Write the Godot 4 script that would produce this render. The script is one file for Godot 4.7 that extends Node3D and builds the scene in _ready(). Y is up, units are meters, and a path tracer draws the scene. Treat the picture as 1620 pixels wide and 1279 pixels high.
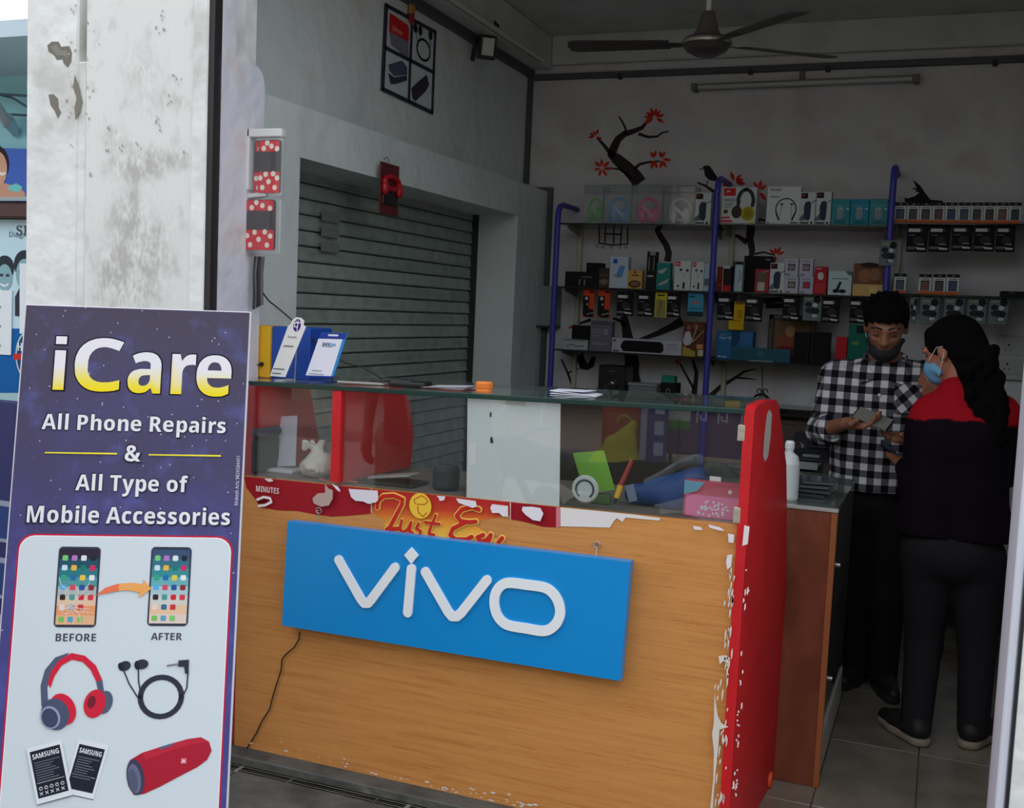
extends Node3D
# A phone-repair shop front: glass counter, leaning standee, shelves of accessories, two people inside.
# World: x to the right along the back wall, y up, -z into the shop. Shop floor is y = 0.

const FOCAL := 1724.0
var cam_basis: Basis
var cam_at := Vector3(0, 1.5, 0)
var mats := {}
var used := {}
var rng := RandomNumberGenerator.new()
var bold_font: SystemFont
var plain_font: SystemFont
var serif_font: SystemFont
var print_mat: StandardMaterial3D

# ---------------------------------------------------------------- places
func ray(px: float, py: float) -> Vector3:
	return cam_basis * Vector3((px - 810.0) / FOCAL, -(py - 639.5) / FOCAL, -1.0)
func onz(px: float, py: float, z: float) -> Vector3:
	var d := ray(px, py)
	return cam_at + d * ((z - cam_at.z) / d.z)
func onx(px: float, py: float, x: float) -> Vector3:
	var d := ray(px, py)
	return cam_at + d * ((x - cam_at.x) / d.x)
func ony(px: float, py: float, y: float) -> Vector3:
	var d := ray(px, py)
	return cam_at + d * ((y - cam_at.y) / d.y)

# ---------------------------------------------------------------- materials
func rgb(r: float, g: float, b: float) -> Color:
	return Color(r / 255.0, g / 255.0, b / 255.0)
func M(c: Color, rough := 0.7, metal := 0.0, spec := 0.5) -> StandardMaterial3D:
	var key := "%s %.2f %.2f %.2f" % [c.to_html(), rough, metal, spec]
	if not mats.has(key):
		var m := StandardMaterial3D.new()
		m.albedo_color = c
		m.roughness = rough
		m.metallic = metal
		m.metallic_specular = spec
		mats[key] = m
	return mats[key]
func glass(c: Color, a: float) -> StandardMaterial3D:
	var key := "glass" + c.to_html() + str(a)
	if not mats.has(key):
		var m := StandardMaterial3D.new()
		m.transparency = BaseMaterial3D.TRANSPARENCY_ALPHA
		m.albedo_color = Color(c.r, c.g, c.b, a)
		m.roughness = 0.0
		mats[key] = m
	return mats[key]
func noise_tex(seed_n: int, freq: float, ramp: Array, size := 512, kind := FastNoiseLite.TYPE_SIMPLEX_SMOOTH, oct := 5) -> NoiseTexture2D:
	var n := FastNoiseLite.new()
	n.seed = seed_n
	n.noise_type = kind
	n.frequency = freq
	n.fractal_octaves = oct
	var t := NoiseTexture2D.new()
	t.width = size
	t.height = size
	t.seamless = true
	t.noise = n
	var g := Gradient.new()
	var offs := PackedFloat32Array()
	var cols := PackedColorArray()
	for r in ramp:
		offs.append(r[0])
		cols.append(r[1])
	g.offsets = offs
	g.colors = cols
	t.color_ramp = g
	return t
func bump_tex(seed_n: int, freq: float, size := 256) -> NoiseTexture2D:
	var n := FastNoiseLite.new()
	n.seed = seed_n
	n.frequency = freq
	n.fractal_octaves = 4
	var t := NoiseTexture2D.new()
	t.width = size
	t.height = size
	t.seamless = true
	t.as_normal_map = true
	t.bump_strength = 3.0
	t.noise = n
	return t
func tri_mat(tex: Texture2D, scale: float, rough := 0.85, bump: Texture2D = null, bump_scale := 0.3) -> StandardMaterial3D:
	var m := StandardMaterial3D.new()
	m.albedo_texture = tex
	m.uv1_triplanar = true
	m.uv1_world_triplanar = true
	m.uv1_scale = Vector3.ONE * scale
	m.roughness = rough
	m.metallic_specular = 0.3
	if bump:
		m.normal_enabled = true
		m.normal_texture = bump
		m.normal_scale = bump_scale
	return m

# ---------------------------------------------------------------- mesh building
class MB:
	var v := PackedVector3Array()
	var n := PackedVector3Array()
	var c := PackedColorArray()
	var col := Color.WHITE
	func tri(a: Vector3, b: Vector3, d: Vector3, na: Vector3, nb: Vector3, nd: Vector3) -> void:
		if (b - a).cross(d - a).dot(na + nb + nd) > 0.0:
			v.append_array([a, d, b])
			n.append_array([na, nd, nb])
		else:
			v.append_array([a, b, d])
			n.append_array([na, nb, nd])
		c.append_array([col, col, col])
	func quad(a: Vector3, b: Vector3, d: Vector3, e: Vector3, nn: Vector3) -> void:
		tri(a, b, d, nn, nn, nn)
		tri(a, d, e, nn, nn, nn)
	func squad(a: Vector3, b: Vector3, d: Vector3, e: Vector3, na: Vector3, nb: Vector3, nd: Vector3, ne: Vector3) -> void:
		tri(a, b, d, na, nb, nd)
		tri(a, d, e, na, nd, ne)
	# a box with chamfered edges, placed by t (t maps the box centred on the origin)
	func box(size: Vector3, bev: float, t: Transform3D) -> void:
		var h := size / 2.0
		bev = minf(bev, minf(h.x, minf(h.y, h.z)) * 0.8)
		var p := func(x: float, y: float, z: float, f: int) -> Vector3:
			var q := Vector3(x * h.x, y * h.y, z * h.z)
			if f != 0: q.x -= x * bev
			if f != 1: q.y -= y * bev
			if f != 2: q.z -= z * bev
			return t * q
		var nb := t.basis
		for ax in 3:
			for s in [-1.0, 1.0]:
				var nn := Vector3.ZERO
				nn[ax] = s
				var u := (ax + 1) % 3
				var w := (ax + 2) % 3
				var cs := []
				for q in [[-1, -1], [1, -1], [1, 1], [-1, 1]]:
					var e := Vector3.ZERO
					e[ax] = s
					e[u] = q[0]
					e[w] = q[1]
					cs.append(p.call(e.x, e.y, e.z, ax))
				quad(cs[0], cs[1], cs[2], cs[3], (nb * nn).normalized())
		if bev <= 0.0:
			return
		for ax in 3:
			var u := (ax + 1) % 3
			var w := (ax + 2) % 3
			for su in [-1.0, 1.0]:
				for sw in [-1.0, 1.0]:
					var e0 := Vector3.ZERO
					e0[ax] = -1
					e0[u] = su
					e0[w] = sw
					var e1 := e0
					e1[ax] = 1
					var nn := Vector3.ZERO
					nn[u] = su
					nn[w] = sw
					quad(p.call(e0.x, e0.y, e0.z, u), p.call(e1.x, e1.y, e1.z, u), p.call(e1.x, e1.y, e1.z, w), p.call(e0.x, e0.y, e0.z, w), (nb * nn).normalized())
		for sx in [-1.0, 1.0]:
			for sy in [-1.0, 1.0]:
				for sz in [-1.0, 1.0]:
					var nn := (nb * Vector3(sx, sy, sz)).normalized()
					tri(p.call(sx, sy, sz, 0), p.call(sx, sy, sz, 1), p.call(sx, sy, sz, 2), nn, nn, nn)
	func slab(lo: Vector3, hi: Vector3, bev := 0.0) -> void:
		box(hi - lo, bev, Transform3D(Basis(), (lo + hi) / 2.0))
	# polygon in the xy plane of t, from z0 to z1
	func prism(poly: PackedVector2Array, z0: float, z1: float, t: Transform3D) -> void:
		var idx := Geometry2D.triangulate_polygon(poly)
		var f := (t.basis * Vector3(0, 0, 1)).normalized()
		for i in range(0, idx.size(), 3):
			var a := poly[idx[i]]
			var b := poly[idx[i + 1]]
			var d := poly[idx[i + 2]]
			tri(t * Vector3(a.x, a.y, z1), t * Vector3(b.x, b.y, z1), t * Vector3(d.x, d.y, z1), f, f, f)
			if z1 > z0:
				tri(t * Vector3(a.x, a.y, z0), t * Vector3(b.x, b.y, z0), t * Vector3(d.x, d.y, z0), -f, -f, -f)
		if z1 <= z0:
			return
		var out := -1.0 if Geometry2D.is_polygon_clockwise(poly) else 1.0
		for i in poly.size():
			var a := poly[i]
			var b := poly[(i + 1) % poly.size()]
			var nn := (t.basis * Vector3((b - a).y * out, -(b - a).x * out, 0)).normalized()
			quad(t * Vector3(a.x, a.y, z0), t * Vector3(b.x, b.y, z0), t * Vector3(b.x, b.y, z1), t * Vector3(a.x, a.y, z1), nn)
	func tube(pts: Array, r0: float, r1 := -1.0, sides := 8, squash := Vector3.ONE) -> void:
		if r1 < 0.0:
			r1 = r0
		var rings := []
		var norms := []
		var up := Vector3.UP
		for i in pts.size():
			var d: Vector3 = (pts[mini(i + 1, pts.size() - 1)] - pts[maxi(i - 1, 0)]).normalized()
			if absf(d.dot(up)) > 0.95:
				up = Vector3(1, 0, 0.1).normalized() if absf(d.x) < 0.9 else Vector3(0, 0, 1)
			var s := d.cross(up).normalized()
			up = s.cross(d).normalized()
			var r := lerpf(r0, r1, float(i) / maxf(1.0, pts.size() - 1.0))
			var ring := []
			var nr := []
			for k in sides:
				var a := TAU * k / sides
				var o := (s * cos(a) + up * sin(a))
				ring.append(pts[i] + o * r * squash)
				nr.append(o)
			rings.append(ring)
			norms.append(nr)
		for i in rings.size() - 1:
			for k in sides:
				var k2 := (k + 1) % sides
				squad(rings[i][k], rings[i][k2], rings[i + 1][k2], rings[i + 1][k], norms[i][k], norms[i][k2], norms[i + 1][k2], norms[i + 1][k])
		for e in [0, rings.size() - 1]:
			var d: Vector3 = (pts[1] - pts[0]).normalized() * -1.0 if e == 0 else (pts[-1] - pts[-2]).normalized()
			for k in range(1, sides - 1):
				tri(rings[e][0], rings[e][k], rings[e][k + 1], d, d, d)
	# profile of (radius, height) turned about y
	func lathe(prof: Array, segs: int, t: Transform3D, smooth := true) -> void:
		for i in prof.size() - 1:
			var p: Vector2 = prof[i]
			var q: Vector2 = prof[i + 1]
			var d := q - p
			var nn2 := Vector2(d.y, -d.x).normalized()
			for k in segs:
				var a0 := TAU * k / segs
				var a1 := TAU * (k + 1) / segs
				var f := func(pt: Vector2, a: float) -> Vector3: return t * Vector3(pt.x * cos(a), pt.y, pt.x * sin(a))
				var g := func(a: float) -> Vector3: return (t.basis * Vector3(nn2.x * cos(a), nn2.y, nn2.x * sin(a))).normalized()
				var am := (a0 + a1) / 2.0
				var n0: Vector3 = g.call(a0 if smooth else am)
				var n1: Vector3 = g.call(a1 if smooth else am)
				if p.x > 1e-6:
					tri(f.call(p, a0), f.call(p, a1), f.call(q, a1), n0, n1, n1)
				if q.x > 1e-6:
					tri(f.call(p, a0), f.call(q, a1), f.call(q, a0), n0, n1, n0)
	func ball(at: Vector3, r: Vector3, segs := 14, rings := 9, turn := Basis()) -> void:
		var P := func(i: int, k: int) -> Vector3:
			var th := PI * i / rings
			var ph := TAU * k / segs
			return Vector3(sin(th) * cos(ph), cos(th), sin(th) * sin(ph))
		for i in rings:
			for k in segs:
				var a: Vector3 = P.call(i, k)
				var b: Vector3 = P.call(i, k + 1)
				var d: Vector3 = P.call(i + 1, k + 1)
				var e: Vector3 = P.call(i + 1, k)
				var nn := func(q: Vector3) -> Vector3: return (turn * (q / r)).normalized()
				if i > 0:
					tri(at + turn * (a * r), at + turn * (b * r), at + turn * (d * r), nn.call(a), nn.call(b), nn.call(d))
				if i < rings - 1:
					tri(at + turn * (a * r), at + turn * (d * r), at + turn * (e * r), nn.call(a), nn.call(d), nn.call(e))
	# torus-like sweep of an elliptical arc in the xy plane of t
	func ring(rx: float, ry: float, thick: float, t: Transform3D, a0 := 0.0, a1 := TAU, segs := 28, sides := 8) -> void:
		var pts := []
		for i in segs + 1:
			var a := lerpf(a0, a1, float(i) / segs)
			pts.append(t * Vector3(rx * cos(a), ry * sin(a), 0))
		tube(pts, thick, -1.0, sides)
	# outline of a pen stroke of half-width r (worked out in tenths of a millimetre, so that its ends come out round)
	static func stroke(pts: Array, r: float, square := false) -> Array:
		var big := PackedVector2Array()
		for p in pts:
			big.append(p * 10000.0)
		var out := []
		for q in Geometry2D.offset_polyline(big, r * 10000.0, Geometry2D.JOIN_ROUND, Geometry2D.END_BUTT if square else Geometry2D.END_ROUND):
			var s := PackedVector2Array()
			for i in q.size():
				if s.is_empty() or (q[i] / 10000.0).distance_to(s[-1]) > r * 0.12:
					s.append(q[i] / 10000.0)
			out.append(s)
		return out
	func mesh() -> ArrayMesh:
		var a := []
		a.resize(Mesh.ARRAY_MAX)
		a[Mesh.ARRAY_VERTEX] = v
		a[Mesh.ARRAY_NORMAL] = n
		a[Mesh.ARRAY_COLOR] = c
		var m := ArrayMesh.new()
		m.add_surface_from_arrays(Mesh.PRIMITIVE_TRIANGLES, a)
		return m

# flat printing on a surface: shapes lie in the xy plane of t, each layer a hair in front of the last
class Ink:
	var b := MB.new()
	var t: Transform3D
	var z := 0.0006
	var step := 0.0003
	var thick := 0.0
	func _init(place: Transform3D) -> void:
		t = place
	func colour(c: Color) -> void:
		b.col = c.srgb_to_linear()
	func poly(pts: Array, c: Color) -> void:
		colour(c)
		var q := PackedVector2Array(pts)
		b.prism(q, z, z + thick, t)
		z += step
	func rect(x0: float, y0: float, x1: float, y1: float, c: Color) -> void:
		poly([Vector2(x0, y0), Vector2(x1, y0), Vector2(x1, y1), Vector2(x0, y1)], c)
	func rrect(x0: float, y0: float, x1: float, y1: float, r: float, c: Color) -> void:
		var p := []
		for k in 4:
			var ctr := Vector2(x1 - r if k in [0, 3] else x0 + r, y1 - r if k in [0, 1] else y0 + r)
			for j in 6:
				var a := PI / 2.0 * (k + j / 5.0)
				p.append(ctr + Vector2(cos(a), sin(a)) * r)
		poly(p, c)
	func oval(cx: float, cy: float, rx: float, ry: float, c: Color, turn := 0.0) -> void:
		var p := []
		for k in 24:
			var a := TAU * k / 24.0
			p.append(Vector2(cx, cy) + Vector2(rx * cos(a), ry * sin(a)).rotated(turn))
		poly(p, c)
	func line(pts: Array, w: float, c: Color, square := false) -> void:
		colour(c)
		for q in MB.stroke(pts, w / 2.0, square):
			b.prism(q, z, z + thick, t)
		z += step
	func arc(cx: float, cy: float, rx: float, ry: float, a0: float, a1: float, w: float, c: Color) -> void:
		var p := []
		for k in 25:
			var a := lerpf(a0, a1, k / 24.0)
			p.append(Vector2(cx + rx * cos(a), cy + ry * sin(a)))
		for h in 2:
			line(p.slice(h * 12, h * 12 + 13), w, c)
			z -= step
		z += step
	# letters stretched to fill a box, with the colour running from c (top) to c2 (foot)
	func text(s: String, x0: float, y0: float, x1: float, y1: float, font: Font, c: Color, c2 := Color(0, 0, 0, 0), turn := 0.0) -> void:
		var tm := TextMesh.new()
		tm.text = s
		tm.font = font
		tm.font_size = 48
		tm.depth = 0.0
		tm.pixel_size = 0.01
		tm.curve_step = 2.0
		var arr := tm.get_mesh_arrays()
		var vs: PackedVector3Array = arr[Mesh.ARRAY_VERTEX]
		var ix: PackedInt32Array = arr[Mesh.ARRAY_INDEX]
		if vs.is_empty():
			return
		var lo := vs[0]
		var hi := vs[0]
		for q in vs:
			lo = lo.min(q)
			hi = hi.max(q)
		var f := (t.basis * Vector3(0, 0, 1)).normalized()
		var ctr := Vector2(x0 + x1, y0 + y1) / 2.0
		var put := func(q: Vector3) -> Vector3:
			var w := Vector2(lerpf(x0, x1, (q.x - lo.x) / (hi.x - lo.x)), lerpf(y0, y1, (q.y - lo.y) / (hi.y - lo.y)))
			w = ctr + (w - ctr).rotated(turn)
			return t * Vector3(w.x, w.y, z)
		colour(c)
		var n := ix.size() if ix.size() else vs.size()
		for i in range(0, n, 3):
			var k := [i, i + 1, i + 2]
			if ix.size():
				k = [ix[i], ix[i + 1], ix[i + 2]]
			var at := b.c.size()
			b.tri(put.call(vs[k[0]]), put.call(vs[k[1]]), put.call(vs[k[2]]), f, f, f)
			if c2.a > 0.0:
				for j in 3:
					var y: float = (t.affine_inverse() * b.v[at + j]).y
					var h := clampf((y - y0) / (y1 - y0), 0.0, 1.0)
					b.c[at + j] = c2.lerp(c, smoothstep(0.0, 0.62, h)).srgb_to_linear()
		z += step

# ---------------------------------------------------------------- objects
func numbered(called: String) -> String:
	var k: int = used.get(called, 0)
	used[called] = k + 1
	return called if k == 0 else "%s_%03d" % [called, k]
func tag(o: Node3D, label: String, category: String, group := "") -> void:
	o.set_meta("label", label)
	o.set_meta("category", category)
	if group:
		o.set_meta("group", group)
func thing(called: String, label: String, category: String, at := Vector3.ZERO, group := "") -> Node3D:
	var o := Node3D.new()
	o.name = numbered(called)
	add_child(o)
	o.position = at
	tag(o, label, category, group)
	return o
# a part whose mesh is given in the thing's own axes
func part(parent: Node3D, called: String, m: Mesh, mat: Material) -> MeshInstance3D:
	var o := MeshInstance3D.new()
	o.name = called
	o.mesh = m
	o.material_override = mat
	parent.add_child(o, true)
	return o
# a part whose mesh is given in world axes
func wpart(parent: Node3D, called: String, b: MB, mat: Material) -> MeshInstance3D:
	var o := part(parent, called, b.mesh(), mat)
	var p: Node = parent
	var sum := Vector3.ZERO
	while p is Node3D and p != self:
		sum += p.position
		p = p.get_parent()
	o.position = -sum
	return o
func solo(called: String, label: String, category: String, b: MB, mat: Material, at: Vector3, group := "") -> MeshInstance3D:
	var o := MeshInstance3D.new()
	o.name = numbered(called)
	var m := b.mesh()
	for i in b.v.size():
		b.v[i] -= at
	o.mesh = b.mesh() if m else m
	o.material_override = mat
	add_child(o)
	o.position = at
	tag(o, label, category, group)
	return o
func structure(called: String, b: MB, mat: Material) -> MeshInstance3D:
	var o := MeshInstance3D.new()
	o.name = called
	o.mesh = b.mesh()
	o.material_override = mat
	add_child(o)
	o.set_meta("kind", "structure")
	return o
func ink_part(parent: Node3D, called: String, k: Ink) -> MeshInstance3D:
	return part(parent, called, k.b.mesh(), print_mat)
func place(origin: Vector3, x := Vector3.RIGHT, y := Vector3.UP) -> Transform3D:
	return Transform3D(Basis(x, y, x.cross(y)), origin)

# ---------------------------------------------------------------- bodies: a smooth union of tapered limbs, meshed as surface nets
# shapes: [a, b, ra, rb] tapered capsule, or [centre, radii, basis] ellipsoid
func nets(shapes: Array, cell: float, k: float, cuts := [], paint = null) -> ArrayMesh:
	var lo := Vector3.ONE * 1e9
	var hi := Vector3.ONE * -1e9
	var boxes := []
	for s in shapes:
		var a: Vector3
		var b: Vector3
		if s.size() == 3:
			var m := maxf(s[1].x, maxf(s[1].y, s[1].z))
			a = s[0] - Vector3.ONE * m
			b = s[0] + Vector3.ONE * m
		else:
			var r := maxf(s[2], s[3])
			a = s[0].min(s[1]) - Vector3.ONE * r
			b = s[0].max(s[1]) + Vector3.ONE * r
		var pad := Vector3.ONE * (k + cell * 2.5)
		a -= pad
		b += pad
		boxes.append([a, b])
		lo = lo.min(a)
		hi = hi.max(b)
	var nx := int((hi.x - lo.x) / cell) + 2
	var ny := int((hi.y - lo.y) / cell) + 2
	var nz := int((hi.z - lo.z) / cell) + 2
	var f := PackedFloat32Array()
	f.resize(nx * ny * nz)
	f.fill(1e3)
	for si in shapes.size():
		var s: Array = shapes[si]
		var i0 := Vector3i(((boxes[si][0] - lo) / cell).floor())
		var i1 := Vector3i(((boxes[si][1] - lo) / cell).ceil())
		i1 = Vector3i(mini(i1.x, nx - 1), mini(i1.y, ny - 1), mini(i1.z, nz - 1))
		var ell := s.size() == 3
		var A: Vector3 = s[0]
		var ab := Vector3.ZERO
		var len2 := 1.0
		var ra := 0.0
		var rb := 0.0
		var inv := Basis()
		var rad := Vector3.ONE
		var mr := 0.0
		if ell:
			inv = s[2].inverse()
			rad = s[1]
			mr = minf(rad.x, minf(rad.y, rad.z))
		else:
			ab = s[1] - A
			len2 = maxf(ab.length_squared(), 1e-9)
			ra = s[2]
			rb = s[3]
		for z in range(i0.z, i1.z + 1):
			for y in range(i0.y, i1.y + 1):
				var row := (z * ny + y) * nx
				for x in range(i0.x, i1.x + 1):
					var p := lo + Vector3(x, y, z) * cell - A
					var d: float
					if ell:
						var q := inv * p / rad
						var l := q.length()
						var g := (q / rad).length()
						d = l * (l - 1.0) / maxf(g, 1e-6) if l > 0.2 else -mr
					else:
						var h := clampf(p.dot(ab) / len2, 0.0, 1.0)
						d = (p - ab * h).length() - lerpf(ra, rb, h)
					var o := f[row + x]
					var e := maxf(k - absf(o - d), 0.0) / k
					f[row + x] = minf(o, d) - e * e * k * 0.25
	if cuts:
		for z in nz:
			for y in ny:
				for x in nx:
					var i := (z * ny + y) * nx + x
					if f[i] < 0.2:
						var p := lo + Vector3(x, y, z) * cell
						for c in cuts:
							f[i] = maxf(f[i], c.distance_to(p))
	var verts := PackedVector3Array()
	var at := {}
	var nxy := nx * ny
	var off := [0, 1, nx, nx + 1, nxy, nxy + 1, nxy + nx, nxy + nx + 1]
	var cn := [Vector3(0, 0, 0), Vector3(1, 0, 0), Vector3(0, 1, 0), Vector3(1, 1, 0), Vector3(0, 0, 1), Vector3(1, 0, 1), Vector3(0, 1, 1), Vector3(1, 1, 1)]
	var edges := [[0, 1], [2, 3], [4, 5], [6, 7], [0, 2], [1, 3], [4, 6], [5, 7], [0, 4], [1, 5], [2, 6], [3, 7]]
	for z in nz - 1:
		for y in ny - 1:
			var row := (z * ny + y) * nx
			for x in nx - 1:
				var i := row + x
				var v0 := f[i]
				if v0 > 0.15:
					continue
				var mask := 0
				for j in 8:
					if f[i + off[j]] < 0.0:
						mask |= 1 << j
				if mask == 0 or mask == 255:
					continue
				var sum := Vector3.ZERO
				var cnt := 0
				for e in edges:
					var va := f[i + off[e[0]]]
					var vb := f[i + off[e[1]]]
					if (va < 0.0) != (vb < 0.0):
						sum += cn[e[0]].lerp(cn[e[1]], va / (va - vb))
						cnt += 1
				at[i] = verts.size()
				verts.append(lo + (Vector3(x, y, z) + sum / cnt) * cell)
	var idx := PackedInt32Array()
	var steps := [[1, nx, nxy], [nx, nxy, 1], [nxy, 1, nx]]
	for i in at:
		for s in steps:
			# the edge from this cell's low corner along s[0]; the four cells round it
			if (f[i] < 0.0) == (f[i + s[0]] < 0.0):
				continue
			var a: int = i
			var b: int = i - s[1]
			var c: int = i - s[1] - s[2]
			var d: int = i - s[2]
			if not (at.has(b) and at.has(c) and at.has(d)):
				continue
			if f[i] < 0.0:
				idx.append_array([at[a], at[c], at[b], at[a], at[d], at[c]])
			else:
				idx.append_array([at[a], at[b], at[c], at[a], at[c], at[d]])
	var norms := PackedVector3Array()
	norms.resize(verts.size())
	for i in range(0, idx.size(), 3):
		var g := -(verts[idx[i + 1]] - verts[idx[i]]).cross(verts[idx[i + 2]] - verts[idx[i]])
		for j in 3:
			norms[idx[i + j]] += g
	for i in norms.size():
		norms[i] = norms[i].normalized()
	var arr := []
	arr.resize(Mesh.ARRAY_MAX)
	arr[Mesh.ARRAY_VERTEX] = verts
	arr[Mesh.ARRAY_NORMAL] = norms
	arr[Mesh.ARRAY_INDEX] = idx
	if paint != null:
		var cols := PackedColorArray()
		for p in verts:
			cols.append(paint.call(p).srgb_to_linear())
		arr[Mesh.ARRAY_COLOR] = cols
	var m := ArrayMesh.new()
	m.add_surface_from_arrays(Mesh.PRIMITIVE_TRIANGLES, arr)
	return m
# a hand as a palm and five curled fingers; out: towards the fingertips, palm: the way the palm faces, thumb: side of the thumb
func hand(wrist: Vector3, out: Vector3, palm: Vector3, thumb: Vector3, curl: float) -> Array:
	out = out.normalized()
	palm = (palm - out * palm.dot(out)).normalized()
	thumb = (thumb - out * thumb.dot(out) - palm * thumb.dot(palm)).normalized()
	var s := []
	var k := wrist + out * 0.085
	s.append([wrist, wrist + out * 0.03, 0.024, 0.026])
	for j in 4:
		var side := thumb * (0.030 - j * 0.020)
		s.append([wrist + out * 0.02 + side * 0.6, k + side, 0.017, 0.013])
		var L: float = [0.068, 0.076, 0.070, 0.054][j]
		var p0 := k + side
		var d1 := (out * cos(curl) + palm * sin(curl)).normalized()
		var p1 := p0 + d1 * L * 0.48
		var d2 := (out * cos(curl * 2.1) + palm * sin(curl * 2.1)).normalized()
		var p2 := p1 + d2 * L * 0.32
		var d3 := (out * cos(curl * 2.9) + palm * sin(curl * 2.9)).normalized()
		s.append([p0, p1, 0.0098, 0.0088])
		s.append([p1, p2, 0.0088, 0.008])
		s.append([p2, p2 + d3 * L * 0.26, 0.008, 0.0068])
	var t0 := wrist + out * 0.025 + thumb * 0.024
	var t1 := t0 + (out * 0.6 + thumb * 0.75 + palm * 0.35).normalized() * 0.042
	s.append([t0, t1, 0.014, 0.0115])
	s.append([t1, t1 + (out * 0.85 + thumb * 0.2 + palm * 0.5).normalized() * 0.034, 0.0112, 0.0088])
	return s

# ---------------------------------------------------------------- the scene
func _ready() -> void:
	rng.seed = 7
	cam_basis = Basis(Vector3.UP, deg_to_rad(21.47)) * Basis(Vector3.RIGHT, deg_to_rad(-4.90)) * Basis(Vector3.BACK, deg_to_rad(2.525))
	var cam := Camera3D.new()
	cam.name = "camera"
	cam.fov = rad_to_deg(2.0 * atan(639.5 / FOCAL))
	cam.near = 0.05
	cam.far = 200.0
	cam.transform = Transform3D(cam_basis, cam_at)
	cam.current = true
	add_child(cam)
	# overcast daylight; no lamp is lit inside the shop
	var env := Environment.new()
	env.background_mode = Environment.BG_SKY
	var sky := Sky.new()
	var sm := ProceduralSkyMaterial.new()
	sm.sky_top_color = Color(0.93, 0.96, 1.0)
	sm.sky_horizon_color = Color(0.96, 0.98, 1.0)
	sm.ground_bottom_color = Color(0.35, 0.34, 0.33)
	sm.ground_horizon_color = Color(0.45, 0.44, 0.43)
	sm.sky_energy_multiplier = 1.0
	sky.sky_material = sm
	env.sky = sky
	env.tonemap_mode = Environment.TONE_MAPPER_LINEAR
	env.tonemap_exposure = 1.9
	env.sdfgi_enabled = true
	env.ssao_enabled = true
	env.ssil_enabled = true
	var we := WorldEnvironment.new()
	we.name = "daylight"
	we.environment = env
	add_child(we)
	bold_font = SystemFont.new()
	bold_font.font_names = PackedStringArray(["Droid Sans"])
	bold_font.font_weight = 700
	plain_font = SystemFont.new()
	plain_font.font_names = PackedStringArray(["Droid Sans"])
	serif_font = SystemFont.new()
	serif_font.font_names = PackedStringArray(["Droid Serif"])
	serif_font.font_weight = 700
	print_mat = StandardMaterial3D.new()
	print_mat.vertex_color_use_as_albedo = true
	print_mat.roughness = 0.6
	print_mat.metallic_specular = 0.25
	room()
	shop_front()
	counter()
	counter_contents()
	standee()
	wall_hangings()
	second_counter()
	mural()
	shelves()
	ceiling_things()
	man()
	woman()
	neighbour()
	street()

const BACK := -6.2
const LEFT_UP := -2.42
const LEFT_LOW := -2.26
const SHUT := -2.52
const RIGHT := 0.62
const CEIL := 3.12

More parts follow.
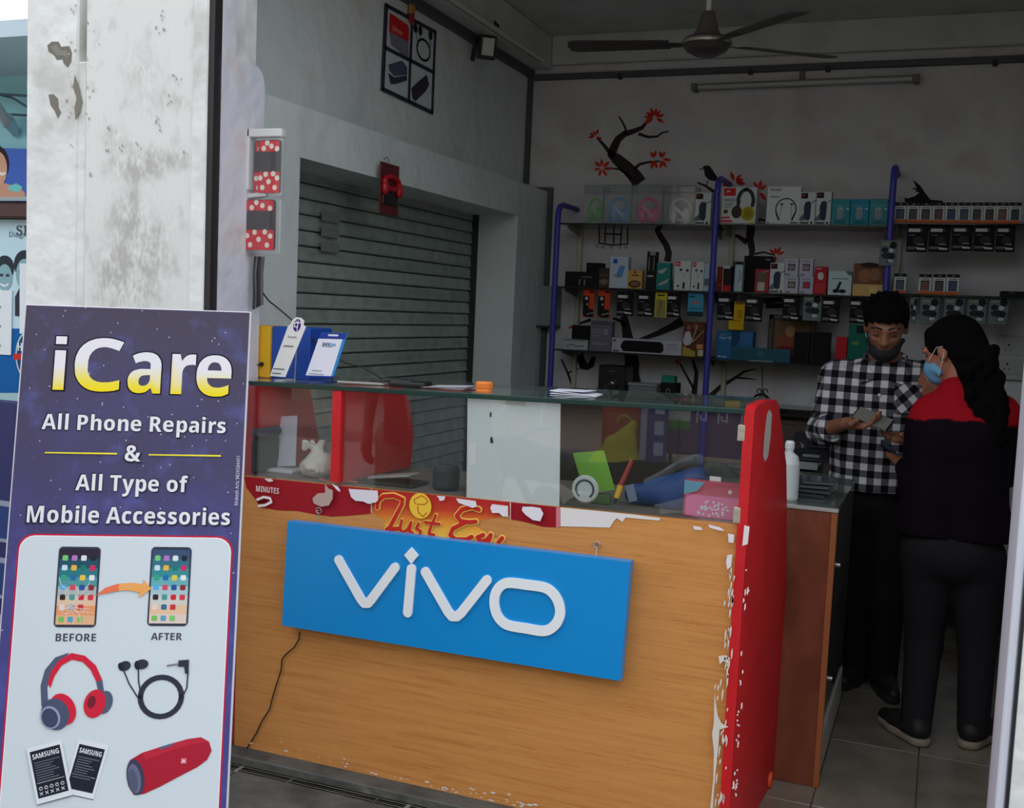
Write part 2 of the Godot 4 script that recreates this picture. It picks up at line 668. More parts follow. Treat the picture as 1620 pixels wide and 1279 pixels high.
func room() -> void:
	var plaster := noise_tex(3, 0.006, [[0.0, rgb(192, 188, 188)], [0.45, rgb(206, 204, 205)], [0.7, rgb(212, 211, 210)], [1.0, rgb(196, 190, 188)]])
	var fine := bump_tex(5, 0.05)
	var back_m := tri_mat(plaster, 0.5, 0.9, fine, 0.25)
	var blue := noise_tex(11, 0.005, [[0.0, rgb(204, 211, 209)], [0.5, rgb(216, 223, 221)], [0.8, rgb(220, 226, 224)], [1.0, rgb(216, 208, 206)]])
	var left_m := tri_mat(blue, 0.45, 0.85, fine, 0.25)
	var ceil_m := tri_mat(noise_tex(8, 0.01, [[0.0, rgb(178, 180, 176)], [0.5, rgb(196, 199, 194)], [1.0, rgb(202, 204, 200)]]), 0.5, 0.95)
	var b := MB.new()
	b.slab(Vector3(-3.0, -0.2, BACK - 0.2), Vector3(RIGHT + 0.2, CEIL + 0.15, BACK))
	structure("wall_back", b, back_m)
	b = MB.new()
	b.slab(Vector3(RIGHT, -0.2, BACK), Vector3(RIGHT + 0.2, CEIL + 0.15, -2.8))
	structure("wall_right", b, left_m)
	b = MB.new()
	b.slab(Vector3(-3.0, CEIL, BACK - 0.2), Vector3(RIGHT + 0.2, CEIL + 0.2, -2.8))
	structure("ceiling", b, ceil_m)
	# left wall: a thin upper wall, a thicker lower wall with the shutter opening, solid behind the shutter
	b = MB.new()
	b.slab(Vector3(-3.0, 2.2, BACK), Vector3(LEFT_UP, CEIL, -2.95))
	structure("wall_left", b, left_m)
	b = MB.new()
	b.slab(Vector3(-3.0, -0.1, BACK), Vector3(SHUT - 0.06, 2.2, -3.0))
	structure("wall_left_core", b, left_m)
	var z0 := onx(475, 249, LEFT_LOW).z
	var z1 := onx(819, 341, LEFT_LOW).z
	var ytop := 2.215
	var ylin := onx(475, 249, LEFT_LOW).y
	b = MB.new()
	b.slab(Vector3(SHUT - 0.06, 0, z0), Vector3(LEFT_LOW, ytop, -2.99))
	structure("wall_left_pier_front", b, left_m)
	b = MB.new()
	b.slab(Vector3(SHUT - 0.06, 0, BACK), Vector3(LEFT_LOW, ytop, z1))
	structure("wall_left_pier_back", b, left_m)
	b = MB.new()
	b.slab(Vector3(SHUT - 0.06, ylin, z1), Vector3(LEFT_LOW, ytop, z0))
	structure("wall_left_lintel", b, left_m)
	# beams under the ceiling
	b = MB.new()
	b.slab(Vector3(LEFT_UP, 2.93, BACK), Vector3(-2.27, CEIL, -3.04), 0.01)
	structure("trim_1", b, ceil_m)
	b = MB.new()
	b.slab(Vector3(-2.27, 2.95, BACK), Vector3(RIGHT, CEIL, BACK + 0.05), 0.008)
	structure("trim_2", b, ceil_m)
	# floor of large tiles with recessed joints
	b = MB.new()
	b.slab(Vector3(-3.0, -0.2, BACK), Vector3(RIGHT, -0.004, -2.80))
	var fl := structure("floor", b, M(rgb(60, 56, 52), 0.9))
	var tile_m := []
	for k in 3:
		var s := 4 * k
		var m := tri_mat(noise_tex(20 + k, 0.012, [[0.0, rgb(108 + s, 100 + s, 88 + s)], [0.55, rgb(122 + s, 114 + s, 101 + s)], [1.0, rgb(132 + s, 124 + s, 110 + s)]], 256), 1.2, 0.22)
		m.metallic_specular = 0.5
		tile_m.append(m)
	var tb := MB.new()
	tb.box(Vector3(0.302, 0.012, 0.602), 0.002, Transform3D())
	var tile := tb.mesh()
	var x := 0.02 - 0.305 * 8 + 0.1525
	while x < RIGHT:
		var z := -2.82 - 0.3025
		while z > BACK + 0.2:
			var o := part(fl, "tile", tile, tile_m[rng.randi() % 3])
			o.position = Vector3(x, -0.006, z)
			z -= 0.605
		x += 0.305
	# the roller shutter in the left wall, each slat a curved strip
	var y_top := ylin + 0.02
	var sh := thing("roller_shutter", "closed grey-green steel roller shutter in the left wall", "shutter", Vector3(SHUT, 0, (z0 + z1) / 2.0))
	var slat_m := []
	for k in 3:
		var s := 5 * k
		slat_m.append(tri_mat(noise_tex(40 + k, 0.02, [[0.0, rgb(136 + s, 148 + s, 140 + s)], [0.6, rgb(156 + s, 170 + s, 162 + s)], [1.0, rgb(164 + s, 176 + s, 170 + s)]], 256), 1.5, 0.5))
	var pitch := 0.0655
	var half := (z0 - z1) / 2.0 + 0.01
	var sb := MB.new()
	var prof := [Vector2(-0.004, 0.0), Vector2(0.010, 0.001), Vector2(0.015, 0.004), Vector2(0.016, 0.008), Vector2(0.012, 0.012), Vector2(0.010, 0.018), Vector2(0.0095, 0.036), Vector2(0.008, 0.052), Vector2(0.004, 0.060), Vector2(-0.004, 0.0635)]
	for i in prof.size() - 1:
		var p: Vector2 = prof[i]
		var q: Vector2 = prof[i + 1]
		var nn := Vector3((q - p).y, -(q - p).x, 0).normalized()
		sb.quad(Vector3(p.x, p.y, -half), Vector3(q.x, q.y, -half), Vector3(q.x, q.y, half), Vector3(p.x, p.y, half), nn)
	var slat := sb.mesh()
	var y := 0.03
	var k := 0
	while y < y_top - 0.03:
		var o := part(sh, "slat", slat, slat_m[(k * 7 + k / 3) % 3])
		o.position = Vector3(-0.02, y, 0)
		y += pitch
		k += 1
	var bb := MB.new()
	bb.slab(Vector3(-0.04, 0, -half), Vector3(-0.022, y_top + 0.1, half))
	part(sh, "backing", bb.mesh(), M(rgb(40, 44, 42), 0.9))
	for s in [-1.0, 1.0]:
		bb = MB.new()
		bb.slab(Vector3(-0.03, 0, s * half - 0.018), Vector3(0.026, y_top, s * half + 0.018))
		part(sh, "guide_rail", bb.mesh(), M(rgb(48, 50, 48), 0.7))
	bb = MB.new()
	bb.slab(Vector3(-0.03, 0, -half), Vector3(0.02, 0.03, half))
	part(sh, "bottom_bar", bb.mesh(), M(rgb(110, 118, 114), 0.5, 0.4))
	# dark grime patches on the shutter and old paint on the wall above
	var g := Ink.new(place(Vector3(0.012, 0, 0), Vector3(0, 0, -1), Vector3.UP))
	var gp := onx(505, 335, SHUT)
	var gq := onx(533, 380, SHUT)
	for j in 3:
		var yy := gp.y - 0.006 - j * 0.0655
		g.rect(-(gp.z - sh.position.z), yy - 0.03, -(gq.z - sh.position.z), yy + 0.012, rgb(134, 138, 130))
	ink_part(sh, "grime_patch", g)
	# the cracks and bare spots that show on the left wall
	var w := thing("wall_crack", "dark plaster crack in the upper left wall beside the pillar", "crack", onx(392, 60, LEFT_UP))
	var wk := Ink.new(place(Vector3(0.0, 0, 0), Vector3(0, 0, -1), Vector3.UP))
	var cr := []
	for p in [[393, 56], [394, 66], [392, 76], [387, 84], [381, 92]]:
		var h := onx(p[0], p[1], LEFT_UP) - w.position
		cr.append(Vector2(-h.z, h.y))
	wk.line(cr, 0.008, rgb(60, 56, 52))
	ink_part(w, "crack_line", wk)

func shop_front() -> void:
	var white := noise_tex(31, 0.007, [[0.0, rgb(196, 194, 188)], [0.32, rgb(220, 220, 216)], [0.6, rgb(230, 231, 228)], [0.86, rgb(226, 226, 222)], [1.0, rgb(190, 188, 182)]])
	var pm := tri_mat(white, 0.8, 0.85, bump_tex(33, 0.03), 0.5)
	var side_m := tri_mat(noise_tex(35, 0.006, [[0.0, rgb(206, 204, 214)], [0.6, rgb(216, 215, 224)], [0.85, rgb(214, 206, 206)], [1.0, rgb(190, 184, 182)]]), 0.9, 0.85, bump_tex(33, 0.03), 0.4)
	var zf := -2.8
	var xL := onz(40, 300, zf).x
	var xs0 := onz(123, 100, zf).x
	var xs1 := onz(135, 100, zf).x
	var x2 := onz(305, 300, zf).x
	var x3 := onz(328, 300, zf).x
	var x4 := onz(337, 300, zf).x
	var ys := onz(130, 97, zf).y
	# left pillar: main block, a slot chased into its face, a raised corner strip, the black shutter channel
	var b := MB.new()
	b.slab(Vector3(xL, -0.2, zf - 0.24), Vector3(xs0, 3.4, zf), 0.006)
	b.slab(Vector3(xs1, -0.2, zf - 0.24), Vector3(x2, 3.4, zf), 0.006)
	b.slab(Vector3(xs0 - 0.002, -0.2, zf - 0.24), Vector3(xs1 + 0.002, ys, zf - 0.003), 0.004)
	b.slab(Vector3(xs0 - 0.002, ys, zf - 0.24), Vector3(xs1 + 0.002, 3.4, zf - 0.05))
	var pil := structure("wall_front_left", b, pm)
	b = MB.new()
	b.slab(Vector3(x2, -0.2, zf - 0.24), Vector3(x3, 3.4, zf + 0.012), 0.004)
	var o := wpart(pil, "corner_strip", b, pm)
	b = MB.new()
	b.slab(Vector3(x3, -0.2, zf - 0.03), Vector3(x4, 3.4, zf + 0.006))
	o = wpart(pil, "shutter_channel", b, M(rgb(34, 28, 28), 0.6))
	# side of the pillar: narrow above, a thicker plastered pier below with a rounded shoulder
	b = MB.new()
	b.slab(Vector3(x4 - 0.3, -0.2, onx(376, 50, x4).z), Vector3(x4, 3.4, zf - 0.03), 0.004)
	o = wpart(pil, "reveal", b, side_m)
	b = MB.new()
	var sh := onx(417, 128, x4)
	var up := onx(376, 95, x4)
	var pts := PackedVector2Array([Vector2(-zf + 0.03, -0.2), Vector2(-sh.z, -0.2), Vector2(-sh.z, sh.y - 0.02), Vector2(-sh.z - 0.012, sh.y + 0.012), Vector2(-sh.z - 0.035, sh.y + 0.035), Vector2(-up.z, up.y), Vector2(-zf + 0.03, up.y)])
	b.prism(pts, -0.15, 0.006, place(Vector3(x4, 0, 0), Vector3(0, 0, -1), Vector3.UP))
	o = wpart(pil, "reveal_pier", b, side_m)
	# bare cement where the plaster has come away, mud stains and small knocks
	var chips := Ink.new(place(Vector3(0, 0, zf)))
	var poly := func(pp: Array, c: Color) -> void:
		var q := []
		for p in pp:
			var h := onz(p[0], p[1], zf)
			q.append(Vector2(h.x, h.y))
		chips.poly(q, c)
	poly.call([[75, 72], [82, 66], [93, 66], [97, 74], [110, 73], [114, 84], [113, 98], [108, 107], [101, 101], [99, 94], [90, 95], [86, 88], [77, 82]], rgb(120, 116, 106))
	poly.call([[80, 74], [90, 70], [96, 80], [106, 80], [108, 92], [100, 88], [90, 88]], rgb(138, 134, 124))
	poly.call([[77, 150], [85, 149], [92, 156], [93, 170], [97, 178], [92, 188], [87, 176], [80, 166]], rgb(124, 120, 110))
	poly.call([[119, 118], [126, 140], [130, 160], [127, 176], [120, 190], [118, 170], [122, 156], [116, 138]], rgb(128, 124, 114))
	var knock := func(h: Vector3, r: float, c: Color) -> void:
		var q := []
		for e in 7:
			q.append(Vector2(h.x, h.y) + Vector2.from_angle(TAU * e / 7.0) * r * (0.35 + 0.9 * rng.randf()) * Vector2(0.8, 1.2))
		chips.poly(q, c)
		chips.z -= chips.step * 0.8
	for j in 90:
		var px := 120.0 + rng.randfn(0.0, 1.0) * 10.0 + rng.randf() * 16.0
		var h := onz(clampf(px, 106, 160), rng.randf() * 300.0, zf)
		if h.x > xs0 - 0.006 and h.x < xs1 + 0.006:
			continue
		knock.call(h, 0.0015 + rng.randf() * rng.randf() * 0.007, rgb(176, 172, 164))
	for p in [[256, 30], [257, 50], [278, 128], [267, 166], [176, 205], [250, 192], [256, 202], [171, 240], [192, 235], [218, 232], [298, 245], [283, 130]]:
		for e in 4:
			knock.call(onz(p[0] + rng.randfn(0.0, 1.0) * 3.0, p[1] + rng.randfn(0.0, 1.0) * 4.0, zf), 0.0015 + 0.004 * rng.randf(), rgb(156, 152, 146))
	o = wpart(pil, "bare_cement", chips.b, print_mat)
	o.set_meta("kind", "stuff")
	# weathered paint of the pillar's face: grey water stains with a grain of their own
	var im := Image.create(256, 512, false, Image.FORMAT_RGB8)
	var nz := FastNoiseLite.new()
	nz.seed = 77
	nz.frequency = 0.012
	nz.fractal_octaves = 5
	var y_lo := 1.2
	var y_hi := 2.6
	var blots := [[215, 265, 0.10, 0.05, 0.55], [245, 255, 0.12, 0.035, 0.5], [205, 350, 0.07, 0.10, 0.5], [190, 430, 0.10, 0.13, 0.55], [235, 400, 0.09, 0.12, 0.5], [225, 110, 0.07, 0.06, 0.28], [240, 160, 0.10, 0.05, 0.22], [180, 220, 0.05, 0.04, 0.3], [215, 460, 0.12, 0.06, 0.45], [160, 470, 0.06, 0.05, 0.3]]
	var spots := []
	for q in blots:
		var h := onz(q[0], q[1], zf)
		spots.append([h.x, h.y, q[2], q[3], q[4]])
	for py in 512:
		for px in 256:
			var wx := lerpf(xs1, x2, px / 255.0)
			var wy := lerpf(y_hi, y_lo, py / 511.0)
			var a := nz.get_noise_2d(px * 1.4, py * 1.5)
			var g := nz.get_noise_2d(px * 7.0 + 400.0, py * 7.0)
			var st := 0.0
			for q in spots:
				st = maxf(st, q[4] * exp(-pow((wx - q[0]) / q[2], 2.0) - pow((wy - q[1]) / q[3], 2.0)))
			var k := clampf(st * (1.0 + 1.5 * a + 1.1 * g) + maxf(0.0, a - 0.22) * 0.7 + maxf(0.0, g - 0.4) * 0.4, 0.0, 0.7)
			im.set_pixel(px, py, rgb(225, 225, 221).lerp(rgb(168, 166, 157), k))
	var fq := QuadMesh.new()
	fq.size = Vector2(x2 - xs1 - 0.012, y_hi - y_lo)
	var fm := StandardMaterial3D.new()
	fm.albedo_texture = ImageTexture.create_from_image(im)
	fm.roughness = 0.85
	fm.metallic_specular = 0.3
	var face := part(pil, "weathered_face", fq, fm)
	face.position = Vector3((xs1 + x2) / 2.0, (y_lo + y_hi) / 2.0, zf + 0.0004)
	# lintel over the opening (above the picture) and the right jamb
	b = MB.new()
	b.slab(Vector3(x4, CEIL - 0.02, zf - 0.24), Vector3(RIGHT + 0.2, 3.4, zf))
	structure("wall_front_lintel", b, pm)
	var xr := onz(1593, 1279, zf).x
	b = MB.new()
	b.slab(Vector3(xr, -0.2, zf - 0.24), Vector3(RIGHT + 0.9, 3.4, zf), 0.004)
	var jr := structure("wall_front_right", b, pm)
	b = MB.new()
	b.slab(Vector3(xr - 0.026, -0.2, zf - 0.3), Vector3(xr - 0.004, 3.4, zf - 0.004), 0.004)
	o = wpart(jr, "edge_strip", b, M(rgb(214, 216, 226), 0.6))
	b = MB.new()
	b.slab(Vector3(xr - 0.004, -0.2, zf - 0.03), Vector3(xr + 0.003, 3.4, zf + 0.002))
	o = wpart(jr, "shutter_channel", b, M(rgb(30, 30, 34), 0.6))
	# dark stone slabs of the verandah in front, street below
	var slab_base := MB.new()
	slab_base.slab(Vector3(-9.0, -0.3, -3.1), Vector3(7.0, -0.03, -0.35))
	var ver := structure("floor_verandah", slab_base, M(rgb(52, 50, 47), 0.9))
	var st := []
	for q in 3:
		st.append(tri_mat(noise_tex(60 + q, 0.02, [[0.0, rgb(62, 61, 58)], [0.5, rgb(80 + 3 * q, 79 + 3 * q, 74 + 3 * q)], [0.85, rgb(92, 90, 84)], [1.0, rgb(116, 112, 104)]], 256), 1.0, 0.6, bump_tex(63, 0.05), 0.5))
	var sb := MB.new()
	sb.box(Vector3(0.594, 0.03, 0.594), 0.004, Transform3D())
	var sm := sb.mesh()
	for i in 18:
		for j in 4:
			var t := part(ver, "slab", sm, st[rng.randi() % 3])
			t.position = Vector3(-5.9 + i * 0.6, -0.015, -2.73 + j * 0.6)
	# low stone step under the counter
	b = MB.new()
	b.slab(Vector3(x4, 0.0, -3.0), Vector3(-0.45, 0.03, -2.86), 0.004)
	wpart(ver, "threshold", b, st[1])

const CF := -2.93   # front face of the counter
func wood_tex(base: Color, dark: Color, seed_n: int) -> ImageTexture:
	var n := FastNoiseLite.new()
	n.seed = seed_n
	n.frequency = 0.02
	n.fractal_octaves = 4
	var im := Image.create(512, 512, false, Image.FORMAT_RGB8)
	for y in 512:
		for x in 512:
			# seamless across x by blending two samples
			var fx := x / 512.0
			var a := n.get_noise_2d(x * 0.35, y * 2.6)
			var b := n.get_noise_2d((x - 512) * 0.35, y * 2.6)
			var v := lerpf(a, b, fx)
			var w := n.get_noise_2d(x * 0.1 + 900.0, y * 9.0) if y > -1 else 0.0
			var k := clampf(0.38 + v * 0.4 + w * 0.25 + (0.35 if absf(n.get_noise_2d(x * 0.06 + 300.0, y * 5.0)) < 0.02 else 0.0), 0.0, 1.0)
			im.set_pixel(x, y, base.lerp(dark, k * k))
	return ImageTexture.create_from_image(im)
func onplane(px: float, py: float, p: Vector3, n: Vector3) -> Vector3:
	var d := ray(px, py)
	return cam_at + d * ((p - cam_at).dot(n) / d.dot(n))
func top_y(x: float) -> float:
	return lerpf(1.241, 1.268, (x + 2.06) / 1.6)
func sill_y(x: float) -> float:
	return lerpf(0.930, 0.952, (x + 2.06) / 1.6)
const FLARE := 0.056
func back_dir() -> Vector3:
	return Vector3(sin(FLARE), 0, -cos(FLARE))
# an upright panel running back from the counter front at x0, outline given by pixels on its right side
func end_panel(parent: Node3D, called: String, x0: float, x1: float, px: Array, mat: Material) -> Node3D:
	var p := Vector3(x1, 0, CF + 0.012)
	var n := Vector3.UP.cross(back_dir()).normalized()
	var poly := PackedVector2Array()
	for q in px:
		if q is Vector2:
			poly.append(q)
		else:
			var h := onplane(q[0], q[1], p, n)
			poly.append(Vector2((h - p).dot(back_dir()), maxf(h.y, 0.0)))
	var b := MB.new()
	b.prism(poly, 0.0, x1 - x0, Transform3D(Basis(back_dir(), Vector3.UP, back_dir().cross(Vector3.UP)), p - (back_dir().cross(Vector3.UP)) * (x1 - x0)))
	return wpart(parent, called, b, mat)

func counter() -> void:
	var xl := -2.085
	var xr := -0.481
	var wood := tri_mat(wood_tex(rgb(206, 142, 78), rgb(168, 102, 48), 4), 1.0, 0.45)
	wood.uv1_scale = Vector3(0.7, 1.4, 0.7)
	wood.uv1_world_triplanar = true
	wood.metallic_specular = 0.4
	var red := tri_mat(noise_tex(71, 0.02, [[0.0, rgb(186, 26, 32)], [0.6, rgb(200, 30, 36)], [1.0, rgb(206, 36, 42)]], 256), 1.0, 0.45)
	red.metallic_specular = 0.4
	var c := thing("display_counter", "wood-faced shop counter with glass display top and red end panels", "counter", Vector3((xl + xr) / 2.0, 0.03, CF - 0.25))
	var b := MB.new()
	b.prism(PackedVector2Array([Vector2(xl, 0.03), Vector2(xr, 0.03), Vector2(xr, sill_y(xr)), Vector2(xl, sill_y(xl))]), -0.02, 0.0, Transform3D(Basis(), Vector3(0, 0, CF)))
	var front := wpart(c, "front_panel", b, wood)
	b = MB.new()
	b.prism(PackedVector2Array([Vector2(xl, sill_y(xl) - 0.02), Vector2(xr, sill_y(xr) - 0.02), Vector2(xr, sill_y(xr)), Vector2(xl, sill_y(xl))]), -0.5, -0.02, Transform3D(Basis(), Vector3(0, 0, CF)))
	wpart(c, "display_floor", b, M(rgb(116, 108, 98), 0.6))
	b = MB.new()
	b.slab(Vector3(xl, 0.03, CF - 0.5), Vector3(xr, 0.5, CF - 0.48))
	wpart(c, "back_board", b, M(rgb(112, 74, 44), 0.7))
	# panes: front and top, with the dark green polished edge of thick glass
	b = MB.new()
	b.prism(PackedVector2Array([Vector2(xl, sill_y(xl)), Vector2(xr, sill_y(xr)), Vector2(xr, top_y(xr) - 0.014), Vector2(xl, top_y(xl) - 0.014)]), -0.006, 0.0, Transform3D(Basis(), Vector3(0, 0, CF)))
	wpart(c, "front_pane", b, glass(rgb(60, 72, 66), 0.10))
	var tilt := atan2(top_y(xr) - top_y(xl), xr - xl)
	var tb := Transform3D(Basis(Vector3.BACK, tilt), Vector3((xl + xr) / 2.0, (top_y(xl) + top_y(xr)) / 2.0, CF))
	b = MB.new()
	var w := (xr - xl) / 2.0
	b.quad(tb * Vector3(-w, 0, 0.012), tb * Vector3(w, 0, 0.012), tb * Vector3(w, 0, -0.46), tb * Vector3(-w, 0, -0.46), tb.basis.y)
	wpart(c, "top_pane", b, glass(rgb(190, 220, 205), 0.12))
	b = MB.new()
	b.box(Vector3(w * 2, 0.015, 0.006), 0.002, tb * Transform3D(Basis(), Vector3(0, -0.0085, 0.012)))
	b.box(Vector3(w * 2, 0.013, 0.006), 0.002, tb * Transform3D(Basis(), Vector3(0, -0.0085, -0.46)))
	wpart(c, "glass_edge", b, M(rgb(30, 58, 50), 0.15))
	# red panels: right end, divider, left end
	var outline := [Vector2(0, 0.0), [1225, 1262], [1231, 1200], [1237, 1100], [1242, 1000], [1244, 900], [1245, 800], [1244, 735], [1237, 680], [1232, 640], [1228, 633], [1214, 634], [1198, 642], Vector2(0, 1.262)]
	end_panel(c, "end_panel", -0.483, -0.456, outline, red)
	var dz := [Vector2(0, 0.945), Vector2(0.44, 0.945), Vector2(0.46, 1.05), Vector2(0.42, 1.17), Vector2(0.36, 1.243), Vector2(0.0, 1.243)]
	end_panel(c, "divider", onz(529, 690, CF - 0.008).x, onz(543, 690, CF - 0.008).x, dz, red)
	end_panel(c, "end_panel", -2.10, -2.075, [Vector2(0.02, 0.0), Vector2(0.52, 0.0), Vector2(0.5, 0.8), Vector2(0.36, 1.22), Vector2(0.02, 1.22)], red)
	# white peeled edges of the red panel
	var pk := Ink.new(place(Vector3(0, 0, CF + 0.013)))
	for j in 34:
		var t := sqrt(rng.randf())
		if t > 0.33 and t < 0.4:
			continue
		var h := onz(lerpf(1190, 1163, t) - 6.0 + rng.randf() * 8.0, lerpf(830, 1275, t), CF + 0.012)
		var r := 0.002 + 0.014 * rng.randf() * rng.randf()
		pk.poly([Vector2(h.x - 0.001, h.y - r), Vector2(h.x + 0.0025, h.y - r * 0.3), Vector2(h.x + 0.0015, h.y + r), Vector2(h.x - 0.0015, h.y + r * 0.6)], rgb(232, 224, 222))
	var hq := onz(1180, 848, CF + 0.012)
	pk.poly([Vector2(hq.x - 0.006, hq.y - 0.026), Vector2(hq.x + 0.008, hq.y - 0.02), Vector2(hq.x + 0.01, hq.y + 0.028), Vector2(hq.x - 0.004, hq.y + 0.03)], rgb(226, 214, 212))
	wpart(c, "peeled_edge", pk.b, print_mat).set_meta("kind", "stuff")
	# silver strip stuck on the end panel and its hinge plates
	var n := Vector3.UP.cross(back_dir()).normalized()
	var pp := Vector3(-0.456, 0, CF + 0.012)
	var strip := Ink.new(Transform3D(Basis(back_dir(), Vector3.UP, back_dir().cross(Vector3.UP)), pp))
	var sp := []
	for q in [[1217, 648], [1213, 655], [1209, 690], [1207, 722], [1210, 731], [1215, 722], [1219, 690], [1221, 655]]:
		var h := onplane(q[0], q[1], pp, n)
		sp.append(Vector2((h - pp).dot(back_dir()), h.y))
	strip.poly(sp, rgb(176, 172, 164))
	wpart(c, "silver_sticker", strip.b, print_mat)
	for q in [[1175, 685], [1168, 815]]:
		var h := onz(q[0], q[1], CF)
		b = MB.new()
		b.slab(h - Vector3(0.012, 0.022, 0.0), h + Vector3(0.008, 0.022, 0.012), 0.002)
		b.tube([h + Vector3(-0.002, 0.011, 0.012), h + Vector3(-0.002, 0.011, 0.015)], 0.004)
		b.tube([h + Vector3(-0.002, -0.011, 0.012), h + Vector3(-0.002, -0.011, 0.015)], 0.004)
		wpart(c, "pane_clip", b, M(rgb(190, 184, 166), 0.4, 0.6))
	# torn advertising stickers along the top of the wood panel
	var k := Ink.new(place(Vector3(0, 0, CF)))
	var P := func(a: Array) -> Array:
		var o := []
		for q in a:
			var h := onz(q[0], q[1], CF)
			o.append(Vector2(h.x, h.y))
		return o
	var dred := rgb(158, 30, 40)
	var dred2 := rgb(148, 24, 36)
	k.poly(P.call([[386, 754], [470, 762], [588, 774], [588, 813], [560, 816], [525, 818], [497, 814], [470, 809], [440, 808], [412, 803], [404, 790], [390, 772]]), dred)
	# orange print running from red at the top to yellow at the foot
	var rows := [[[588, 774], [808, 795]], [[588, 800], [808, 815]], [[592, 813], [770, 822]], [[612, 825], [748, 828]], [[606, 830], [765, 841]], [[640, 846], [800, 861]]]
	var cols := [rgb(176, 36, 42), rgb(196, 66, 44), rgb(216, 110, 48), rgb(228, 144, 54), rgb(234, 166, 62), rgb(240, 190, 84)]
	for i in rows.size() - 1:
		var q0: Array = P.call(rows[i])
		var q1: Array = P.call(rows[i + 1])
		var at := k.b.c.size()
		k.poly([q0[0], q0[1], q1[1], q1[0]], cols[i])
		k.z -= k.step
		for j in range(at, k.b.c.size()):
			var mid: float = (q0[0].y + q1[0].y + q0[1].y + q1[1].y) / 4.0
			var xx := k.b.v[j]
			var topc := absf(xx.y - lerpf(q0[0].y, q0[1].y, (xx.x - q0[0].x) / maxf(0.001, q0[1].x - q0[0].x))) < absf(xx.y - lerpf(q1[0].y, q1[1].y, (xx.x - q1[0].x) / maxf(0.001, q1[1].x - q1[0].x)))
			k.b.c[j] = (cols[i] if topc else cols[i + 1]).srgb_to_linear()
	k.z += k.step
	k.poly(P.call([[808, 795], [887, 803], [886, 835], [860, 834], [830, 826], [808, 822]]), dred2)
	k.poly(P.call([[880, 803], [887, 803], [886, 835], [880, 835]]), rgb(206, 120, 126))
	k.poly(P.call([[887, 803], [960, 810], [1000, 814], [1045, 820], [1043, 824], [990, 819], [985, 826], [976, 820], [972, 824], [965, 835], [930, 834], [887, 833]]), rgb(222, 214, 210))
	k.line(P.call([[588, 774], [588, 812]]), 0.003, rgb(222, 190, 180), true)
	k.line(P.call([[808, 795], [808, 822]]), 0.003, rgb(222, 190, 180), true)
	# script lettering «Just Eat» with a chef's disc, partly torn away
	var pale := rgb(244, 196, 96)
	var rd := rgb(196, 44, 34)
	var J := [[[598, 803], [599, 793], [608, 785], [624, 784], [638, 790], [637, 798], [628, 815], [618, 834], [613, 838]], [[613, 838], [622, 837], [632, 836]]]
	var us := [[[637, 823], [634, 836], [638, 842], [646, 838], [652, 826], [649, 840], [654, 843]], [[664, 828], [660, 836], [667, 840], [665, 847], [655, 846]], [[691, 815], [682, 836], [680, 844], [688, 846]], [[674, 826], [697, 829]]]
	var Ea := [[[759, 806], [748, 802], [732, 806], [724, 816], [730, 824], [744, 826], [754, 825]], [[738, 826], [718, 836], [714, 846], [722, 853], [740, 853], [748, 849]], [[766, 846], [757, 850], [762, 857], [772, 854], [778, 846], [774, 857]], [[796, 851], [790, 858]]]
	for set_ in [J, us, Ea]:
		for ln in set_:
			k.line(P.call(ln), 0.0205 if set_ != us else 0.0135, pale)
	for set_ in [J, us, Ea]:
		for ln in set_:
			k.line(P.call(ln), 0.0125 if set_ != us else 0.0085, rd)
	var ch := onz(667, 800, CF)
	k.oval(ch.x, ch.y, 0.037, 0.039, rgb(236, 190, 62))
	k.line(P.call([[659, 797], [657, 790], [663, 787], [669, 784], [676, 788], [679, 793], [674, 798], [661, 797]]), 0.003, rgb(190, 90, 30))
	k.line(P.call([[663, 800], [664, 810], [671, 817], [677, 811]]), 0.003, rgb(190, 90, 30))
	k.text("MINUTES", onz(408, 766, CF).x, onz(408, 777, CF).y, onz(444, 777, CF).x, onz(408, 768, CF).y, bold_font, rgb(226, 210, 206))
	k.line(P.call([[410, 790], [420, 786], [430, 788], [432, 794], [422, 799], [412, 800]]), 0.008, rgb(236, 228, 226))
	k.line(P.call([[412, 794], [424, 792]]), 0.005, rgb(40, 20, 24))
	# torn white paper and bare board showing through
	var white := rgb(226, 218, 222)
	for pg in [[[554, 773], [600, 776], [601, 790], [598, 794], [586, 797], [577, 793], [565, 792], [558, 786]], [[527, 765], [537, 769], [541, 775], [541, 778], [536, 775]], [[421, 757], [432, 757], [436, 761], [428, 762]], [[693, 784], [707, 785], [705, 791], [698, 792], [697, 788]], [[724, 788], [755, 792], [757, 801], [750, 803], [739, 799], [728, 795]], [[781, 797], [806, 800], [806, 817], [797, 816], [792, 811], [781, 811], [778, 803]], [[829, 801], [844, 801], [857, 803], [862, 812], [857, 824], [845, 822], [834, 814], [828, 807]], [[1098, 831], [1110, 833], [1113, 838], [1100, 837]], [[1122, 829], [1140, 833], [1148, 839], [1138, 838], [1124, 834]], [[1153, 843], [1163, 845], [1162, 858], [1154, 857]], [[1152, 877], [1160, 876], [1158, 895], [1152, 900], [1150, 888]]]:
		k.poly(P.call(pg), white)
	k.poly(P.call([[518, 765], [523, 772], [530, 775], [530, 788], [524, 799], [512, 801], [500, 796], [498, 788], [506, 780], [518, 779]]), rgb(186, 160, 150))
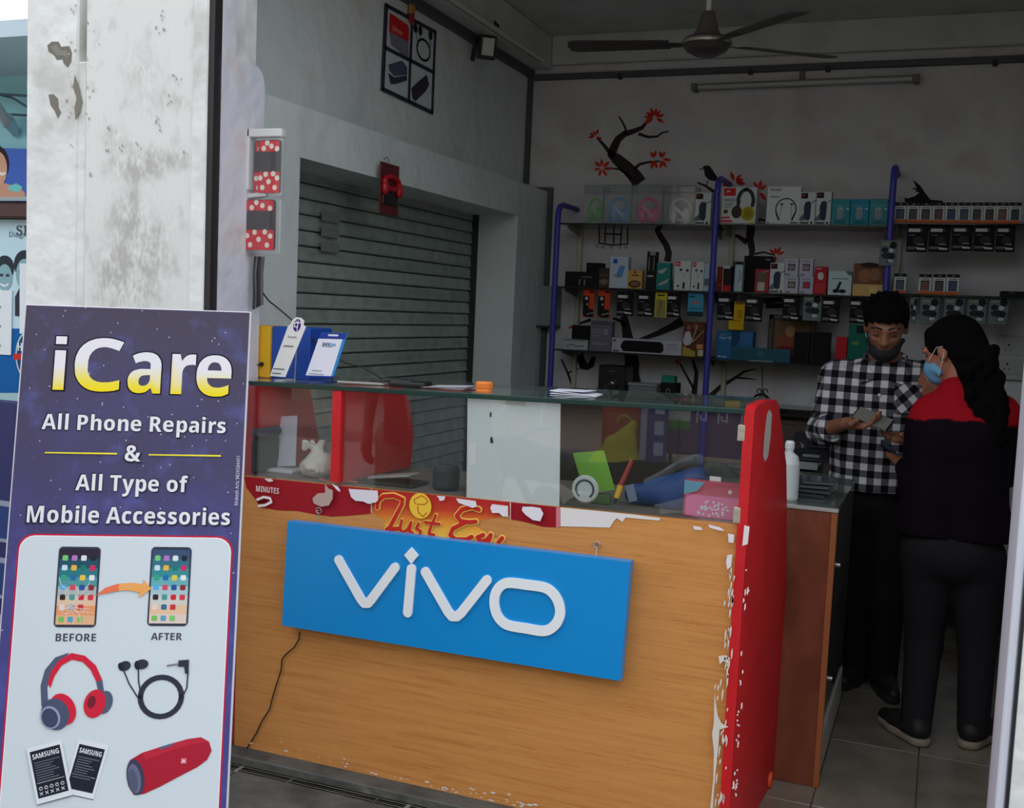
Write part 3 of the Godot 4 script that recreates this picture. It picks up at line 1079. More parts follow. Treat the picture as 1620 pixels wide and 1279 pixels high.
	# worn laminate: ragged pale flakes along the right edge and foot of the panel
	for j in 60:
		var t := rng.randf()
		var h := onz(lerpf(1158, 1143, t) + rng.randfn(0.0, 1.0) * 3.0 - (10.0 if t > 0.45 and rng.randf() < 0.5 else 0.0), lerpf(900, 1275, t), CF)
		var r := 0.004 + rng.randf() * 0.016
		k.poly([Vector2(h.x - 0.0012, h.y - r), Vector2(h.x + 0.002 * rng.randf(), h.y - r * 0.4), Vector2(h.x + 0.0025, h.y + r * 0.6), Vector2(h.x, h.y + r), Vector2(h.x - 0.002, h.y + 0.2 * r)], rgb(222, 210, 198))
		k.z -= k.step
	k.poly(P.call([[1138, 1036], [1150, 1035], [1157, 1040], [1153, 1048], [1146, 1044], [1140, 1049]]), rgb(222, 208, 196))
	k.poly(P.call([[1132, 1095], [1137, 1130], [1143, 1142], [1154, 1148], [1140, 1152], [1138, 1180], [1134, 1215], [1131, 1250], [1129, 1279], [1125, 1279], [1130, 1230], [1131, 1185], [1128, 1160], [1131, 1140]]), rgb(220, 208, 196))
	for j in 110:
		var t := rng.randf()
		var h := onz(lerpf(395, 860, t), lerpf(1187, 1281, t) - absf(rng.randfn(0.0, 1.0)) * 7.0, CF)
		if h.y < 0.042:
			continue
		var r := 0.0012 + rng.randf() * rng.randf() * 0.009
		k.poly([Vector2(h.x - r * 1.6, h.y), Vector2(h.x - r * 0.2, h.y - r * 0.5), Vector2(h.x + r * 1.7, h.y - r * 0.1), Vector2(h.x + r * 0.6, h.y + r * 0.6), Vector2(h.x - r * 0.7, h.y + r * 0.4)], rgb(214, 204, 194))
		k.z -= k.step
	wpart(front, "torn_sticker", k.b, print_mat).set_meta("kind", "stuff")
	# the blue sign hung on hooks
	var sz := CF + 0.05
	var s := thing("hanging_sign", "blue acrylic shop sign with raised white letters on counter front", "sign", onz(720, 1035, sz))
	b = MB.new()
	var cs := []
	for q in [[455, 825], [997, 890], [981, 1078], [446, 990]]:
		var h := onz(q[0], q[1], sz)
		cs.append(Vector2(h.x, h.y))
	b.prism(PackedVector2Array(cs), -0.035, 0.0, Transform3D(Basis(), Vector3(0, 0, sz)))
	wpart(s, "board", b, M(rgb(0, 136, 206), 0.32))
	b = MB.new()
	var inn := [cs[0] + Vector2(0.004, -0.004), cs[1] + Vector2(-0.004, -0.004), cs[2] + Vector2(-0.008, -0.012), cs[3] + Vector2(0.008, -0.012)]
	b.prism(PackedVector2Array(inn), -0.047, -0.035, Transform3D(Basis(), Vector3(0, 0, sz)))
	wpart(s, "back_tray", b, M(rgb(176, 178, 184), 0.5))
	var S := func(a: Array) -> PackedVector2Array:
		var o := PackedVector2Array()
		for q in a:
			var h := onz(q[0], q[1], sz)
			o.append(Vector2(h.x, h.y))
		return o
	var lw := 0.0145
	for ln in [[[537, 886], [572, 948], [577, 954], [584, 954], [589, 948], [626, 898]], [[652, 900], [646, 969]], [[674, 905], [710, 968], [716, 975], [724, 975], [731, 969], [771, 918]]]:
		b = MB.new()
		for q in MB.stroke(Array(S.call(ln)), lw):
			b.prism(q, 0.0, 0.007, Transform3D(Basis(), Vector3(0, 0, sz)))
		wpart(s, "letter", b, M(rgb(238, 240, 240), 0.35))
	# the closed letter as one ring
	var ctl: Array = Array(S.call([[833, 925], [806, 922], [793, 927], [785, 939], [783, 955], [787, 972], [796, 984], [808, 990], [832, 994], [856, 998], [869, 996], [881, 986], [887, 970], [884, 952], [874, 937], [860, 929]]))
	var mid := []
	for i in ctl.size():
		for e in 4:
			mid.append((ctl[i] as Vector2).cubic_interpolate(ctl[(i + 1) % ctl.size()], ctl[(i + ctl.size() - 1) % ctl.size()], ctl[(i + 2) % ctl.size()], e / 4.0))
	b = MB.new()
	for i in mid.size():
		var e := []
		for j in [i, (i + 1) % mid.size()]:
			var nn: Vector2 = ((mid[(j + 1) % mid.size()] as Vector2) - (mid[(j + mid.size() - 1) % mid.size()] as Vector2)).normalized().orthogonal()
			e.append([mid[j] - nn * lw, mid[j] + nn * lw, Vector3(nn.x, nn.y, 0)])
		var f := func(v: Vector2, z: float) -> Vector3: return Vector3(v.x, v.y, sz + z)
		b.quad(f.call(e[0][0], 0.007), f.call(e[0][1], 0.007), f.call(e[1][1], 0.007), f.call(e[1][0], 0.007), Vector3(0, 0, 1))
		b.squad(f.call(e[0][1], 0.0), f.call(e[0][1], 0.007), f.call(e[1][1], 0.007), f.call(e[1][1], 0.0), e[0][2], e[0][2], e[1][2], e[1][2])
		b.squad(f.call(e[0][0], 0.0), f.call(e[0][0], 0.007), f.call(e[1][0], 0.007), f.call(e[1][0], 0.0), -e[0][2], -e[0][2], -e[1][2], -e[1][2])
	wpart(s, "letter", b, M(rgb(238, 240, 240), 0.35))
	b = MB.new()
	b.prism(S.call([[652, 866], [663, 879], [652, 892], [641, 878]]), 0.0, 0.007, Transform3D(Basis(), Vector3(0, 0, sz)))
	wpart(s, "letter_dot", b, M(rgb(238, 240, 240), 0.35))
	for q in [[504, 808, 826], [944, 862, 884]]:
		var h := onz(q[0], q[1], CF + 0.006)
		var h2 := onz(q[0] - 1.0, q[2], sz - 0.018)
		b = MB.new()
		b.ring(0.010, 0.009, 0.0016, Transform3D(Basis(), h))
		b.tube([h + Vector3(0, -0.008, 0), h2], 0.0012, -1.0, 6)
		b.tube([h - Vector3(0, 0, 0.007), h + Vector3(0, 0, 0.004)], 0.003)
		wpart(s, "hook", b, M(rgb(186, 186, 184), 0.3, 0.9))
	# the wire that leads from the sign down the counter face
	b = MB.new()
	var wp := []
	for q in [[474, 1000], [473, 1012], [466, 1024], [452, 1036], [446, 1044], [445, 1060], [437, 1085], [431, 1105], [427, 1122], [414, 1142], [406, 1160], [396, 1176], [386, 1192]]:
		wp.append(onz(q[0], q[1], CF + 0.006))
	b.tube(wp, 0.0022, -1.0, 6)
	solo("power_wire", "thin black wire hanging from blue sign down the wood panel", "wire", b, M(rgb(22, 20, 20), 0.5), wp[-1])

func counter_contents() -> void:
	var gz := CF - 0.008
	# sheet of white paper taped inside the front glass
	var o := thing("paper_sheet", "large white paper sheet taped inside the counter glass", "paper", onz(812, 795, gz))
	var b := MB.new()
	var q := PackedVector2Array()
	for p in [[740, 626], [887, 637], [885, 803], [738, 787]]:
		var h := onz(p[0], p[1], gz)
		q.append(Vector2(h.x, h.y))
	b.prism(q, 0.0, 0.0006, Transform3D(Basis(), Vector3(0, 0, gz)))
	wpart(o, "sheet", b, M(rgb(224, 232, 230), 0.6))
	var tk := Ink.new(place(Vector3(0, 0, gz + 0.0006)))
	var P := func(a: Array) -> Array:
		var r := []
		for z in a:
			var h := onz(z[0], z[1], gz)
			r.append(Vector2(h.x, h.y))
		return r
	tk.poly(P.call([[800, 633], [832, 634], [832, 643], [800, 640]]), rgb(196, 200, 192))
	tk.poly(P.call([[741, 700], [754, 701], [754, 737], [740, 736]]), rgb(236, 240, 238))
	tk.poly(P.call([[776, 692], [779, 691], [781, 701], [776, 701]]), rgb(40, 46, 46))
	tk.poly(P.call([[775, 653], [778, 652], [778, 660], [775, 660]]), rgb(70, 80, 76))
	wpart(o, "tape", tk.b, print_mat)
	# white round charger leaning on the glass
	var rc := onz(926, 774, CF - 0.02)
	o = thing("wireless_charger", "white round wireless charger leaning on counter glass beside paper sheet", "charger", rc - Vector3(0, 0.042, 0))
	b = MB.new()
	b.lathe([Vector2(0, -0.006), Vector2(0.036, -0.006), Vector2(0.040, -0.002), Vector2(0.040, 0.002), Vector2(0.036, 0.006), Vector2(0, 0.006)], 32, Transform3D(Basis(Vector3.RIGHT, PI / 2.0), Vector3(0, 0.042, 0)))
	part(o, "disc", b.mesh(), M(rgb(196, 206, 200), 0.4))
	b = MB.new()
	b.ring(0.026, 0.026, 0.003, Transform3D(Basis(), Vector3(0, 0.042, 0.006)), -0.9, PI + 0.9)
	part(o, "groove", b.mesh(), M(rgb(54, 62, 60), 0.5))
	# green sheet behind it
	var gp := onz(950, 745, CF - 0.10)
	o = thing("green_card", "green plastic sheet standing tilted behind the round charger", "card", Vector3(gp.x, sill_y(gp.x), gp.z))
	b = MB.new()
	q = PackedVector2Array()
	for p in [[906, 717], [955, 713], [973, 775], [925, 783]]:
		var h := onz(p[0], p[1], CF - 0.10)
		q.append(Vector2(h.x, h.y))
	b.prism(q, -0.002, 0.0, Transform3D(Basis(), Vector3(0, 0, CF - 0.10)))
	wpart(o, "sheet", b, M(rgb(122, 182, 62), 0.5))
	b = MB.new()
	b.slab(Vector3(-0.03, 0, -0.03), Vector3(0.03, 0.03, -0.004), 0.004)
	part(o, "stand", b.mesh(), M(rgb(90, 120, 60), 0.5))
	# pen with red, yellow and black
	o = thing("marker_pen", "red and yellow marker pen leaning inside counter", "pen", onz(973, 800, CF - 0.05))
	var p0 := onz(972, 797, CF - 0.05)
	var p1 := onz(982, 768, CF - 0.06)
	var p2 := onz(1000, 728, CF - 0.08)
	b = MB.new()
	b.tube([p0, p0.lerp(p1, 0.3)], 0.003, 0.006)
	wpart(o, "tip", b, M(rgb(30, 28, 28), 0.5))
	b = MB.new()
	b.tube([p0.lerp(p1, 0.3), p1], 0.008, 0.009, 10)
	wpart(o, "grip", b, M(rgb(224, 176, 40), 0.4))
	b = MB.new()
	b.tube([p1, p2], 0.008, 0.007, 10)
	wpart(o, "barrel", b, M(rgb(150, 40, 34), 0.4))
	# blue bag and pink box at the right end
	var bb := onz(1050, 800, CF - 0.16)
	o = thing("blue_pouch", "blue fabric pouch with pale strap behind pink box", "pouch", Vector3(bb.x, sill_y(bb.x), bb.z))
	var pm := nets([[Vector3(-0.09, 0.03, 0), Vector3(0.07, 0.045, 0), 0.03, 0.045], [Vector3(-0.02, 0.05, -0.01), Vector3(0.09, 0.09, -0.02), 0.03, 0.035], [Vector3(0.02, 0.02, 0.02), Vector3(0.09, 0.02, 0.0), 0.022, 0.022]], 0.008, 0.03, [Plane(Vector3.DOWN, 0.0)])
	part(o, "bag", pm, M(rgb(24, 62, 122), 0.6))
	b = MB.new()
	b.box(Vector3(0.026, 0.05, 0.004), 0.001, Transform3D(Basis(Vector3.BACK, 0.3), Vector3(-0.085, 0.04, 0.052)))
	part(o, "strap", b.mesh(), M(rgb(120, 138, 158), 0.6))
	var xb := onz(1080, 815, CF - 0.05)
	var xe := onz(1174, 824, CF - 0.05)
	o = thing("pink_box", "pink product box with white tab standing at counter's right end", "box", Vector3((xb.x + xe.x) / 2.0, sill_y(xb.x), CF - 0.06))
	var hw := (xe.x - xb.x) / 2.0
	var hh := onz(1125, 763, CF - 0.05).y - o.position.y
	b = MB.new()
	b.slab(Vector3(-hw, 0, -0.02), Vector3(hw, hh, 0.01), 0.002)
	part(o, "carton", b.mesh(), M(rgb(190, 66, 92), 0.5))
	var k := Ink.new(place(Vector3(0, 0, 0.01)))
	k.rect(-hw * 0.92, hh * 0.04, hw * 0.88, hh * 0.62, rgb(226, 116, 166))
	k.poly([Vector2(-hw, hh * 0.98), Vector2(-hw * 0.3, hh * 0.98), Vector2(-hw * 0.55, hh * 0.72), Vector2(-hw, hh * 0.6)], rgb(120, 178, 200))
	for j in 40:
		var a := rng.randf() * TAU
		var r := sqrt(rng.randf())
		k.oval(-hw * 0.05 + cos(a) * r * hw * 0.6, hh * 0.27 + sin(a) * r * hh * 0.2, 0.004, 0.003, rgb(214, 206, 208), a)
		k.z -= k.step * 0.9
	k.oval(hw * 0.55, hh * 0.78, 0.006, 0.006, rgb(232, 200, 206))
	ink_part(o, "front_print", k)
	b = MB.new()
	b.slab(Vector3(-0.016, hh, -0.006), Vector3(0.016, hh + 0.014, -0.002), 0.002)
	part(o, "hang_tab", b.mesh(), M(rgb(232, 228, 226), 0.5))
	# white stand like an open tablet, knotted plastic bag, cable on the left
	var L0 := onz(443, 742, CF - 0.16)
	o = thing("tablet_stand", "white tablet on a low white stand inside counter left", "tablet", Vector3(L0.x, sill_y(L0.x), L0.z))
	b = MB.new()
	b.box(Vector3(0.098, 0.17, 0.006), 0.002, Transform3D(Basis(Vector3.BACK, 0.12) * Basis(Vector3.RIGHT, -0.2), Vector3(0.0, 0.098, -0.02)))
	part(o, "slate", b.mesh(), M(rgb(208, 212, 222), 0.4))
	b = MB.new()
	b.slab(Vector3(-0.07, 0, -0.05), Vector3(0.08, 0.012, 0.05), 0.003)
	part(o, "base", b.mesh(), M(rgb(214, 218, 222), 0.4))
	var B0 := onz(500, 755, CF - 0.09)
	o = thing("plastic_bag", "knotted translucent white plastic bag beside the red divider", "bag", Vector3(B0.x, sill_y(B0.x), B0.z))
	var bs := [[Vector3(0.005, 0.040, 0), Vector3(0.025, 0.046, 0), 0.040, 0.040], [Vector3(-0.03, 0.030, 0), Vector3(-0.01, 0.035, 0.01), 0.028, 0.028]]
	for j in 22:
		var a := TAU * j / 22.0
		var foot := Vector3(0.008 + cos(a) * (0.046 + 0.012 * rng.randf()), 0.018 + 0.035 * rng.randf(), sin(a) * 0.044)
		bs.append([foot, Vector3(0.004 + cos(a) * 0.008, 0.094, sin(a) * 0.008), 0.0055, 0.004])
	for j in 9:
		var a := rng.randf() * TAU
		var tip := Vector3(cos(a) * 0.034 - 0.012, 0.106 + 0.012 * rng.randf(), sin(a) * 0.02)
		bs.append([Vector3(0.003, 0.094, 0), tip, 0.006, 0.006])
		bs.append([tip, tip + Vector3(-0.01 + 0.02 * rng.randf(), -0.016, 0.006), 0.008, 0.004])
	var bag := nets(bs, 0.004, 0.008, [Plane(Vector3.DOWN, 0.0)])
	part(o, "bag_film", bag, M(rgb(206, 204, 190), 0.3))
	b = MB.new()
	var wp := []
	for p in [[505, 760], [520, 757], [538, 755], [555, 758], [566, 764]]:
		var h := onz(p[0], p[1], CF - 0.03)
		wp.append(Vector3(h.x, sill_y(h.x) + 0.006 + 0.006 * sin(p[0]), h.z))
	b.tube(wp, 0.003, -1.0, 6)
	solo("orange_cable", "short orange cable lying on counter floor by divider", "cable", b, M(rgb(196, 96, 40), 0.5), wp[0])
	# dark bags and a grey case at the far left
	var D0 := onz(410, 745, CF - 0.10)
	o = thing("black_case", "black tool case with grey lid in counter's left corner", "case", Vector3(D0.x, sill_y(D0.x), D0.z))
	b = MB.new()
	b.slab(Vector3(-0.10, 0, -0.08), Vector3(0.03, 0.12, 0.06), 0.012)
	part(o, "body", b.mesh(), M(rgb(30, 34, 34), 0.6))
	b = MB.new()
	b.slab(Vector3(-0.10, 0.12, -0.08), Vector3(0.035, 0.15, 0.06), 0.008)
	part(o, "lid", b.mesh(), M(rgb(66, 68, 84), 0.6))
	# a silver phone lying flat, black cups
	var F0 := onz(600, 752, CF - 0.12)
	o = thing("tray_phone", "silver phone lying on black tray past the divider", "phone", Vector3(F0.x + 0.05, sill_y(F0.x), F0.z))
	b = MB.new()
	b.slab(Vector3(-0.10, 0, -0.06), Vector3(0.10, 0.012, 0.06), 0.003)
	part(o, "tray", b.mesh(), M(rgb(26, 28, 30), 0.5))
	b = MB.new()
	b.box(Vector3(0.15, 0.008, 0.075), 0.003, Transform3D(Basis(Vector3.BACK, 0.14), Vector3(0.0, 0.026, 0)))
	part(o, "phone", b.mesh(), M(rgb(166, 170, 170), 0.35))
	var K0 := onz(705, 775, CF - 0.10)
	o = thing("black_speaker", "small round black speaker inside counter beside paper sheet", "speaker", Vector3(K0.x, sill_y(K0.x), K0.z))
	b = MB.new()
	b.lathe([Vector2(0, 0), Vector2(0.034, 0), Vector2(0.042, 0.012), Vector2(0.042, 0.06), Vector2(0.034, 0.075), Vector2(0, 0.078)], 20, Transform3D())
	part(o, "body", b.mesh(), M(rgb(28, 30, 32), 0.6))
	b = MB.new()
	b.ring(0.030, 0.030, 0.003, Transform3D(Basis(Vector3.RIGHT, PI / 2.0), Vector3(0, 0.077, 0)))
	part(o, "rim", b.mesh(), M(rgb(70, 72, 74), 0.4))
	# ---- on top of the glass
	var top := func(px: float, py: float, dz: float) -> Vector3:
		var h := onz(px, py, CF - dz)
		return Vector3(h.x, top_y(h.x) + 0.0005, h.z)
	# yellow and blue box
	var y0: Vector3 = top.call(430, 595, 0.14)
	o = thing("receipt_box", "blue box with yellow front standing on counter glass by standee", "box", y0)
	var yw := onz(394, 560, CF - 0.12).x - y0.x
	var yb := onz(484, 560, CF - 0.12).x - y0.x
	var yh := onz(440, 517, CF - 0.12).y - y0.y
	b = MB.new()
	b.slab(Vector3(-0.005, 0, -0.14), Vector3(yb, yh, 0.0), 0.003)
	part(o, "blue_body", b.mesh(), M(rgb(24, 74, 168), 0.5))
	b = MB.new()
	b.slab(Vector3(yw, 0.0, -0.12), Vector3(-0.003, yh, 0.012), 0.003)
	part(o, "yellow_face", b.mesh(), M(rgb(226, 172, 22), 0.5))
	b = MB.new()
	b.tube([Vector3(-0.03, 0.045, 0.013), Vector3(-0.03, 0.045, 0.022)], 0.007, -1.0, 12)
	b.tube([Vector3(-0.03, 0.045, 0.02), Vector3(-0.05, 0.04, 0.03), Vector3(-0.09, 0.036, 0.03)], 0.002, -1.0, 6)
	part(o, "lead", b.mesh(), M(rgb(20, 20, 20), 0.5))
	# two payment cards on easels (their codes left blank)
	var a0: Vector3 = top.call(443, 599, 0.05)
	o = thing("payment_stand", "white payment card with purple round crest leaning on counter glass", "card stand", a0)
	var tz := CF - 0.05
	var A := func(aa: Array, zz: float) -> Array:
		var r := []
		for z in aa:
			var h := onz(z[0], z[1], zz)
			r.append(Vector2(h.x, h.y))
		return r
	b = MB.new()
	var op := [[427, 595], [451, 597], [484, 517], [480, 515], [481, 508], [476, 503], [469, 502], [463, 506], [459, 514], [456, 515]]
	b.prism(PackedVector2Array(A.call(op, tz)), -0.003, 0.0, Transform3D(Basis(), Vector3(0, 0, tz)))
	wpart(o, "card", b, M(rgb(228, 226, 222), 0.5))
	k = Ink.new(place(Vector3(0, 0, tz)))
	var cc := onz(470, 515, tz)
	k.oval(cc.x, cc.y, 0.0135, 0.0205, rgb(72, 38, 118), -0.25)
	k.line(A.call([[466, 511], [475, 511]], tz), 0.003, rgb(240, 238, 240))
	k.line(A.call([[472, 508], [470, 523]], tz), 0.003, rgb(240, 238, 240))
	k.line(A.call([[467, 511], [466, 517], [471, 518]], tz), 0.003, rgb(240, 238, 240))
	k.line(A.call([[470, 511], [468, 506]], tz), 0.002, rgb(240, 238, 240))
	var n0 := onz(456, 533, tz)
	k.text("PhonePe", n0.x, n0.y - 0.004, n0.x + 0.032, n0.y + 0.004, plain_font, rgb(70, 60, 80), Color(0, 0, 0, 0), -0.02)
	for yy in [[449, 547, 20], [433, 583, 22], [431, 590, 18]]:
		var h := onz(yy[0], yy[1], tz)
		k.rect(h.x, h.y - 0.0022, h.x + yy[2] * 0.0019, h.y + 0.0008, rgb(96, 94, 96))
	wpart(o, "print", k.b, print_mat)
	b = MB.new()
	b.box(Vector3(0.03, 0.002, 0.08), 0.0005, Transform3D(Basis(), Vector3(0.0, 0.0015, -0.03)))
	b.tube([Vector3(0.01, 0.002, -0.07), Vector3(0.055, 0.13, -0.006)], 0.002, -1.0, 6)
	part(o, "easel", b.mesh(), M(rgb(200, 200, 198), 0.5))
	a0 = top.call(508, 601, 0.05)
	o = thing("payment_stand", "white payment card with blue header band leaning on counter glass", "card stand", a0)
	b = MB.new()
	b.prism(PackedVector2Array(A.call([[482, 596], [527, 598], [550, 527], [508, 527]], tz)), -0.004, 0.0, Transform3D(Basis(), Vector3(0, 0, tz)))
	wpart(o, "frame", b, M(rgb(38, 132, 200), 0.4))
	k = Ink.new(place(Vector3(0, 0, tz)))
	k.poly(A.call([[484, 594], [524, 595.5], [542, 537], [504, 536]], tz), rgb(226, 226, 236))
	k.poly(A.call([[508, 527.5], [549, 527.5], [546, 537], [504, 536]], tz), rgb(44, 62, 146))
	k.poly(A.call([[520, 529], [536, 529.5], [535, 532.5], [519, 532]], tz), rgb(206, 210, 226))
	k.poly(A.call([[482, 596], [527, 598], [528, 595.5], [483, 594]], tz), rgb(44, 62, 146))
	var n1 := onz(511, 545, tz)
	k.text("pay", n1.x, n1.y - 0.0065, n1.x + 0.026, n1.y + 0.006, bold_font, rgb(28, 44, 100))
	k.text("tm", n1.x + 0.0275, n1.y - 0.004, n1.x + 0.047, n1.y + 0.006, bold_font, rgb(40, 160, 214))
	for yy in [[509, 547.5, 22], [494, 586, 20], [489, 591, 30]]:
		var h := onz(yy[0], yy[1], tz)
		k.rect(h.x, h.y - 0.0012, h.x + yy[2] * 0.0018, h.y + 0.0006, rgb(110, 112, 126))
	wpart(o, "print", k.b, print_mat)
	b = MB.new()
	b.box(Vector3(0.05, 0.002, 0.09), 0.0005, Transform3D(Basis(), Vector3(-0.01, 0.0015, -0.035)))
	b.tube([Vector3(0.0, 0.002, -0.07), Vector3(0.025, 0.10, -0.007)], 0.003, -1.0, 6)
	part(o, "easel", b.mesh(), M(rgb(60, 80, 150), 0.5))
	# papers, pens and leaflets lying on the glass
	var m0: Vector3 = top.call(640, 607, 0.10)
	o = thing("black_folder", "flat black phone case lying on counter glass by leaflets", "case", m0)
	b = MB.new()
	b.box(Vector3(0.12, 0.016, 0.09), 0.005, Transform3D(Basis(Vector3.UP, 0.2), Vector3(0.02, 0.009, 0)))
	part(o, "shell", b.mesh(), M(rgb(26, 26, 28), 0.4))
	b = MB.new()
	b.box(Vector3(0.06, 0.001, 0.02), 0.0, Transform3D(Basis(Vector3.UP, 0.2), Vector3(0.0, 0.0178, 0.02)))
	part(o, "label_strip", b.mesh(), M(rgb(96, 96, 96), 0.5))
	for j in 3:
		var m1: Vector3 = top.call(570 + 22 * j, 606, 0.06 + 0.035 * j)
		b = MB.new()
		var dirn := Vector3(0.09, 0, -0.02 + 0.02 * j)
		b.tube([m1 - dirn * 0.8 + Vector3(0, 0.005, 0), m1 + dirn * 0.7 + Vector3(0, 0.005, 0)], 0.0045, -1.0, 8)
		b.tube([m1 + dirn * 0.7 + Vector3(0, 0.005, 0), m1 + dirn * 0.85 + Vector3(0, 0.005, 0)], 0.0045, 0.001, 8)
		solo("pen", ["grey metal pen lying on counter glass beside blue-headed card", "brown pen lying on counter glass between two other pens", "dark slim pen lying on glass next to black case"][j], "pen", b, M([rgb(150, 148, 142), rgb(96, 80, 66), rgb(50, 48, 46)][j], 0.35, 0.3), m1)
	m0 = top.call(710, 612, 0.09)
	o = thing("leaflets", "loose pale leaflets with red print lying on counter glass", "leaflets", m0)
	for j in 4:
		b = MB.new()
		b.box(Vector3(0.15 - 0.01 * j, 0.0012, 0.09), 0.0003, Transform3D(Basis(Vector3.UP, 0.12 * j - 0.2) * Basis(Vector3.BACK, 0.015 * j), Vector3(0.004 * j, 0.0015 + 0.0026 * j, 0)))
		part(o, "leaflet", b.mesh(), M([rgb(160, 60, 62), rgb(190, 186, 188), rgb(150, 152, 158), rgb(188, 186, 190)][j], 0.5))
	m0 = top.call(766, 616, 0.05)
	o = thing("bottle_cap", "orange ribbed screw cap standing on counter glass", "cap", m0)
	b = MB.new()
	b.lathe([Vector2(0.0, 0.0), Vector2(0.024, 0.0), Vector2(0.025, 0.004), Vector2(0.0245, 0.009), Vector2(0.0225, 0.0095), Vector2(0.0245, 0.011), Vector2(0.025, 0.027), Vector2(0.022, 0.031), Vector2(0.0, 0.032)], 28, Transform3D())
	part(o, "cap", b.mesh(), M(rgb(236, 132, 52), 0.4))
	b = MB.new()
	for j in 28:
		var a := TAU * j / 28.0
		b.box(Vector3(0.0015, 0.014, 0.003), 0.0005, Transform3D(Basis(Vector3.UP, -a), Vector3(cos(a) * 0.025, 0.019, sin(a) * 0.025)))
	part(o, "ribs", b.mesh(), M(rgb(228, 122, 46), 0.4))
	m0 = top.call(912, 625, 0.16)
	o = thing("folded_paper", "folded white paper lying on counter glass", "paper", m0)
	b = MB.new()
	b.box(Vector3(0.14, 0.002, 0.10), 0.0005, Transform3D(Basis(Vector3.UP, 0.1), Vector3(0, 0.0015, 0)))
	b.box(Vector3(0.13, 0.002, 0.10), 0.0005, Transform3D(Basis(Vector3.UP, 0.05) * Basis(Vector3.BACK, -0.05), Vector3(-0.005, 0.006, 0)))
	b.box(Vector3(0.11, 0.002, 0.09), 0.0005, Transform3D(Basis(Vector3.UP, -0.1) * Basis(Vector3.BACK, 0.03), Vector3(-0.01, 0.011, 0)))
	part(o, "sheets", b.mesh(), M(rgb(222, 220, 232), 0.6))
	# orange castor wheel on the floor under the red panel
	m0 = ony(1215, 1246, 0.0)
	o = thing("castor_wheel", "small orange castor wheel at foot of red end panel", "wheel", Vector3(m0.x, 0.0, m0.z))
	b = MB.new()
	b.lathe([Vector2(0.007, -0.012), Vector2(0.022, -0.012), Vector2(0.026, -0.008), Vector2(0.026, 0.008), Vector2(0.022, 0.012), Vector2(0.007, 0.012)], 20, Transform3D(Basis(Vector3.BACK, PI / 2.0), Vector3(0, 0.026, 0)))
	part(o, "tyre", b.mesh(), M(rgb(232, 84, 36), 0.5))
	b = MB.new()
	b.lathe([Vector2(0, -0.010), Vector2(0.010, -0.010), Vector2(0.010, 0.010), Vector2(0, 0.010)], 12, Transform3D(Basis(Vector3.BACK, PI / 2.0), Vector3(0, 0.026, 0)))
	part(o, "hub", b.mesh(), M(rgb(40, 36, 34), 0.5))

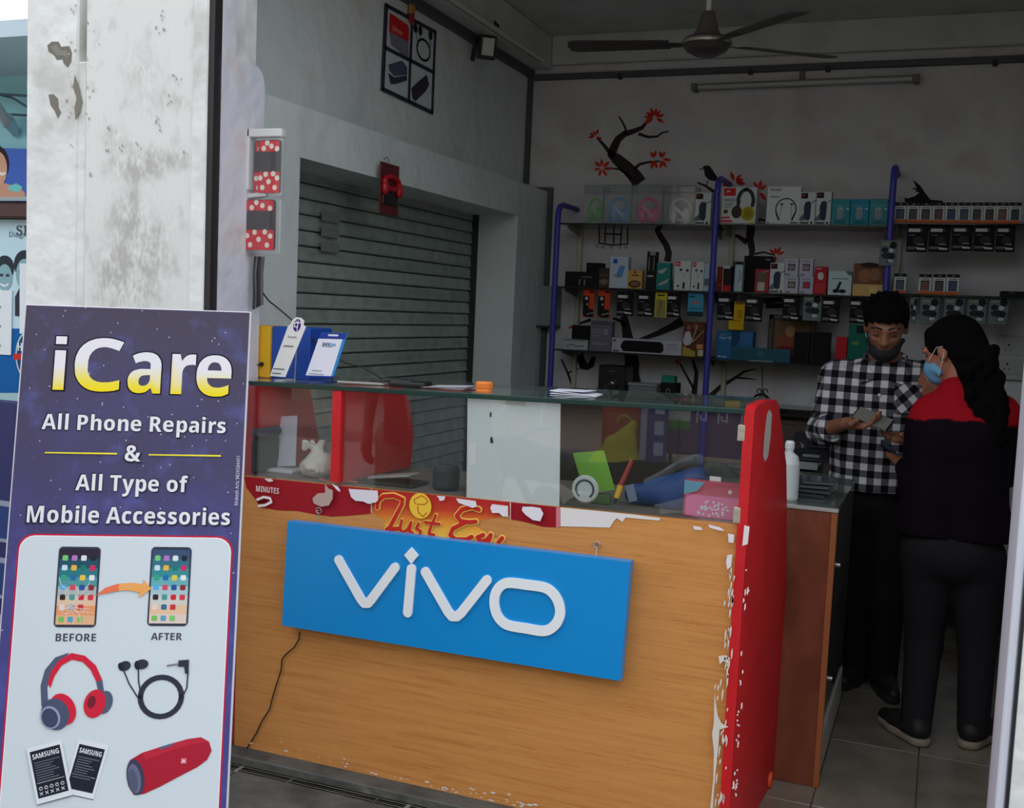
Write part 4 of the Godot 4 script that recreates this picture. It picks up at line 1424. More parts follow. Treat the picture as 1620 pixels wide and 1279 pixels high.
func standee() -> void:
	var T0 := Vector3(-2.0424, 1.462, -2.0)
	var u := Vector3(0.8885, 0.009, -0.4589).normalized()
	var d := Vector3(0.1149, -0.9723, 0.2034).normalized()
	var W := 0.523
	var H := 1.50
	var o := thing("standee", "navy starry standee advertising phone repairs, leaning beside the counter", "sign", T0 + d * H)
	o.basis = Basis(u, -d, u.cross(-d)).orthonormalized()
	var b := MB.new()
	b.slab(Vector3(-0.004, 0, -0.012), Vector3(W + 0.004, H + 0.003, -0.0015), 0.002)
	part(o, "backing_board", b.mesh(), M(rgb(208, 206, 212), 0.6))
	b = MB.new()
	b.tube([Vector3(0.08, H * 0.8, -0.014), Vector3(0.08, 0.05, -0.36)], 0.008)
	b.tube([Vector3(W - 0.08, H * 0.8, -0.014), Vector3(W - 0.08, 0.05, -0.36)], 0.008)
	b.tube([Vector3(0.08, 0.3, -0.27), Vector3(W - 0.08, 0.3, -0.27)], 0.006)
	part(o, "rear_strut", b.mesh(), M(rgb(90, 92, 96), 0.4, 0.6))
	# printed night sky
	var im := Image.create(360, 1024, false, Image.FORMAT_RGB8)
	var n := FastNoiseLite.new()
	n.seed = 9
	n.frequency = 0.006
	n.fractal_octaves = 4
	for y in 1024:
		for x in 360:
			var t := clampf(y / 520.0 + n.get_noise_2d(x, y) * 0.30, 0.0, 1.0)
			var c := rgb(52, 40, 66).lerp(rgb(62, 60, 128), t)
			var m := n.get_noise_2d(x * 2.0 + 700, y * 2.0)
			im.set_pixel(x, y, c.lerp(rgb(84, 92, 170), clampf(m * 1.0 - 0.25 + y / 2400.0, 0.0, 0.4)))
	for j in 900:
		var x := rng.randi() % 358
		var y := rng.randi() % 1022
		var s := 0.35 + 0.65 * rng.randf() * rng.randf()
		var c := im.get_pixel(x, y).lerp(rgb(214, 216, 240), s)
		im.set_pixel(x, y, c)
		if s > 0.7:
			im.set_pixel(x + 1, y, c)
			im.set_pixel(x, y + 1, c)
			im.set_pixel(x + 1, y + 1, c)
	var qm := QuadMesh.new()
	qm.size = Vector2(W, H)
	var sky_m := StandardMaterial3D.new()
	sky_m.albedo_texture = ImageTexture.create_from_image(im)
	sky_m.roughness = 0.45
	var sp := part(o, "printed_sheet", qm, sky_m)
	sp.position = Vector3(W / 2.0, H / 2.0, 0.0)
	var k := Ink.new(Transform3D())
	var white := rgb(226, 224, 224)
	var dark := rgb(26, 20, 40)
	# headline: white running to yellow
	var big := [["C", 0.121, 0.232, 0.0745, 0.2045], ["a", 0.245, 0.322, 0.106, 0.2055], ["r", 0.346, 0.402, 0.108, 0.2055], ["e", 0.405, 0.487, 0.1085, 0.209]]
	for pass_ in 2:
		for g in big:
			var e := 0.003 if pass_ == 0 else 0.0
			k.text(g[0], g[1] - e, H - g[4] - e, g[2] + e, H - g[3] + e, bold_font, dark if pass_ == 0 else rgb(226, 222, 226), Color(0, 0, 0, 0) if pass_ == 0 else rgb(238, 214, 26))
			k.z -= k.step
		k.z += k.step
	for g in [[0.0745, 0.0995, 0.0735, 0.0925], [0.0745, 0.0995, 0.1075, 0.2030]]:
		k.rect(g[0] - 0.003, H - g[3] - 0.003, g[1] + 0.003, H - g[2] + 0.003, dark)
		var cuts := [H - g[2], H - maxf(g[2], minf(g[3], 0.145)), H - g[3]]
		for i in 2:
			if cuts[i] - cuts[i + 1] < 0.001:
				continue
			var at := k.b.c.size()
			k.rect(g[0], cuts[i + 1], g[1], cuts[i], rgb(226, 222, 226))
			for j in range(at, k.b.c.size()):
				if k.b.v[j].y < H - 0.2:
					k.b.c[j] = rgb(238, 214, 26).srgb_to_linear()
	for g in [["All Phone Repairs", 0.0565, 0.4804, 0.259, 0.310], ["&", 0.2505, 0.287, 0.331, 0.3695], ["All Type of", 0.143, 0.3994, 0.4005, 0.4525], ["Mobile Accessories", 0.0395, 0.501, 0.475, 0.516]]:
		for pass_ in 2:
			var e := 0.0025 if pass_ == 0 else 0.0
			k.text(g[0], g[1] - e, H - g[4] - e, g[2] + e, H - g[3] + e, bold_font, dark if pass_ == 0 else white)
	for g in [[0.0689, 0.2329], [0.3054, 0.4725]]:
		k.poly([Vector2(g[0], H - 0.3515), Vector2(g[1], H - 0.350), Vector2(g[1], H - 0.354), Vector2(g[0], H - 0.3545)], rgb(232, 220, 60))
	k.text("Mukesh Arts 9826584451", 0.5135 - 0.0585, H - 0.41 - 0.0045, 0.5135 + 0.0585, H - 0.41 + 0.0045, plain_font, rgb(210, 208, 222), Color(0, 0, 0, 0), PI / 2.0)
	ink_part(o, "headline", k)
	# pale panel with red rim
	k = Ink.new(Transform3D())
	k.rrect(0.0225, -0.02, 0.5105, H - 0.5415, 0.036, rgb(192, 34, 62))
	k.rrect(0.0265, -0.02, 0.5065, H - 0.5455, 0.034, rgb(238, 240, 244))
	k.rrect(0.0285, -0.02, 0.5045, H - 0.5475, 0.033, rgb(208, 216, 220))
	k.rect(0.0, -0.02, W, 0.0, rgb(62, 60, 128))
	k.text("BEFORE", 0.1222, H - 0.786, 0.212, H - 0.7685, bold_font, rgb(72, 72, 84))
	k.text("AFTER", 0.3349, H - 0.7822, 0.4048, H - 0.766, bold_font, rgb(72, 72, 84))
	ink_part(o, "picture_panel", k)
	for ph in [[0.1156, 0.2100, 0.5705, 0.7545, true], [0.3240, 0.4165, 0.5685, 0.7505, false]]:
		k = Ink.new(Transform3D(Basis(), Vector3(0, 0, 0.0016)))
		var x0: float = ph[0]
		var x1: float = ph[1]
		var y1: float = H - ph[2]
		var y0: float = H - ph[3]
		k.rrect(x0, y0, x1, y1, 0.010, rgb(70, 64, 84))
		k.rrect(x0 + 0.003, y0 + 0.003, x1 - 0.003, y1 - 0.003, 0.008, rgb(44, 58, 72))
		var bands := [rgb(50, 46, 60), rgb(40, 84, 100), rgb(48, 122, 128), rgb(84, 150, 152), rgb(172, 180, 176), rgb(226, 190, 160), rgb(230, 154, 104), rgb(226, 176, 136)]
		if not ph[4]:
			bands = [rgb(62, 84, 112), rgb(56, 112, 130), rgb(60, 140, 146), rgb(104, 172, 176), rgb(170, 196, 198), rgb(206, 204, 196), rgb(228, 190, 156), rgb(222, 202, 190)]
		for i in 8:
			var ya := lerpf(y1 - 0.006, y0 + 0.006, i / 8.0)
			var yb := lerpf(y1 - 0.006, y0 + 0.006, (i + 1) / 8.0)
			k.rect(x0 + 0.004, yb, x1 - 0.004, ya, bands[i])
			k.z -= k.step
		k.z += k.step
		var icons := [rgb(120, 196, 120), rgb(176, 120, 190), rgb(220, 224, 226), rgb(40, 44, 50), rgb(200, 220, 232), rgb(232, 180, 70), rgb(40, 120, 110), rgb(206, 50, 96), rgb(60, 160, 130), rgb(40, 110, 160), rgb(226, 196, 80), rgb(224, 228, 230), rgb(90, 170, 220), rgb(206, 80, 100), rgb(52, 84, 150), rgb(140, 50, 60), rgb(50, 46, 50), rgb(80, 150, 150), rgb(206, 44, 60), rgb(210, 60, 80), rgb(226, 210, 206), rgb(50, 110, 160), rgb(196, 60, 70)]
		var iw := 0.0125
		for i in icons.size() + 4:
			var col := i % 4
			var row := i / 4
			var cx := lerpf(x0 + 0.016, x1 - 0.016, col / 3.0)
			var cy := y1 - 0.026 - row * 0.0225
			var cc: Color
			if i < icons.size():
				cc = icons[i]
			elif i == icons.size():
				continue
			else:
				cc = [rgb(120, 190, 96), rgb(90, 160, 190), rgb(130, 196, 110), rgb(222, 224, 226)][(i - icons.size() - 1) % 4]
				cy = y0 + 0.018
				cx = lerpf(x0 + 0.016, x1 - 0.016, (i - icons.size() - 1) / 3.0)
			k.rrect(cx - iw / 2, cy - iw / 2, cx + iw / 2, cy + iw / 2, 0.003, cc)
			k.z -= k.step
		k.z += k.step
		if ph[4]:
			var hub := Vector2(x0 + 0.036, y0 + 0.045)
			for i in 16:
				var a := TAU * i / 16.0 + rng.randf() * 0.3
				var p := hub
				var ln := [p]
				for j in 4:
					p += Vector2.from_angle(a + rng.randfn(0.0, 1.0) * 0.35) * (0.012 + 0.012 * rng.randf())
					if p.x < x0 + 0.005 or p.x > x1 - 0.005 or p.y < y0 + 0.005 or p.y > y1 - 0.03:
						break
					ln.append(p)
				if ln.size() > 1:
					k.line(ln, 0.0011, rgb(226, 220, 214), true)
					k.z -= k.step
		ink_part(o, "printed_phone", k)
	k = Ink.new(Transform3D(Basis(), Vector3(0, 0, 0.004)))
	var Q := func(a: Array) -> Array:
		var r := []
		for q in a:
			r.append(Vector2(q[0], H - q[1]))
		return r
	k.poly(Q.call([[0.206, 0.682], [0.226, 0.664], [0.256, 0.654], [0.290, 0.652], [0.311, 0.655], [0.309, 0.643], [0.330, 0.665], [0.302, 0.687], [0.304, 0.674], [0.276, 0.669], [0.246, 0.672], [0.222, 0.678]]), rgb(236, 166, 92))
	k.poly(Q.call([[0.206, 0.682], [0.226, 0.664], [0.256, 0.654], [0.256, 0.6705], [0.222, 0.678]]), rgb(232, 118, 84))
	ink_part(o, "printed_arrow", k)
	# headphones
	k = Ink.new(Transform3D(Basis(), Vector3(0, 0, 0.002)))
	var slate := rgb(84, 92, 116)
	var crim := rgb(208, 40, 62)
	k.poly(Q.call([[0.102, 0.930], [0.097, 0.885], [0.104, 0.850], [0.125, 0.822], [0.155, 0.811], [0.150, 0.818], [0.130, 0.834], [0.116, 0.862], [0.112, 0.890], [0.116, 0.924], [0.107, 0.934]]), slate)
	k.poly(Q.call([[0.112, 0.880], [0.118, 0.852], [0.134, 0.828], [0.160, 0.812], [0.190, 0.818], [0.216, 0.840], [0.232, 0.872], [0.219, 0.876], [0.205, 0.850], [0.186, 0.832], [0.162, 0.827], [0.140, 0.840], [0.126, 0.864], [0.119, 0.890]]), crim)
	k.poly(Q.call([[0.219, 0.876], [0.232, 0.872], [0.238, 0.900], [0.226, 0.902]]), slate)
	k.oval(0.240, H - 0.922, 0.018, 0.026, slate, -0.2)
	k.oval(0.219, H - 0.925, 0.024, 0.032, crim, -0.2)
	k.oval(0.212, H - 0.921, 0.009, 0.014, rgb(120, 34, 52), -0.2)
	k.oval(0.150, H - 0.937, 0.027, 0.037, crim, 0.5)
	k.oval(0.134, H - 0.948, 0.030, 0.036, rgb(78, 86, 110), 0.45)
	k.oval(0.124, H - 0.955, 0.021, 0.026, rgb(146, 156, 176), 0.45)
	k.oval(0.123, H - 0.956, 0.017, 0.022, rgb(66, 74, 98), 0.45)
	ink_part(o, "printed_headphones", k)
	# earphones
	k = Ink.new(Transform3D(Basis(), Vector3(0, 0, 0.002)))
	var ink := rgb(54, 54, 70)
	k.arc(0.365, H - 0.910, 0.046, 0.044, 0.0, TAU, 0.012, ink)
	k.line(Q.call([[0.278, 0.850], [0.292, 0.880], [0.318, 0.918], [0.330, 0.935]]), 0.003, ink)
	k.line(Q.call([[0.311, 0.848], [0.313, 0.874], [0.320, 0.905]]), 0.003, ink)
	k.line(Q.call([[0.423, 0.850], [0.422, 0.890], [0.411, 0.915]]), 0.003, ink)
	k.oval(0.280, H - 0.841, 0.014, 0.011, ink, 0.35)
	k.oval(0.272, H - 0.842, 0.006, 0.009, rgb(40, 40, 54), 0.35)
	k.oval(0.318, H - 0.837, 0.015, 0.011, ink, 0.15)
	k.oval(0.308, H - 0.839, 0.006, 0.010, rgb(40, 40, 54), 0.15)
	k.poly(Q.call([[0.400, 0.828], [0.424, 0.826], [0.424, 0.858], [0.417, 0.858], [0.414, 0.842], [0.400, 0.842]]), ink)
	k.line(Q.call([[0.376, 0.840], [0.400, 0.836]]), 0.0035, rgb(120, 116, 116))
	ink_part(o, "printed_earphones", k)
	# two batteries
	for bt in [[0.209, 1.0675, 0.22, 0.058, 0.098], [0.130, 1.0725, -0.26, 0.066, 0.104]]:
		var tf := Transform3D(Basis(Vector3.BACK, -bt[2]), Vector3(bt[0], H - bt[1], 0.002 if bt[2] > 0 else 0.005))
		if bt[2] < 0:
			tf.basis = Basis(Vector3.BACK, 0.26)
		k = Ink.new(tf)
		var hw: float = bt[3] / 2.0
		var hh: float = bt[4] / 2.0
		k.rect(-hw - 0.006, -hh - 0.012, hw + 0.006, hh + 0.010, rgb(222, 226, 230))
		k.rect(-hw - 0.006, -hh - 0.0135, hw + 0.006, -hh - 0.012, rgb(46, 46, 52))
		k.rect(-hw, -hh, hw, hh, rgb(38, 40, 52))
		k.text("SAMSUNG", -hw + 0.004, hh - 0.018, hw - 0.004, hh - 0.007, bold_font, rgb(226, 228, 232))
		for i in 9:
			k.rect(-hw + 0.005, hh - 0.026 - i * 0.0055, hw - 0.005 - 0.02 * absf(sin(i * 2.3)), hh - 0.0275 - i * 0.0055, rgb(120, 124, 134))
			k.z -= k.step
		k.rect(-hw + 0.003, -hh + 0.032, hw - 0.003, -hh + 0.033, rgb(200, 204, 208))
		if bt[2] < 0:
			for i in 5:
				k.arc(-hw + 0.009 + i * 0.012, -hh + 0.020, 0.0035, 0.0035, 0.0, TAU, 0.0012, rgb(206, 208, 212))
			for i in 5:
				k.line([Vector2(-hw + 0.006 + i * 0.012, -hh + 0.006), Vector2(-hw + 0.012 + i * 0.012, -hh + 0.012)], 0.0016, rgb(206, 208, 212))
				k.line([Vector2(-hw + 0.012 + i * 0.012, -hh + 0.006), Vector2(-hw + 0.006 + i * 0.012, -hh + 0.012)], 0.0016, rgb(206, 208, 212))
		ink_part(o, "printed_battery", k)
	# loudspeaker
	k = Ink.new(Transform3D(Basis(), Vector3(0, 0, 0.002)))
	k.poly(Q.call([[0.304, 1.050], [0.330, 1.034], [0.380, 1.018], [0.430, 1.004], [0.460, 1.000], [0.478, 1.010], [0.485, 1.030], [0.476, 1.050], [0.455, 1.066], [0.420, 1.084], [0.375, 1.108], [0.340, 1.124], [0.318, 1.126], [0.304, 1.106], [0.298, 1.075]]), rgb(172, 34, 54))
	k.poly(Q.call([[0.330, 1.034], [0.380, 1.018], [0.430, 1.004], [0.460, 1.000], [0.478, 1.010], [0.430, 1.018], [0.380, 1.034], [0.340, 1.050]]), rgb(190, 44, 62))
	k.poly(Q.call([[0.366, 1.022], [0.400, 1.012], [0.396, 1.019], [0.372, 1.027]]), rgb(100, 96, 118))
	k.oval(0.319, H - 1.087, 0.019, 0.040, rgb(66, 66, 88), 0.22)
	k.oval(0.317, H - 1.090, 0.014, 0.033, rgb(104, 108, 134), 0.22)
	k.oval(0.314, H - 1.094, 0.010, 0.026, rgb(86, 90, 114), 0.22)
	k.rect(0.418, H - 1.058, 0.430, H - 1.046, rgb(222, 120, 130))
	k.text("JBL", 0.4195, H - 1.056, 0.4285, H - 1.050, bold_font, rgb(244, 240, 240))
	ink_part(o, "printed_loudspeaker", k)

func wall_hangings() -> void:
	# framed product poster on the upper left wall
	var o := thing("product_poster", "black-framed poster of four phone accessories on upper left wall", "poster", onx(640, 165, LEFT_UP))
	var pts := [[609, 9], [686, 51], [681, 178], [603, 141]]
	var c := []
	for p in pts:
		var h := onx(p[0], p[1], LEFT_UP)
		c.append(Vector2(-h.z, h.y))
	var t := place(Vector3(LEFT_UP, 0, 0), Vector3(0, 0, -1), Vector3.UP)
	var b := MB.new()
	b.prism(PackedVector2Array(c), 0.0, 0.006, t)
	wpart(o, "sheet", b, M(rgb(206, 212, 216), 0.5))
	var k := Ink.new(place(Vector3(LEFT_UP + 0.006, 0, 0), Vector3(0, 0, -1), Vector3.UP))
	var F := func(s: float, r: float) -> Vector2:   # s across, r down, 0..1
		return (c[0] as Vector2).lerp(c[1], s).lerp((c[3] as Vector2).lerp(c[2], s), r)
	var FF := func(a: Array) -> Array:
		var r := []
		for q in a:
			r.append(F.call(q[0], q[1]))
		return r
	k.poly(FF.call([[0.07, 0.07], [0.1, 0.06], [0.43, 0.09], [0.46, 0.13], [0.46, 0.29], [0.07, 0.28]]), rgb(208, 40, 46))
	k.poly(FF.call([[0.07, 0.28], [0.46, 0.29], [0.47, 0.47], [0.36, 0.47], [0.33, 0.49], [0.29, 0.46], [0.12, 0.43]]), rgb(126, 124, 136))
	k.text("Ultra", F.call(0.13, 0.2).x, F.call(0.13, 0.25).y, F.call(0.32, 0.2).x, F.call(0.2, 0.19).y, bold_font, rgb(232, 160, 150))
	var ea := rgb(40, 44, 48)
	for j in 24:
		var a := TAU * j / 24.0
		var a2 := TAU * (j + 1) / 24.0
		k.line(FF.call([[0.77 + 0.14 * cos(a), 0.29 + 0.125 * sin(a)], [0.77 + 0.14 * cos(a2), 0.29 + 0.125 * sin(a2)]]), 0.012, ea)
		k.z -= k.step
	k.line(FF.call([[0.58, 0.1], [0.66, 0.27]]), 0.006, ea)
	k.line(FF.call([[0.68, 0.09], [0.68, 0.2]]), 0.006, ea)
	k.line(FF.call([[0.90, 0.08], [0.9, 0.24]]), 0.006, ea)
	for q in [[0.58, 0.08], [0.68, 0.08], [0.9, 0.07]]:
		var f: Vector2 = F.call(q[0], q[1])
		k.oval(f.x, f.y, 0.022, 0.022, ea)
	k.poly(FF.call([[0.08, 0.68], [0.34, 0.55], [0.44, 0.6], [0.45, 0.69], [0.2, 0.78], [0.1, 0.74]]), rgb(88, 88, 108))
	k.poly(FF.call([[0.08, 0.78], [0.2, 0.8], [0.44, 0.7], [0.45, 0.76], [0.25, 0.86], [0.14, 0.9]]), rgb(64, 64, 84))
	k.poly(FF.call([[0.54, 0.83], [0.66, 0.72], [0.85, 0.57], [0.91, 0.68], [0.84, 0.78], [0.64, 0.96], [0.58, 0.95]]), rgb(66, 56, 66))
	wpart(o, "pictures", k.b, print_mat)
	b = MB.new()
	for e in [[0, 0, 1, 0], [1, 0, 1, 1], [1, 1, 0, 1], [0, 1, 0, 0], [0.5, 0, 0.5, 1], [0, 0.5, 1, 0.5]]:
		for q in Geometry2D.offset_polyline(PackedVector2Array([F.call(e[0], e[1]), F.call(e[2], e[3])]), 0.008, Geometry2D.JOIN_MITER, Geometry2D.END_SQUARE):
			b.prism(q, 0.0, 0.012, t)
	wpart(o, "frame", b, M(rgb(34, 36, 54), 0.5))
	# orange and red tag hanging above the poster
	o = thing("hanging_charm", "narrow orange and red charm hanging over the poster's top edge", "charm", onx(651, 34, LEFT_UP + 0.02))
	b = MB.new()
	b.slab(Vector3(-0.008, 0.03, -0.022), Vector3(0.008, 0.13, 0.022), 0.004)
	part(o, "ribbon", b.mesh(), M(rgb(190, 130, 50), 0.6))
	b = MB.new()
	b.ball(Vector3(0, 0.015, 0), Vector3(0.012, 0.03, 0.022))
	b.slab(Vector3(-0.009, 0.125, -0.024), Vector3(0.009, 0.145, 0.024), 0.003)
	part(o, "tassel", b.mesh(), M(rgb(140, 30, 34), 0.7))
	# polka-dot phone cases in clear sleeves, hung from nails at the pillar's edge
	var zc := -2.98
	var cases := [[[400, 226, 447, 310], [391, 205, 449, 312], "upper", [375, 212]], [[380, 318, 440, 398], [376, 315, 447, 402], "lower", [372, 392]]]
	for ci in 2:
		var cs: Array = cases[ci]
		var base := onz((cs[1][0] + cs[1][2]) / 2.0, cs[1][3], zc)
		o = thing("phone_case_pack", ["black and red polka-dot phone case in clear sleeve, upper of two", "pair of black and red polka-dot phone cases in clear sleeve, lower"][ci], "phone case", base, "polka-dot phone cases by the pillar")
		var wmm := onz(cs[0][2], cs[0][3], zc).x - onz(cs[0][0], cs[0][3], zc).x
		var hmm := onz(cs[0][2], cs[0][1], zc).y - onz(cs[0][2], cs[0][3], zc).y
		var n := 2
		for j in n:
			var cx: float = (onz((cs[0][0] + cs[0][2]) / 2.0, 300, zc).x - base.x) + [-0.011, 0.012][j]
			var cy := 0.012
			var cw := wmm - 0.03
			b = MB.new()
			var q := PackedVector2Array()
			for kk in 4:
				var ctr := Vector2(cx + (cw / 2 - 0.01) * (1 if kk in [0, 3] else -1), cy + hmm / 2 + (hmm / 2 - 0.01) * (1 if kk in [0, 1] else -1))
				for jj in 5:
					q.append(ctr + Vector2.from_angle(PI / 2.0 * (kk + jj / 4.0)) * 0.01)
			b.prism(q, -0.006 + 0.011 * j, 0.002 + 0.011 * j, Transform3D())
			part(o, "case", b.mesh(), M(rgb(36, 24, 26), 0.3))
			k = Ink.new(Transform3D(Basis(), Vector3(0, 0, 0.002 + 0.011 * j)))
			k.rrect(cx - cw / 2, cy, cx + cw / 2, cy + hmm * 0.40, 0.008, rgb(206, 30, 40))
			k.rrect(cx - cw / 2 + 0.004, cy + hmm * 0.78, cx + cw / 2 - 0.004, cy + hmm - 0.002, 0.008, rgb(206, 30, 40))
			for d in [[0.22, 0.10], [0.78, 0.10], [0.5, 0.21], [0.12, 0.28], [0.88, 0.28], [0.36, 0.35], [0.7, 0.36], [0.25, 0.84], [0.6, 0.88], [0.85, 0.83], [0.4, 0.94]]:
				k.oval(cx - cw / 2 + cw * d[0], cy + hmm * d[1], 0.0085, 0.0085, rgb(232, 222, 206))
				k.z -= k.step
			ink_part(o, "dotted_print", k)
		var w0 := onz(cs[1][0], cs[1][3], zc).x - base.x
		var w1 := onz(cs[1][2], cs[1][3], zc).x - base.x
		var hh := onz(420, cs[1][1], zc).y - base.y
		b = MB.new()
		b.slab(Vector3(w0, 0, -0.012), Vector3(w1, hh, 0.018), 0.004)
		part(o, "clear_sleeve", b.mesh(), glass(rgb(240, 244, 248), 0.06))
		b = MB.new()
		b.slab(Vector3(w0 + 0.004, hh - 0.026, -0.0125), Vector3(w1 - 0.004, hh, 0.0185), 0.003)
		if ci == 0:
			b.slab(Vector3(w0, 0.02, -0.0125), Vector3(w0 + 0.016, hh, 0.0185), 0.003)
			b.box(Vector3(0.09, 0.016, 0.02), 0.004, Transform3D(Basis(Vector3.BACK, 0.1), Vector3(w0 + 0.03, 0.004, 0.0)))
		if ci == 0:
			part(o, "sleeve_band", b.mesh(), M(rgb(214, 214, 212), 0.4))
		b = MB.new()
		var nail := onz(cs[3][0], cs[3][1], zc) - base
		b.tube([nail, Vector3(w0 + 0.01, nail.y, 0.0)], 0.0015, -1.0, 6)
		b.ball(nail, Vector3.ONE * 0.004, 8, 6)
		part(o, "nail", b.mesh(), M(rgb(60, 58, 56), 0.5))
	# bundle of black straps below
	var sp := onz(406, 490, zc)
	o = thing("strap_bundle", "bundle of long black straps in film hanging below phone cases", "straps", sp)
	var top := onz(406, 406, zc).y - sp.y
	for j in 5:
		b = MB.new()
		var x := -0.012 + j * 0.007
		b.tube([Vector3(x + 0.004, top, 0.0), Vector3(x, top * 0.7, 0.004 * (j % 2)), Vector3(x + 0.002, top * 0.3, 0), Vector3(x + 0.001 * j, 0.004 * j, 0)], 0.0055, 0.0045, 6)
		part(o, "strap", b.mesh(), M([rgb(46, 42, 44), rgb(90, 86, 86), rgb(30, 28, 30)][j % 3], 0.35))
	# red and black earphone pack hanging in front of the shutter
	var hp := onx(614, 340, LEFT_LOW + 0.03)
	o = thing("red_earphone_pack", "red and black blister pack hanging in front of the roller shutter", "blister pack", hp)
	var ht := onx(612, 258, LEFT_LOW + 0.03).y - hp.y
	var dz := (onx(629, 300, LEFT_LOW + 0.03).z - onx(599, 300, LEFT_LOW + 0.03).z) / 2.0
	b = MB.new()
	b.slab(Vector3(-0.003, 0, -absf(dz)), Vector3(0.003, ht, absf(dz)), 0.002)
	part(o, "card", b.mesh(), M(rgb(96, 30, 36), 0.5))
	b = MB.new()
	b.slab(Vector3(0.003, 0.04, -absf(dz) * 0.75), Vector3(0.008, ht * 0.52, absf(dz) * 0.75), 0.003)
	part(o, "black_window", b.mesh(), M(rgb(26, 22, 24), 0.25))
	b = MB.new()
	b.ring(absf(dz) * 0.75, ht * 0.12, 0.012, Transform3D(Basis(Vector3.UP, PI / 2.0), Vector3(0.012, ht * 0.62, 0)))
	b.ball(Vector3(0.014, ht * 0.5, -absf(dz) * 0.8), Vector3(0.016, 0.03, 0.02))
	b.ball(Vector3(0.014, ht * 0.5, absf(dz) * 0.7), Vector3(0.016, 0.03, 0.02))
	part(o, "red_headset", b.mesh(), M(rgb(176, 24, 36), 0.35))
	b = MB.new()
	b.tube([Vector3(0, ht, 0), Vector3(-0.012, ht + 0.03, 0), Vector3(-0.03, ht + 0.02, 0)], 0.002, -1.0, 6)
	part(o, "hook", b.mesh(), M(rgb(120, 120, 120), 0.4, 0.7))
	# black cable drooping from the pillar to the counter top
	b = MB.new()
	var pts2 := []
	for q in [[413, 460, -3.05], [425, 476, -3.05], [445, 492, -3.05], [460, 505, -3.06], [490, 533, -3.08], [520, 560, -3.1], [548, 575, -3.12], [570, 580, -3.13], [590, 590, -3.14], [604, 600, -3.14]]:
		var h := onz(q[0], q[1], q[2])
		pts2.append(Vector3(h.x, maxf(h.y, top_y(h.x) + 0.004), h.z))
	b.tube(pts2, 0.0026, -1.0, 6)
	solo("black_cable", "black cable drooping behind the payment cards onto counter", "cable", b, M(rgb(24, 24, 26), 0.5), pts2[-1])

